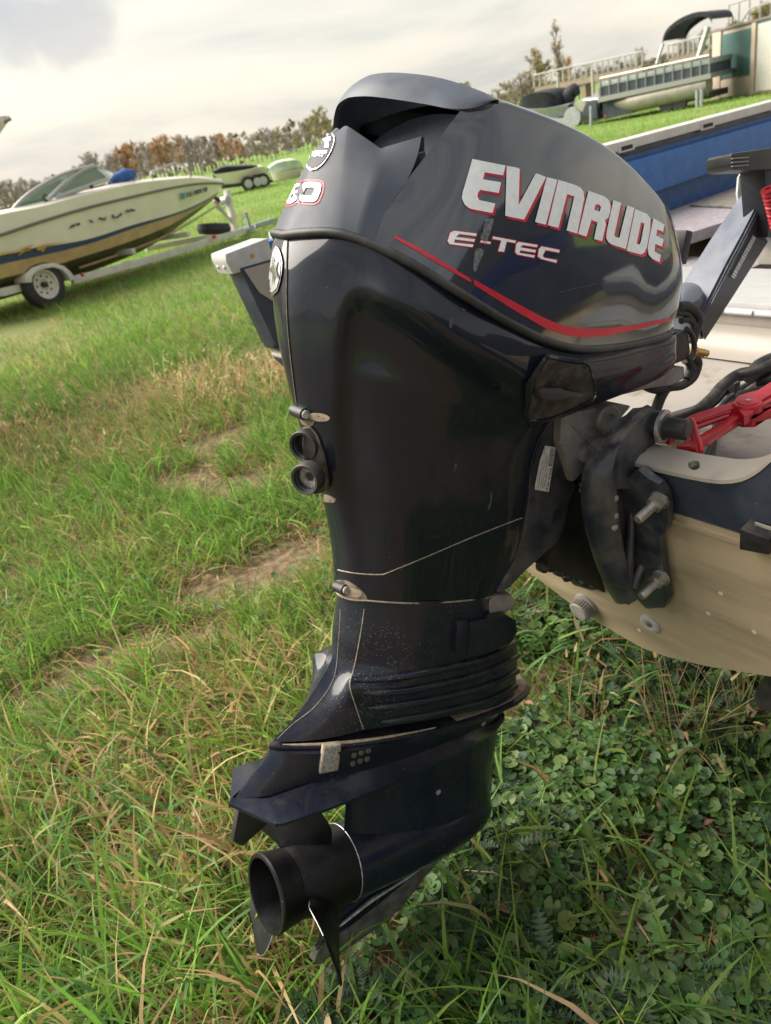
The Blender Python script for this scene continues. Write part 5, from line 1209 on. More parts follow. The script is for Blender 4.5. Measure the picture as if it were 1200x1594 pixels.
# ------------------------------------------------------------------ two boats parked further back
def small_hull(fr, name, pts_sheer, pts_chine, hb, mat, par):
    s = [fr.p(px, py, -b) for (px, py), b in zip(pts_sheer, hb)]; c = [fr.p(px, py, -b * .8) for (px, py), b in zip(pts_chine, hb)]
    k = [(p[0], 0, p[2] - .12) for p in c]
    return gridmesh(name, netgrid([[(p[0], 0, p[2] + .05) for p in s], s, c, k], 4, 2, rb=(1, 2)), mat, par, mirror=True, smooth=35)
B2 = Frame('bass_boat', 15.66, 32.5, math.radians(-22), 'white boat with black cover on a dark trailer beyond the runabout', 'boat')
small_hull(B2, 'hull', [(333, 272), (360, 268), (390, 263), (408, 259), (418, 267)], [(345, 290), (365, 287), (388, 280), (406, 275), (417, 272)], [1.0, 1.05, 1.0, .7, .08], m_gel, B2.o)
small_hull(B2, 'cover', [(333, 267), (345, 261), (370, 259), (392, 258), (408, 260)], [(333, 274), (345, 273), (370, 268), (392, 264), (408, 261)], [.9, .95, .95, .8, .4], m_blackc, B2.o)
TB2 = Frame('boat_trailer', 15.66, 32.5, math.radians(-22), 'dark trailer with silver wheels beyond the cream runabout', 'trailer')
prism('frame', [TB2.p(px, py, -.9) for px, py in ((345, 288), (425, 280), (425, 284), (345, 294))], (0, 1.8, 0), m_trail, TB2.o)
for px, py in ((388, 292), (402, 289), (411, 287)): 
    q = TB2.p(px, py, -1.0); lathe('wheel', [(-.1, .12), (-.1, .30), (.1, .30), (.1, .12)], (q[0], -1.0, .30), (0, 1, 0), m_tyre, TB2.o, seg=20); lathe('rim', [(0, .17), (.02, .17), (.03, .05)], (q[0], -1.1, .30), (0, -1, 0), m_alu, TB2.o, seg=14)
B3 = Frame('covered_boat', 19.5, 34.5, math.radians(-25), 'small boat under a pale green tarpaulin beside the black covered boat', 'boat')
m_tarp = material('pale_tarp', (.58, .64, .60), .7, var=.15, vscale=3, bump=.3, bscale=8, bdist=.03)
small_hull(B3, 'tarpaulin', [(418, 262), (430, 254), (445, 250), (458, 249), (470, 256)], [(418, 268), (430, 268), (445, 265), (458, 262), (472, 260)], [.6, .9, .95, .9, .3], m_tarp, B3.o)
small_hull(B3, 'hull', [(420, 268), (432, 269), (446, 266), (460, 263), (471, 260)], [(424, 280), (435, 282), (448, 280), (460, 277), (468, 270)], [.6, .9, .95, .8, .1], m_gel, B3.o)
prism('stand', [B3.p(px, py, -.6) for px, py in ((436, 276), (462, 273), (462, 287), (436, 291))], (0, 1.2, 0), m_trail, B3.o)
# tip of a high bow at the left edge
BT = Frame('tall_cruiser', -1.55, 7.4, math.radians(-8), 'pale boat bow tip poking in at the left edge of the sky', 'boat')
rowA = [BT.p(11, 181, -.02), BT.p(0, 172, -.06), BT.p(-40, 160, -.5), BT.p(-110, 150, -1.0), BT.p(-260, 150, -1.1)]
tip = Vector(BT.p(11, 182, 0))
bow_rows = [[(tip.x, 0, tip.z), (tip.x - .10 * 1, 0, tip.z), (tip.x - .6, 0, tip.z + .05), (tip.x - 1.8, 0, tip.z + .1), (tip.x - 5, 0, tip.z + .1)]]
def fw_(dx, hw, dz): return (tip.x - dx, -hw, tip.z + dz)
ds = [(0.0, .0), (.06, .03), (.35, .22), (1.2, .65), (5, 1.1)]
gridmesh('hull', netgrid([[fw_(d, 0, .02 if d > .1 else .01) for d, h in ds], [fw_(d, h, .01) for d, h in ds], [fw_(d, h * 1.02, -.03) for d, h in ds], [fw_(d + .65, h * .6, -.5) for d, h in ds], [fw_(d + 1.7, 0, -1.1) for d, h in ds]], 3, 3, rb=(1, 2)), m_gel, BT.o, mirror=True)
tube('bow_roller', [fw_(-.02, 0, -.01), fw_(.05, 0, -.03), fw_(.12, 0, -.03)], .02, m_silvert, BT.o, seg=6)
for s in (-1, 1):
    tube('stand', [(tip.x - 2.2, s * .7, -tip.z * 0), (tip.x - 2.2, s * .5, tip.z - .7)], .05, m_galv, BT.o, seg=8); tube('stand', [(tip.x - 4.4, s * .8, 0), (tip.x - 4.4, s * .6, tip.z - .7)], .05, m_galv, BT.o, seg=8)

# ------------------------------------------------------------------ right background
RA = math.atan2(-.97, .25)
m_pont = material('pontoon_metal', (.30, .275, .235), .45, metal=.35, var=.12, vscale=3)
m_pside = material('pontoon_side', (.045, .055, .075), .5, var=.2, vscale=3)
m_shedg = material('shed_green', (.055, .13, .12), .6, var=.08, vscale=2)
m_shedc = material('shed_cream', (.50, .405, .325), .6, var=.06, vscale=2)
PB = Frame('pontoon_boat', 25.0, 18.9, RA, 'long dark sided pontoon boat with arched canopy frame beside the green shed', 'pontoon boat')
def pq(px, py, y=0.0): return PB.p(px, py, y)
prism('deck_rail', [pq(*p) for p in ((932, 128), (1105, 90), (1105, 99), (932, 136))], (0, 2.3, 0), m_galv, PB.o, bevel=.02)
prism('side_panel', [pq(*p, .03) for p in ((934, 136), (1104, 99), (1104, 115), (934, 152))], (0, 2.2, 0), m_pside, PB.o)
for k in range(13):
    t = k / 12; tube('rail_post', [pq(934 + 170 * t, 152 - 37 * t, -.02), pq(934 + 170 * t, 122 - 36 * t, -.02)], .017, m_silvert, PB.o, seg=6)
tube('rail_tube', [pq(934, 122, -.02), pq(1104, 86, -.02)], .03, m_silvert, PB.o, seg=6)
prism('deck_edge', [pq(*p, -.05) for p in ((930, 152), (1106, 114), (1106, 122), (930, 160))], (0, 2.5, 0), m_silvert, PB.o)
tube('pontoon_tube', [pq(950, 162, .35), pq(985, 158, .35), pq(1104, 131, .35)], [.08, .36, .36], m_pont, PB.o, seg=18)
tube('pontoon_tube', [pq(950, 162, 1.9), pq(985, 158, 1.9), pq(1104, 131, 1.9)], [.08, .36, .36], m_pont, PB.o, seg=18)
prism('seat_back', [pq(*p, .5) for p in ((1015, 117), (1030, 105), (1040, 104), (1042, 112))], (0, .6, 0), m_pside, PB.o, bevel=.05)
cf = empty('canopy_frame', parent=PB.o)
for y in (.1, 2.1):
    tube('canopy_leg', [pq(1022, 100, y), pq(1032, 68, y)], .05, m_silvert, cf, seg=6); tube('canopy_leg', [pq(1088, 88, y), pq(1102, 42, y)], .09, m_silvert, cf, seg=6)
arch = [(1031, 72), (1036, 56), (1050, 42), (1070, 31), (1090, 26), (1104, 29), (1108, 38)]
for i in range(1):
    A_ = spline([pq(*p, .05) for p in arch], 4); B_ = [(p[0], 2.15, p[2]) for p in A_]
    loft('canopy', [A_, [(p[0], p[1], p[2] + .14) for p in A_], [(p[0], p[1], p[2] + .14) for p in B_], B_], m_blackc, cf, closed=False, smooth=40)
prism('helm_cover', [pq(*p, .1) for p in ((905, 178), (912, 160), (928, 155), (930, 185))], (0, 1, 0), m_pside, PB.o)
TP = Frame('pontoon_trailer', 25.0, 18.9, RA, 'dark trailer with silver jack posts under the pontoon boat', 'trailer')
prism('frame', [TP.p(*p, .3) for p in ((930, 172), (1106, 143), (1106, 153), (930, 182))], (0, 1.8, 0), m_trail, TP.o)
prism('bunk_board', [TP.p(*p, .2) for p in ((938, 160), (972, 152), (985, 176), (940, 186))], (0, 1.9, 0), m_pside, TP.o)
for px, y1, y2 in ((920, 165, 198), (1085, 140, 168), (1092, 138, 166)): tube('jack_post', [TP.p(px, y2, -.1), TP.p(px, y1, -.1)], .06, m_galv, TP.o, seg=8)
tube('marker_light', [TP.p(941, 181, .25), TP.p(944, 180.5, .25)], .06, m_orange, TP.o, seg=8)
for px, py in ((1060, 158), (1040, 163)): 
    q = TP.p(px, py, .4); lathe('wheel', [(-.1, .1), (-.1, .26), (.1, .26), (.1, .1)], (q[0], .3, .27), (0, 1, 0), m_tyre, TP.o, seg=18)
# aluminium fishing boat in front of it and the covered boat at the far left
AB = Frame('aluminium_boat', 25.6, 21.2, RA, 'grey green aluminium boat with pointed bow beside the pontoon boat', 'boat')
m_abt = material('alu_boat', (.30, .31, .25), .5, metal=.2, var=.12, vscale=4)
small_hull(AB, 'hull', [(932, 153), (922, 155), (910, 156), (900, 157), (893, 163)], [(933, 178), (925, 179), (914, 177), (903, 172), (895, 166)], [1.0, 1.0, .85, .5, .06], m_abt, AB.o)
prism('windscreen', [AB.p(*p, -.3) for p in ((912, 155), (922, 150), (931, 138), (933, 153))], (0, .9, 0), m_lid, AB.o)
tube('rub_rail', [AB.p(934, 154, -1.0), AB.p(912, 156, -.9), AB.p(894, 163, -.06)], .04, m_silvert, AB.o, seg=6)
prism('stand', [AB.p(*p, -.4) for p in ((903, 174), (932, 180), (932, 186), (903, 190))], (0, .8, 0), m_trail, AB.o)
CBt = Frame('covered_fishing_boat', 26.2, 24.6, RA, 'low fishing boat under a black fitted cover with outboard, behind the cowl', 'boat')
small_hull(CBt, 'cover', [(808, 160), (815, 150), (835, 144), (858, 145), (872, 160)], [(806, 166), (816, 168), (835, 168), (858, 166), (874, 166)], [.5, .85, .95, .9, .5], m_blackc, CBt.o)
small_hull(CBt, 'hull', [(806, 166), (820, 170), (840, 170), (862, 167), (885, 163)], [(815, 180), (825, 184), (840, 185), (862, 184), (884, 178)], [.5, .9, 1.0, .95, .8], m_galv, CBt.o)
tube('outboard_cover', [CBt.p(880, 166, 0), CBt.p(884, 152, 0), CBt.p(894, 140, 0), CBt.p(900, 148, 0)], [.2, .3, .25, .1], m_blackc, CBt.o, seg=10, spl=3)
prism('trailer_frame', [CBt.p(*p, -.9) for p in ((820, 184), (905, 184), (905, 190), (820, 190))], (0, 1.8, 0), m_galv, CBt.o)
q = CBt.p(893, 187, -1.1); lathe('wheel', [(-.1, .16), (-.1, .31), (.1, .31), (.1, .16)], (q[0], -1.1, .32), (0, 1, 0), m_tyre, CBt.o, seg=20)
lathe('fender', [(-.13, .30), (-.13, .37), (.13, .37), (.13, .30)], (q[0], -1.1, .34), (0, 1, 0), m_galv, CBt.o, seg=20)
# green and cream shed
SH = Frame('deck_shed', 27.6, 16.7, math.atan2(-3.15, -1.64) , 'green and cream shed with a white door at the right edge', 'shed')
def sq(px, py, y=0.0): return SH.p(px, py, y)
z0 = sq(1110, 154)[2]; zt = sq(1110, 52)[2]; xl = sq(1109, 100)[0]; xr = xl + 4.4
xm1 = sq(1122, 100)[0]; xm2 = sq(1168, 100)[0]; xd0 = sq(1178, 100)[0]; xd1 = sq(1200, 100)[0] + .25; zl_ = sq(1140, 122)[2]
box('wall', ((xl + xr) / 2, 1.25, (z0 + zt) / 2), (xr - xl, 2.4, zt - z0 - .02), m_shedc, SH.o)
box('side_wall_panel', (xl - .012, 1.25, (z0 + zt) / 2 + .1), (.02, 2.2, zt - z0 - .3), m_shedg, SH.o)
box('green_panel', ((xm1 + xm2) / 2, .035, (zl_ + zt) / 2 - .04), (xm2 - xm1, .05, zt - zl_ - .16), m_shedg, SH.o, bevel=.006)
box('corner_post', ((xl + xm1) / 2, .01, (z0 + zt) / 2), (xm1 - xl - .01, .07, zt - z0), m_shedc, SH.o, bevel=.01)
box('post', ((xm2 + xd0) / 2 - .05, .01, (z0 + zt) / 2), (.22, .07, zt - z0), m_shedc, SH.o, bevel=.01)
box('lower_board', ((xm1 + xm2) / 2, .03, (z0 + zl_) / 2), (xm2 - xm1, .05, zl_ - z0 - .04), m_shedc, SH.o, bevel=.006)
box('upper_panel', ((xd0 + xr) / 2, .036, (z0 + zt) / 2 + .4), (xr - xd0 + .1, .05, zt - z0 - .82), m_shedg, SH.o)
dr_ = box('door', ((xd0 + xd1) / 2 + .08, -.004, z0 + 1.06), (xd1 - xd0 + .1, .05, 1.96), m_rail, SH.o, bevel=.01)
lathe('door_handle', [(0, .03), (.05, .03), (.06, .02)], ((xd1) - .02, -.03, z0 + 1.0), (0, -1, 0), m_galv, dr_, seg=10)
box('floor_skid', ((xl + xr) / 2, 1.2, z0 / 2 - .02), (xr - xl - .3, 1.9, max(.06, z0 - .06)), m_trail, SH.o)
box('roof', ((xl + xr) / 2, 1.25, zt + .05), (xr - xl + .1, 2.5, .08), m_rub, SH.o, bevel=.02)
for k in range(7):
    x = xl + .5 + k * .62
    tube('roof_rail_post', [(x, .3, zt + .08), (x, .3, zt + .75)], .03, m_silvert, SH.o, seg=6)
tube('roof_rail', [(xl + .5, .3, zt + .75), (xr, .3, zt + .75)], .03, m_silvert, SH.o, seg=6)
tube('roof_rail', [(xl + 1.2, .3, zt + .08), (xl + 1.8, .3, zt + .45), (xr, .3, zt + .5)], .025, m_silvert, SH.o, seg=6)
# floating dock sections stacked up the slope: white posts over a tan beam
m_dockw = material('dock_white', (.42, .40, .38), .5); m_docks = material('dock_tan', (.32, .25, .20), .7, var=.1, vscale=3)
def dock(name, P0, P1, hpx, n, y, fr, label):
    D = Frame(name, *fr, label, 'dock section', 'dock sections with white posts')
    a, b = D.p(*P0, y), D.p(*P1, y); t_ = D.p(P0[0], P0[1] - hpx, y)[2] - a[2]
    prism('beam', [a, b, (b[0], b[1], b[2] - .35), (a[0], a[1], a[2] - .35)], (0, 1.6, 0), m_docks, D.o)
    tube('top_rail', [(a[0], y, a[2] + t_), (b[0], y, b[2] + t_)], .05, m_dockw, D.o, seg=6)
    for k in range(n + 1):
        f = k / n; x = a[0] + (b[0] - a[0]) * f; z = a[2] + (b[2] - a[2]) * f
        tube('post', [(x, y, z), (x, y, z + t_)], .045, m_dockw, D.o, seg=6)
    for f in (.02, .5, .98):
        x = a[0] + (b[0] - a[0]) * f; z = a[2] + (b[2] - a[2]) * f
        box('support', (x, y + .8, (z - .35) / 2 - .02), (.15, 1.3, z - .35), m_docks, D.o)
dock('dock_section', (832, 137), (905, 121), 20, 8, 0.0, (42, 36, RA), 'first dock section left of the bare tall tree, white posts on tan beam')
dock('dock_section', (905, 121), (1000, 101), 20, 11, 0.0, (41, 33, RA), 'middle dock section with white posts behind the pontoon rail')
dock('dock_section', (1040, 92), (1104, 76), 22, 8, 0.0, (40, 28, RA), 'right dock section with white posts seen under the canopy')
for i, (px, y1, y2) in enumerate(((868, 116, 150), (922, 110, 150))):
    g_ = at(px, 168 - i * 6, 2, 0.0)
    po = Frame('dock_post', 40, 33.5 - i * 2.2, RA, ('left' if i == 0 else 'right') + ' of two tall white mooring posts standing in front of the docks', 'post')
    a = po.p(px, y1, 0); b = po.p(px + 1, y2, 0); tube('pole', [(b[0], 0, min(b[2], 0)), (a[0], 0, a[2])], .09, m_dockw, po.o, seg=8)
    lathe('pole_cap', [(0, .10), (.06, .10), (.10, .03)], (a[0], 0, a[2]), (0, 0, 1), m_dockw, po.o, seg=8)
# ------------------------------------------------------------------ neighbouring boat to starboard, out of frame but mirrored in the cowl
NB = empty('neighbour_boat', (3.6, -3.4, 0)); NB.rotation_euler = (0, 0, math.radians(6)); setp(NB, 'charcoal covered boat parked alongside, seen only mirrored in the glossy cowl', 'boat')
nx = [-2.9, -2.6, -1.2, .4, 1.8, 2.7, 3.1]; nb_ = [1.0, 1.1, 1.15, 1.15, .95, .5, .05]; tpz = [1.9, 2.35, 2.75, 2.7, 2.2, 1.85, 1.75]
gridmesh('hull', netgrid([[(x, -b, 1.55 + .05 * i / 6) for i, (x, b) in enumerate(zip(nx, nb_))], [(x, -b * .97, 1.2) for x, b in zip(nx, nb_)], [(x * .96, -b * .8, .8) for x, b in zip(nx, nb_)], [(x * .9, 0, .55) for x in nx]], 4, 3), m_bstripe, NB, mirror=True)
gridmesh('cover', netgrid([[(x, -b * 1.02, 1.50) for x, b in zip(nx, nb_)], [(x, -b * .95, 1.66) for x, b in zip(nx, nb_)], [(x, -b * .45, (z + 1.7) / 2 + .2) for x, b, z in zip(nx, nb_, tpz)], [(x, 0, z) for x, z in zip(nx, tpz)]], 4, 3), m_blackc, NB, mirror=True)
for x in (-1.0, -.25): wheel(None, 'wheel', (x, -1.05, .33), .33, .2, NB); wheel(None, 'wheel', (x, 1.05, .33), .33, .2, NB)
for y in (-.8, .8): box('trailer_rail', (.2, y, .5), (6.4, .08, .1), m_galv, NB, bevel=.01)
for x in (-2, -.6, 1, 2.4): box('cross_member', (x, 0, .48), (.08, 1.6, .08), m_galv, NB, bevel=.01)
# ================================================================== VEGETATION
def leafmat(name, transl=.35, rough=.55, tint=None):
    m = bpy.data.materials.new(name); m.use_nodes = True; N, L = m.node_tree.nodes, m.node_tree.links
    b = N['Principled BSDF']; b.inputs['Roughness'].default_value = rough; b.inputs['Specular IOR Level'].default_value = .35
    a = N.new('ShaderNodeAttribute'); a.attribute_name = 'col'
    L.new(a.outputs['Color'], b.inputs['Base Color'])
    t = N.new('ShaderNodeBsdfTranslucent'); mx = N.new('ShaderNodeMixShader'); mx.inputs[0].default_value = transl
    hs = N.new('ShaderNodeHueSaturation'); hs.inputs['Value'].default_value = 1.25; L.new(a.outputs['Color'], hs.inputs['Color']); L.new(hs.outputs['Color'], t.inputs['Color'])
    L.new(b.outputs[0], mx.inputs[1]); L.new(t.outputs[0], mx.inputs[2]); L.new(mx.outputs[0], N['Material Output'].inputs['Surface'])
    return m
m_grass = leafmat('grass_blade', .45); m_weed = leafmat('weed_leaf', .25, .5); m_twig = leafmat('twig', .1, .8)
def npmesh(name, V, F, C, mat, parent=None, kind=None):
    """V (n,3), F list of index arrays (tri or quad), C (n,3) albedo per vertex"""
    me = bpy.data.meshes.new(name); nl = sum(f.size for f in F); npoly = sum(len(f) for f in F)
    me.vertices.add(len(V)); me.vertices.foreach_set('co', V.astype(np.float32).ravel())
    me.loops.add(nl); me.loops.foreach_set('vertex_index', np.concatenate([f.ravel() for f in F]).astype(np.int32))
    me.polygons.add(npoly); st = []; o = 0
    for f in F: st.append(o + np.arange(len(f)) * f.shape[1]); o += f.size
    me.polygons.foreach_set('loop_start', np.concatenate(st).astype(np.int32))
    me.update(calc_edges=True)
    at_ = me.attributes.new('col', 'FLOAT_COLOR', 'POINT'); at_.data.foreach_set('color', np.c_[C, np.ones(len(C))].astype(np.float32).ravel())
    me.polygons.foreach_set('use_smooth', np.ones(npoly, bool))
    o = link(name, me, mat, parent)
    if kind: o['kind'] = kind
    return o
rng = np.random.default_rng(11)
FWn, RTn, UPn = np.array(FW), np.array(RT), np.array(UP)
def project(P):
    Q = P - np.array(CAM); d = Q @ FWn; d = np.where(d < .05, .05, d); return 600 + FPX * (Q @ RTn) / d, 797 - FPX * (Q @ UPn) / d, Q @ FWn
def vnoise(x, y, s, seed):
    r = np.random.default_rng(seed); T = r.random((64, 64)); xi, yi = np.floor(x * s).astype(int), np.floor(y * s).astype(int); fx, fy = x * s - xi, y * s - yi
    fx = fx * fx * (3 - 2 * fx); fy = fy * fy * (3 - 2 * fy); g = lambda a, b: T[a % 64, b % 64]
    return (g(xi, yi) * (1 - fx) + g(xi + 1, yi) * fx) * (1 - fy) + (g(xi, yi + 1) * (1 - fx) + g(xi + 1, yi + 1) * fx) * fy
def sector(n, r0, r1, a0, a1):
    r = np.sqrt(rng.uniform(r0 * r0, r1 * r1, n)); a = np.radians(rng.uniform(a0, a1, n)); return r * np.cos(a), r * np.sin(a)
gzv = np.vectorize(gz)
def blades(x, y, z, L_, W_, th, ph0, kap, S, C, twist=None):
    n = len(x); t = np.linspace(0, 1, S + 1); ds = L_ / S
    V = np.zeros((n, S + 1, 2, 3)); px, py, pz = x.copy(), y.copy(), z.copy()
    tw = np.zeros(n) if twist is None else twist
    for i in range(S + 1):
        phi = ph0 + kap * t[i]; w = W_ * (1 - t[i] ** 1.8) * (.75 + .5 * min(1, 3 * t[i]) * .5) * .5
        if i == S: w = W_ * .03
        a = th + math.pi / 2 + tw * t[i]; sx, sy = np.cos(a) * w, np.sin(a) * w; sz = np.sin(tw * t[i] * 1.3) * w * .8
        V[:, i, 0] = np.c_[px + sx, py + sy, pz + sz]; V[:, i, 1] = np.c_[px - sx, py - sy, pz - sz]
        px = px + np.cos(th) * np.sin(phi) * ds; py = py + np.sin(th) * np.sin(phi) * ds; pz = np.maximum(pz + np.cos(phi) * ds, z + .004)
    base = np.arange(n)[:, None] * (2 * (S + 1)); F = []
    for i in range(S): F.append(np.concatenate([base + 2*i, base + 2*i + 1, base + 2*i + 3, base + 2*i + 2], 1))
    Cc = np.repeat(C[:, None, :], 2 * (S + 1), 1) if C.ndim == 2 else C
    return V.reshape(-1, 3), np.concatenate(F), Cc.reshape(-1, 3)
def pal(n, cols, w):
    k = rng.choice(len(cols), n, p=np.array(w) / sum(w)); c = np.array(cols)[k]; return c * rng.uniform(.75, 1.3, (n, 1)) * rng.uniform(.92, 1.08, (n, 3))
GREEN = [(.180, .290, .050), (.24, .365, .070), (.130, .220, .050), (.33, .410, .105), (.095, .165, .05)]
DRY = [(.50, .35, .18), (.58, .43, .24), (.38, .24, .125), (.46, .28, .14), (.50, .41, .20)]
def seg_d(px, py, pts):
    best = np.full(px.shape, 1e9)
    for (x0, y0), (x1, y1) in zip(pts[:-1], pts[1:]):
        dx, dy = x1 - x0, y1 - y0; t = np.clip(((px - x0) * dx + (py - y0) * dy) / (dx * dx + dy * dy), 0, 1); best = np.minimum(best, np.hypot(px - x0 - t * dx, py - y0 - t * dy))
    return best
BARE = [(440, 885, 95, 34, -.42), (330, 920, 60, 26, -.4), (150, 1040, 95, 26, -.38), (300, 1000, 60, 16, -.4), (345, 690, 60, 16, -.3), (380, 760, 60, 18, -.3), (300, 750, 50, 14, -.3), (35, 517, 50, 14, -.2), (520, 330, 40, 6, -.2), (60, 1100, 60, 18, -.3)]
def zones(x, y):
    P = np.c_[x, y, np.zeros(len(x))]; px, py, d = project(P); vis = d > .1
    bare = np.zeros(len(x))
    for cx_, cy_, rx, ry, an in BARE:
        u = (px - cx_) * math.cos(an) + (py - cy_) * math.sin(an); v = -(px - cx_) * math.sin(an) + (py - cy_) * math.cos(an)
        bare = np.maximum(bare, np.clip(1.5 - np.sqrt((u / rx) ** 2 + (v / ry) ** 2), 0, 1))
    belt = np.clip(1.4 - seg_d(px, py, [(-40, 715), (90, 690), (200, 655), (330, 622), (440, 590)]) / 42, 0, 1)
    belt = np.maximum(belt, np.clip(1.3 - seg_d(px, py, [(150, 715), (260, 700), (330, 660)]) / 30, 0, 1) * .8)
    belt = np.maximum(belt, np.clip(1.2 - seg_d(px, py, [(60, 570), (130, 545)]) / 22, 0, 1) * .5)
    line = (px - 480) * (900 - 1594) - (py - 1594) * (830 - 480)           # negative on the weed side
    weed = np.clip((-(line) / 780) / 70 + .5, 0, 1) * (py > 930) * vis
    drynear = np.clip(1.25 - np.sqrt(((px - 230) / 260) ** 2 + ((py - 1290) / 230) ** 2), 0, 1)
    return px, py, d, bare * vis, belt * vis, weed, drynear * vis
def footprint_ok(x, y):
    """keep blades out of the boat hull"""
    return ~((x > .93) & (x < 6.3) & (y > 5)) 
parts_g, parts_d = [], []
bands = [(.25, 1.0, -30, 150, 9000, 4), (1.0, 1.9, -5, 128, 9500, 4), (1.9, 3.2, 8, 112, 7600, 4), (3.2, 5.2, 18, 100, 4700, 3), (5.2, 8.5, 22, 96, 2300, 3), (8.5, 14, 24, 92, 1000, 2), (14, 24, 24, 90, 340, 2), (24, 48, 24, 88, 70, 2)]
for r0, r1, a0, a1, dens, S in bands:
    area = math.radians(a1 - a0) / 2 * (r1 * r1 - r0 * r0); n = int(area * dens); x, y = sector(n, r0, r1, a0, a1)
    # gather into tufts
    tuft = rng.random(n) < .7; cellw = .055 if r0 < 3 else .12
    tx, ty = np.floor(x / cellw), np.floor(y / cellw); h = np.abs(np.sin(tx * 12.9898 + ty * 78.233) * 43758.5453) % 1; h2 = np.abs(np.sin(tx * 39.3 + ty * 11.135) * 24634.63) % 1
    x = np.where(tuft, (tx + h) * cellw + rng.normal(0, .009 if r0 < 3 else .02, n), x); y = np.where(tuft, (ty + h2) * cellw + rng.normal(0, .009 if r0 < 3 else .02, n), y)
    px, py, d, bare, belt, weed, dryn = zones(x, y)
    nz = vnoise(x, y, 1.3, 1) * .6 + vnoise(x, y, 4.1, 2) * .4; nz2 = vnoise(x, y, 2.2, 3) * .5 + vnoise(x, y, .7, 5) * .5
    keep = rng.random(n) > np.clip(bare * 1.1 + weed * .62 + np.clip(.40 - nz, 0, 1) * 1.2, 0, .97)
    x, y, px, py, bare, belt, weed, dryn, nz, nz2 = [v[keep] for v in (x, y, px, py, bare, belt, weed, dryn, nz, nz2)]; n = len(x); z = gzv(x, y)
    dryp = np.clip(.07 + belt * .38 + dryn * .48 + bare * .5 + np.clip(nz2 - .58, 0, 1) * 1.5 + (r0 > 12) * .0, 0, .85) * (1 - .45 * weed)
    dry = rng.random(n) < dryp
    C = pal(n, GREEN, (4, 4, 2.2, 1.6, 1.2)); lush = (nz > .55)[:, None]; C = np.where(lush, C * np.array((.86, 1.02, .85)), C)
    unshaded = (1 - weed)[:, None]; C = C * (.72 + .28 * unshaded)  # grass in the weed zone darkened, shade by the boat put into its colour
    C = np.where(dry[:, None], pal(n, DRY, (3, 2.4, 2, 1.6, 2)), C)
    ln = (rng.gamma(6, .0165, n) + .016) * (.62 + .80 * nz) * np.where(dry, .95, 1.0) * (1 - .65 * bare)
    near = r1 <= 1.9
    nsk = np.clip(1.5 - np.sqrt(((px - 590) / 130) ** 2 + ((py - 1470) / 110) ** 2), 0, 1); ln = ln * (1 - .6 * nsk)
    ln = np.where(near & (rng.random(n) < .22), ln * 1.7, ln); ln = np.clip(ln, .03, .34)
    if r0 >= 8: ln *= .85
    wd = rng.uniform(.0024, .0068, n) * (1.4 if near else 1.1) * np.where(ln > .17, 1.3, 1); wd = np.maximum(wd, r0 * .00062)
    th = rng.uniform(0, 2 * math.pi, n); th = np.where(rng.random(n) < .45, 2.5 + rng.normal(0, .7, n), th)
    ph0 = np.abs(rng.normal(.30, .28, n)); kap = rng.gamma(2.2, .48, n) + np.where(dry, .5, 0)
    V, F, Cv = blades(x, y, z - .005, ln, wd, th, ph0, kap, S, C, rng.normal(0, .8, n) + np.where(dry, rng.normal(0, 1.4, n), 0)); parts_g.append((V, F, Cv))
    # thatch: dead blades lying flat
    if r1 <= 5.3:
        m_ = int(n * .34); i = rng.integers(0, n, m_); xx, yy = x[i] + rng.normal(0, .05, m_), y[i] + rng.normal(0, .05, m_)
        V, F, Cv = blades(xx, yy, gzv(xx, yy) + rng.uniform(.002, .03, m_), rng.uniform(.05, .16, m_), np.maximum(rng.uniform(.002, .006, m_), r0 * .0007), rng.uniform(0, 6.28, m_), rng.uniform(1.2, 1.5, m_), rng.normal(.15, .35, m_), 3, pal(m_, DRY + [(.2, .15, .08)], (3, 2, 2.5, 2, 2, 3)) * .85, rng.normal(0, 1.5, m_)); parts_d.append((V, F, Cv))
def merge_parts(P):
    V, F, C = [], [], []; o = 0
    for v, f, c in P: V.append(v); F.append(f + o); C.append(c); o += len(v)
    return np.concatenate(V), [np.concatenate(F)], np.concatenate(C)
n = 3800; x, y = sector(n, .35, 2.0, 10, 128); px, py, d, bare, belt, weed, dryn = zones(x, y); k = (rng.random(n) > bare + weed * .75) & (vnoise(x, y, 3.3, 91) > .38); x, y = x[k], y[k]; n = len(x)
V, F, Cv = blades(x, y, gzv(x, y) - .005, rng.uniform(.13, .30, n), rng.uniform(.0075, .0125, n), rng.uniform(0, 6.28, n), np.abs(rng.normal(.35, .25, n)), rng.uniform(.5, 2.0, n), 6, pal(n, [(.13, .25, .06), (.16, .30, .07), (.10, .20, .06), (.22, .33, .09), (.48, .36, .18)], (3, 3, 2, 2, 1.2)), rng.normal(0, .7, n)); parts_g.append((V, F, Cv))
g_ = npmesh('grass', *merge_parts(parts_g), m_grass); setp(g_, 'green and straw coloured meadow grass covering the field', 'grass', kind='stuff')
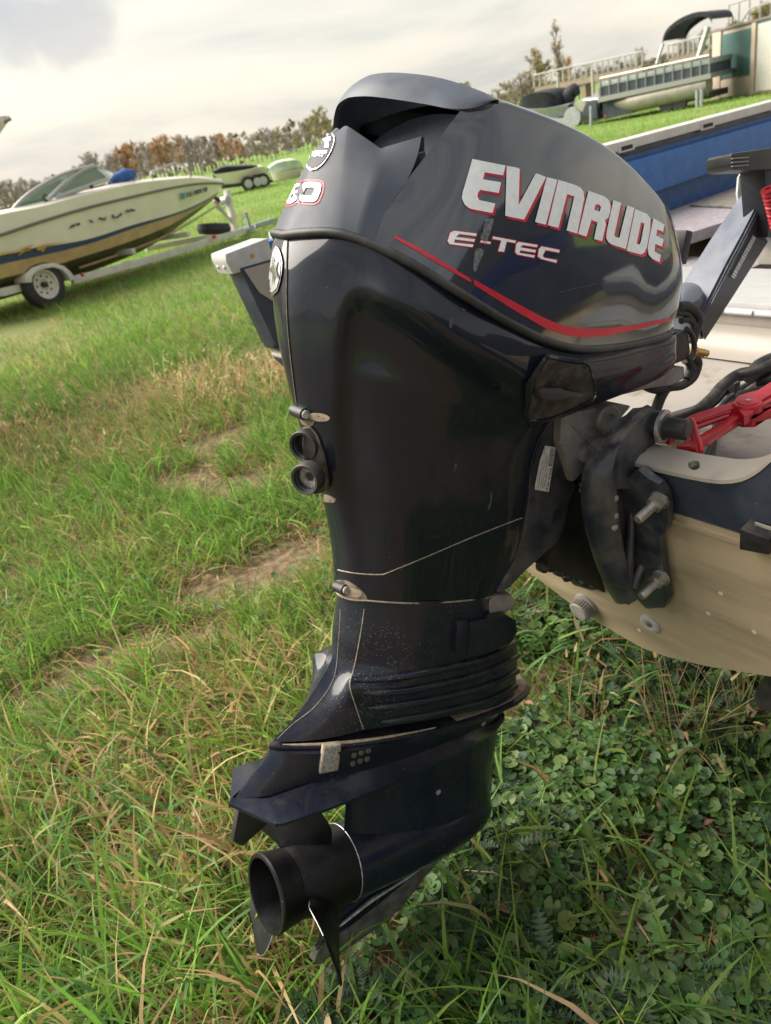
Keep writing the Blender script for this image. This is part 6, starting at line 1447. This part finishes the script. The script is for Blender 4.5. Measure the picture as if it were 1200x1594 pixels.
# straw stems with seed heads
x, y = sector(9000, 3.2, 8.0, 30, 100); px, py, d, bare, belt, weed, dryn = zones(x, y); k = (rng.random(len(x)) < belt * .75) & (vnoise(x, y, 2.4, 61) > .42); x, y = x[k], y[k]; n = len(x)
V, F, Cv = blades(x, y, gzv(x, y), rng.uniform(.12, .26, n), rng.uniform(.005, .008, n), rng.uniform(0, 6.28, n), np.abs(rng.normal(.2, .2, n)), rng.uniform(.2, 1.2, n), 3, pal(n, DRY, (3, 3, .6, .8, 2)) * 1.1, rng.normal(0, 1, n)); parts_d.append((V, F, Cv))
sh_ = []
tips = V.reshape(n, -1, 3)[:, -1]
for k in range(3):
    off = rng.normal(0, .012, (n, 3)); q = tips + off - np.array((0, 0, .01 * k))
    v_, f_, c_ = blades(q[:, 0], q[:, 1], q[:, 2], rng.uniform(.02, .045, n), rng.uniform(.008, .014, n), rng.uniform(0, 6.28, n), rng.uniform(.2, 1.4, n), rng.normal(0, .4, n), 2, pal(n, DRY, (2, 3, 1, 1, 2)) * 1.1); parts_d.append((v_, f_, c_))
g_ = npmesh('dry_grass', *merge_parts(parts_d), m_grass); setp(g_, 'straw coloured dead grass and fallen stems lying among the turf', 'dry grass', kind='stuff')

# ---- broad leaved weeds from leaf templates
def leaf_tpl(kind):
    v, f = [], []
    if kind == 'ivy':
        v.append((.06, 0, -.06)); m = 15
        for i in range(m):
            a = math.pi * (.10 + 1.80 * i / (m - 1)) - math.pi; r = .5 * (1 + .09 * math.cos(i * 2.1 * math.pi)) * (1 + .06 * (i % 2)); v.append((r * math.cos(a) + .08, r * math.sin(a) * 1.08, .05 + .05 * (i % 2)))
        f = [(0, i, i + 1) for i in range(1, m)]
    elif kind == 'clover':
        for k in range(3):
            a = 2.094 * k; o = len(v); v.append((0, 0, 0))
            for (u, w, z) in ((.18, .14, .02), (.42, .20, .05), (.52, .06, .03), (.47, 0, .01), (.52, -.06, .03), (.42, -.20, .05), (.18, -.14, .02)): v.append((u * math.cos(a) - w * math.sin(a), u * math.sin(a) + w * math.cos(a), z))
            f += [(o, o + i, o + i + 1) for i in range(1, 7)]
    elif kind == 'thistle':
        m = 8
        for i in range(m + 1):
            t = i / m; v.append((t, 0, .16 * math.sin(t * 2.6) - .02))
        for s in (1, -1):
            for i in range(m):
                t0, t1 = i / m, (i + 1) / m; w = .20 * math.sin(math.pi * min(1, t0 * .9 + .12)) + .05; zz = .16 * math.sin(t0 * 2.6) + .06; o = len(v)
                v += [((t0 * .5 + t1 * .5) + .05, s * w, zz + .03 * (i % 2)), (t0 * .7 + t1 * .3, s * w * .35, zz - .03), (t1 + .01, s * w * .35, zz - .03)]
                f += [(i, o + 1, o), (i, o, i + 1), (o, o + 2, i + 1)] if s > 0 else [(i, o, o + 1), (i, i + 1, o), (o, i + 1, o + 2)]
    else:
        m = 6
        for i in range(m + 1):
            t = i / m; w = .17 * math.sin(math.pi * (t ** .8)) + .012; z = .22 * math.sin(t * 2.4)
            v += [(t, w, z + .03), (t, 0, z), (t, -w, z + .03)]
        for i in range(m): o = 3 * i; f += [(o, o + 1, o + 4, o + 3), (o + 1, o + 2, o + 5, o + 4)]
    return np.array(v, float), np.array(f)
def scatter(tpl, P, size, yaw, tilt, roll, C):
    v, f = tpl; n = len(P); cy_, sy_ = np.cos(yaw), np.sin(yaw); ct, st = np.cos(tilt), np.sin(tilt); cr, sr = np.cos(roll), np.sin(roll)
    X = v[None, :, 0] * size[:, None]; Y = v[None, :, 1] * size[:, None]; Z = v[None, :, 2] * size[:, None]
    Y, Z = Y * cr[:, None] - Z * sr[:, None], Y * sr[:, None] + Z * cr[:, None]
    X, Z = X * ct[:, None] - Z * st[:, None], X * st[:, None] + Z * ct[:, None]
    X, Y = X * cy_[:, None] - Y * sy_[:, None], X * sy_[:, None] + Y * cy_[:, None]
    V = np.stack([X, Y, Z], 2) + P[:, None, :]; F = f[None] + (np.arange(n) * len(v))[:, None, None]
    return V.reshape(-1, 3), F.reshape(-1, f.shape[1]), np.repeat(C, len(v), 0)
WEEDC = [(.048, .108, .034), (.062, .135, .040), (.040, .085, .034), (.09, .165, .048), (.13, .185, .06)]  # dark green leaves, darkened further to deepen the shade by the boat
def weedpts(n, r0, r1, a0, a1, thr, seed, sc=3.2, other=0.0):
    x, y = sector(n, r0, r1, a0, a1); px, py, d, bare, belt, weed, dryn = zones(x, y); nz = vnoise(x, y, sc, seed) * .65 + vnoise(x, y, sc * 3, seed + 1) * .35
    k = (rng.random(n) < np.maximum(weed, other * (1 - bare))) & (nz > thr); return x[k], y[k]
tri_p = []
def put(kind, xy, s0, s1, zr, tiltr, cols, w=None, petiole=True):
    x, y = xy; n = len(x)
    if n == 0: return
    z = gzv(x, y) + rng.uniform(*zr, n); P = np.c_[x, y, z]
    tri_p.append(scatter(TPL[kind], P, rng.uniform(s0, s1, n), rng.uniform(0, 6.28, n), rng.normal(*tiltr, n), rng.normal(0, .3, n), pal(n, cols, w or [1] * len(cols))))
TPL = {k: leaf_tpl(k) for k in ('ivy', 'clover', 'thistle')}
put('ivy', weedpts(20000, .3, 1.9, -20, 110, .44, 21), .012, .034, (.015, .075), (.05, .28), WEEDC)
put('ivy', weedpts(7000, 1.2, 3.0, 10, 100, .5, 21, other=.10), .018, .034, (.01, .06), (.05, .3), WEEDC)
put('clover', weedpts(5000, .3, 2.6, -20, 105, .56, 31), .026, .046, (.03, .09), (.0, .22), [(.052, .118, .03), (.066, .14, .034), (.045, .098, .03)])
put('thistle', weedpts(9000, .3, 1.9, -20, 105, .47, 41), .04, .085, (.01, .07), (-.25, .35), [(.05, .09, .05), (.065, .11, .058), (.04, .075, .04)])
put('clover', weedpts(16000, 2.2, 6.5, 22, 98, .60, 51, other=.5), .03, .05, (.02, .07), (.0, .25), [(.06, .135, .04), (.075, .15, .04), (.10, .17, .05)])
TPL['dead'] = (leaf_tpl('broad')[0], np.concatenate([leaf_tpl('broad')[1][:, [0, 1, 2]], leaf_tpl('broad')[1][:, [0, 2, 3]]]))
put('dead', weedpts(1100, .3, 2.4, -20, 105, .40, 71, other=.15), .014, .042, (.02, .07), (.1, .5), [(.30, .19, .11), (.24, .15, .09), (.38, .27, .15)])
w_ = npmesh('ground_cover', *merge_parts(tri_p), m_weed); setp(w_, 'low ground ivy, clover and thistle leaves carpeting the shaded ground under the boat', 'weeds', kind='stuff')

# ---- single plants that can be picked out
def leafy_plant(name, loc, leaves, label, cat, group=None):
    o = empty(name, (loc[0], loc[1], gz(loc[0], loc[1]))); setp(o, label, cat, group)
    for (kind, yaw, tilt, size, col, h) in leaves:
        v, f = TPL.get(kind) or TPL.setdefault(kind, leaf_tpl(kind))
        V, F, C = scatter((v, f), np.array([[0, 0, h]]), np.array([size]), np.array([yaw]), np.array([tilt]), np.array([rng.normal(0, .2)]), np.array([col]))
        npmesh('leaf', V, [F], C, m_weed, o)
    return o
def pt(px, py): p = at(px, py, 2, 0.03); return (p.x, p.y)
TPL['broad'] = leaf_tpl('broad')
r_ = random.Random(5)
for (px, py, sz, nl, col, lab) in ((1040, 1500, .17, 9, (.13, .20, .08), 'pale spiny thistle spreading along the ground near the bottom right corner'), (1130, 1560, .14, 8, (.09, .16, .06), 'green thistle rosette in the bottom right corner'),
                                   (910, 1340, .12, 8, (.055, .10, .055), 'grey green thistle rosette below the hull'), (830, 1280, .10, 7, (.06, .11, .06), 'small thistle rosette just right of the gearcase'), (690, 1470, .11, 7, (.05, .095, .05), 'dark thistle rosette right of the skeg')):
    leafy_plant('thistle_plant', pt(px, py), [('thistle', 6.28 * i / nl + r_.uniform(-.3, .3), -r_.uniform(.0, .5), sz * r_.uniform(.7, 1.15), np.array(col) * r_.uniform(.8, 1.2), .02 + r_.uniform(0, .03)) for i in range(nl)], lab, 'thistle')
for (px, py, sz, nl, col, lab) in ((765, 1320, .16, 4, (.10, .19, .04), 'bright green broad leaf plant standing right of the gearcase'), (740, 1585, .13, 6, (.08, .16, .04), 'broad leafed plantain at the bottom edge'), (1170, 1265, .13, 6, (.10, .17, .05), 'light green dandelion leaves at the right edge'), (880, 1180, .10, 6, (.10, .19, .045), 'fresh green leafy weed beside the hull bottom'),
                                   (155, 835, .13, 6, (.13, .20, .08), 'pale plantain rosette in the turf left of the motor')):
    leafy_plant('broadleaf_weed', pt(px, py), [('broad', 6.28 * i / nl + r_.uniform(-.3, .3), -r_.uniform(.3, .95), sz * r_.uniform(.7, 1.1), np.array(col) * r_.uniform(.85, 1.15), .01) for i in range(nl)], lab, 'weed')
# dry tussock with seed heads under the hull
def tussock(px, py, n, h, label):
    x0, y0 = pt(px, py); o = empty('dry_tussock', (x0, y0, 0)); setp(o, label, 'dry grass')
    a = rng.uniform(0, 6.28, n); L_ = rng.uniform(.5, 1.1, n) * h
    xb, yb = rng.normal(0, .03, n), rng.normal(0, .03, n)
    V, F, C = blades(xb, yb, np.zeros(n), L_, rng.uniform(.0018, .003, n), a, rng.uniform(.1, .9, n), rng.uniform(.1, .9, n), 5, pal(n, DRY, (3, 2, 2, 2, 1)) * .8)
    npmesh('stems', V, [F], C, m_grass, o)['kind'] = 'stuff'
    tip = V.reshape(n, -1, 3)[:, -1]; k = rng.random(n) < .45; t = tip[k]; m = len(t)
    V, F, C = blades(t[:, 0], t[:, 1], t[:, 2], rng.uniform(.02, .05, m), rng.uniform(.006, .010, m), a[k], rng.uniform(.9, 1.7, m), rng.uniform(-.2, .5, m), 3, pal(m, DRY, (3, 3, 1, 2, 1)))
    npmesh('seed_heads', V, [F], C, m_grass, o)['kind'] = 'stuff'
tussock(1060, 1135, 60, .34, 'dry straw tussock with seed heads under the hull'); tussock(1165, 1120, 45, .30, 'dry straw tussock by the trailer bunk at the right edge'); tussock(905, 1130, 34, .26, 'small dry straw tussock between gearcase and hull')
# dead stalk with curled brown leaves
sx = [at(px, py, 2, .06) for px, py in ((935, 1355), (955, 1385), (975, 1410), (990, 1432), (1012, 1465))]
m_stalk = material('dead_stalk', (.33, .20, .13), .8, var=.3, vscale=60)
st_ = tube('dead_stalk', [p for p in sx], [.004, .0035, .005, .003, .0015], m_stalk, None, seg=6, spl=4); setp(st_, 'curled brown dead stalk lying on the weeds, lower right', 'dead stalk'); origin_to(st_)

# ================================================================== TREES
def tree_mesh(seed, h, spread, leaf=None, nleaf=0, density=1.0, tall=False):
    r = np.random.default_rng(seed); trunk, TF, TCc, o = [], [], [], 0; TV = []
    bark = np.array((.22, .19, .17))
    def tubev(p0, p1, r0, r1, sg=5):
        nonlocal o
        d, u, w = basis(Vector(p1) - Vector(p0)); vs = []
        for p, rr in ((p0, r0), (p1, r1)):
            for k in range(sg): a = 2 * math.pi * k / sg; q = Vector(p) + (u * math.cos(a) + w * math.sin(a)) * rr; vs.append(tuple(q))
        TV.extend(vs); TF.extend([(o + k, o + (k+1) % sg, o + sg + (k+1) % sg, o + sg + k) for k in range(sg)]); o += 2 * sg
    tubev((0, 0, -.3), (r.normal(0, .02) * h, r.normal(0, .02) * h, h * .55), h * .022, h * .012); tubev((0, 0, h * .5), (r.normal(0, .03) * h, r.normal(0, .03) * h, h * .95), h * .012, h * .003)
    tips = []
    nb = int((26 if tall else 20) * density)
    for i in range(nb):
        t = r.uniform(.22, .9); z0 = h * t; a = r.uniform(0, 6.28); l = h * spread * r.uniform(.6, 1.1) * (1.15 - .75 * t) ; up = r.uniform(.8, 2.2) * (1.4 if tall else 1)
        d = np.array((math.cos(a), math.sin(a), up)); d /= np.linalg.norm(d); p1 = np.array((0, 0, z0)) + d * l
        tubev((0, 0, z0), tuple(p1), h * .007, h * .002, 4); tips.append((np.array((0, 0, z0)), p1))
        for j in range(3):
            s = r.uniform(.3, .9); q0 = np.array((0, 0, z0)) + d * l * s; e = d + r.normal(0, .5, 3); e /= np.linalg.norm(e); q1 = q0 + e * l * .5; tubev(tuple(q0), tuple(q1), h * .003, h * .001, 3); tips.append((q0, q1))
    TVn = np.array(TV); Ct = np.tile(bark, (len(TVn), 1))
    # twigs and leaves
    nt = int(1500 * density); i = r.integers(0, len(tips), nt); s = r.uniform(.25, 1.05, nt); A_ = np.array([t[0] for t in tips])[i]; B_ = np.array([t[1] for t in tips])[i]; q = A_ + (B_ - A_) * s[:, None]
    e = (B_ - A_); e /= np.linalg.norm(e, axis=1)[:, None] + 1e-6; e = e + r.normal(0, .6, (nt, 3)) + np.array((0, 0, .3)); e /= np.linalg.norm(e, axis=1)[:, None]; l = h * r.uniform(.03, .09, nt)
    sd_ = np.cross(e, r.normal(0, 1, (nt, 3))); sd_ /= np.linalg.norm(sd_, axis=1)[:, None]; w = h * .0016
    V = np.stack([q + sd_ * w, q - sd_ * w, q + e * l[:, None]], 1).reshape(-1, 3); F = np.arange(3 * nt).reshape(-1, 3); C = np.repeat(np.array((.34, .29, .265)) * r.uniform(.7, 1.35, (nt, 1)), 3, 0)
    if nleaf:
        j = r.integers(0, nt, nleaf); c = q[j] + e[j] * (l[j] * r.uniform(.2, 1.1, nleaf))[:, None]; a = r.normal(0, 1, (nleaf, 3)); a /= np.linalg.norm(a, axis=1)[:, None]; b = np.cross(a, r.normal(0, 1, (nleaf, 3))); b /= np.linalg.norm(b, axis=1)[:, None]; sz = h * .016 * r.uniform(.6, 1.3, (nleaf, 1))
        V2 = np.stack([c - a * sz, c - b * sz * .6, c + a * sz, c + b * sz * .6], 1).reshape(-1, 3); k = r.choice(len(leaf), nleaf); C2 = np.repeat(np.array(leaf)[k] * r.uniform(.7, 1.3, (nleaf, 1)), 4, 0); F2 = np.arange(4 * nleaf).reshape(-1, 4) + len(V)
        return (TVn, [np.array(TF)], Ct), (np.concatenate([V, V2]), [F, F2], np.concatenate([C, C2]))
    return (TVn, [np.array(TF)], Ct), (V, [F], C)
RUST = [(.50, .25, .09), (.56, .31, .12), (.40, .22, .11)]; OLIVE = [(.28, .25, .10), (.36, .30, .12), (.22, .21, .10), (.42, .31, .11)]; GREY = [(.32, .265, .235), (.28, .23, .205)]; PALE = [(.46, .36, .22), (.52, .40, .24)]
protos = {}
def proto(kind, seed):
    key = (kind, seed)
    if key not in protos:
        args = {'bare': (1.0, .26, GREY, 160, 1.5), 'rust': (1.0, .30, RUST, 1400, 1.2), 'olive': (1.0, .36, OLIVE, 1500, 1.0), 'tallbare': (1.0, .19, PALE, 260, 1.4), 'bush': (1.0, .55, GREY, 900, 1.2)}[kind]
        t, c = tree_mesh(seed * 17 + len(kind), args[0], args[1], args[2], args[3], args[4], kind == 'tallbare'); protos[key] = (t, c, [])
    return protos[key]
def tree(px, dist, top, kind, seed, label, group=None, wide=1.0):
    r = ray(px, 320 - .208 * px); hd = math.hypot(r.x, r.y); x, y = r.x / hd * dist, r.y / hd * dist; b = gz(x, y)
    r2 = ray(px, top); zt_ = CAM.z + r2.z * dist / math.hypot(r2.x, r2.y); h = max(1.5, zt_ - b)
    o = empty('tree', (x, y, b)); o.rotation_euler = (0, 0, seed * 1.7 + px); o.scale = (h * wide, h * wide, h); setp(o, label, 'tree', group)
    t, c, cache = proto(kind, seed % 4)
    if not cache:
        a = npmesh('trunk', *t, m_twig, o); bb = npmesh('crown', *c, m_twig, o); cache += [a.data, bb.data]
    else: link('trunk', cache[0], None, o); link('crown', cache[1], None, o)
def interp(px, pts): return float(np.interp(px, [p[0] for p in pts], [p[1] for p in pts]))
topl = [(-80, 300), (0, 284), (30, 272), (60, 280), (95, 270), (125, 262), (150, 236), (175, 240), (200, 226), (240, 220), (290, 207), (320, 210), (365, 211), (385, 222), (400, 204), (430, 196), (470, 202), (485, 178), (512, 164)]
px = -70; i = 0; tr_ = random.Random(9)
LB = {'bare': 'bare grey brown tree in the far tree line', 'rust': 'rust leaved tree in the far tree line', 'olive': 'olive yellow tree in the far tree line'}
while px < 515:
    kind = 'rust' if (195 < px < 292 and tr_.random() < .7) or 340 < px < 385 else 'olive' if px > 478 or (400 < px < 470 and tr_.random() < .35) else 'bare'
    tree(px, tr_.uniform(105, 140), interp(px, topl) + tr_.uniform(-3, 10), kind, i, LB[kind], kind + ' trees of the far tree line', tr_.uniform(.9, 1.3))
    px += tr_.uniform(5, 9) if kind != 'bare' else tr_.uniform(4, 7.5); i += 1
LR = 'small bare tree in the hedge behind the docks'
for px, top in ((765, 142), (776, 136), (788, 130), (800, 124), (812, 118), (822, 114), (900, 106), (915, 98), (935, 102), (950, 96), (965, 92), (982, 90), (996, 76), (1010, 88), (1040, 80), (1058, 64), (1066, 52), (1080, 60), (1095, 52), (1112, 44), (1126, 46), (1138, 36), (1150, 42), (1165, 38), (1182, 14), (1198, 4), (1215, 2)):
    tree(px, tr_.uniform(62, 78), top + tr_.uniform(-2, 4), 'bare' if tr_.random() < .85 else 'olive', i, LR if True else '', 'hedge trees behind the docks', 1.5); i += 1
tree(838, 66, 80, 'olive', 1, 'yellow olive leaved tree left of the tall bare tree', None, 1.1); tree(850, 68, 96, 'olive', 2, 'low yellowing tree at the foot of the tall bare tree', None, 1.2)
tree(871, 64, 30, 'tallbare', 3, 'tall slender bare tree rising above the docks', None, .9); tree(884, 66, 92, 'rust', 2, 'small rust leaved tree right of the tall bare tree', None, 1.0)
# distant wood closing the horizon all round the field
n = 15000; a = rng.uniform(0, 2 * math.pi, n); dist = rng.uniform(150, 175, n); hh = 3.5 + 3.5 * (vnoise(a * 8, a * 0, 1.0, 77)) + 2 * vnoise(a * 40, a * 0, 1.0, 78)
deg = np.degrees(a) % 360; infront = (deg > 28) & (deg < 84); hh = np.where(infront, hh * np.where(deg > 48, .8, .2), hh)
zz = rng.random(n) ** .8 * hh; x, y = dist * np.cos(a), dist * np.sin(a); gzz = gzv(x, y)
c = np.c_[x, y, zz + gzz]; u = rng.normal(0, 1, (n, 3)); u /= np.linalg.norm(u, axis=1)[:, None]; v_ = np.cross(u, rng.normal(0, 1, (n, 3))); v_ /= np.linalg.norm(v_, axis=1)[:, None]; s = rng.uniform(.3, .9, (n, 1))
V = np.stack([c - u * s, c - v_ * s, c + u * s, c + v_ * s], 1).reshape(-1, 3); C = np.repeat(pal(n, GREY + [(.10, .09, .06), (.20, .13, .07)], (3, 3, 2, 1)), 4, 0)
fw2 = npmesh('far_wood', V, [np.arange(4 * n).reshape(-1, 4)], C, m_twig); setp(fw2, 'grey brown far wood reading as one mass along the horizon', 'wood', kind='stuff')
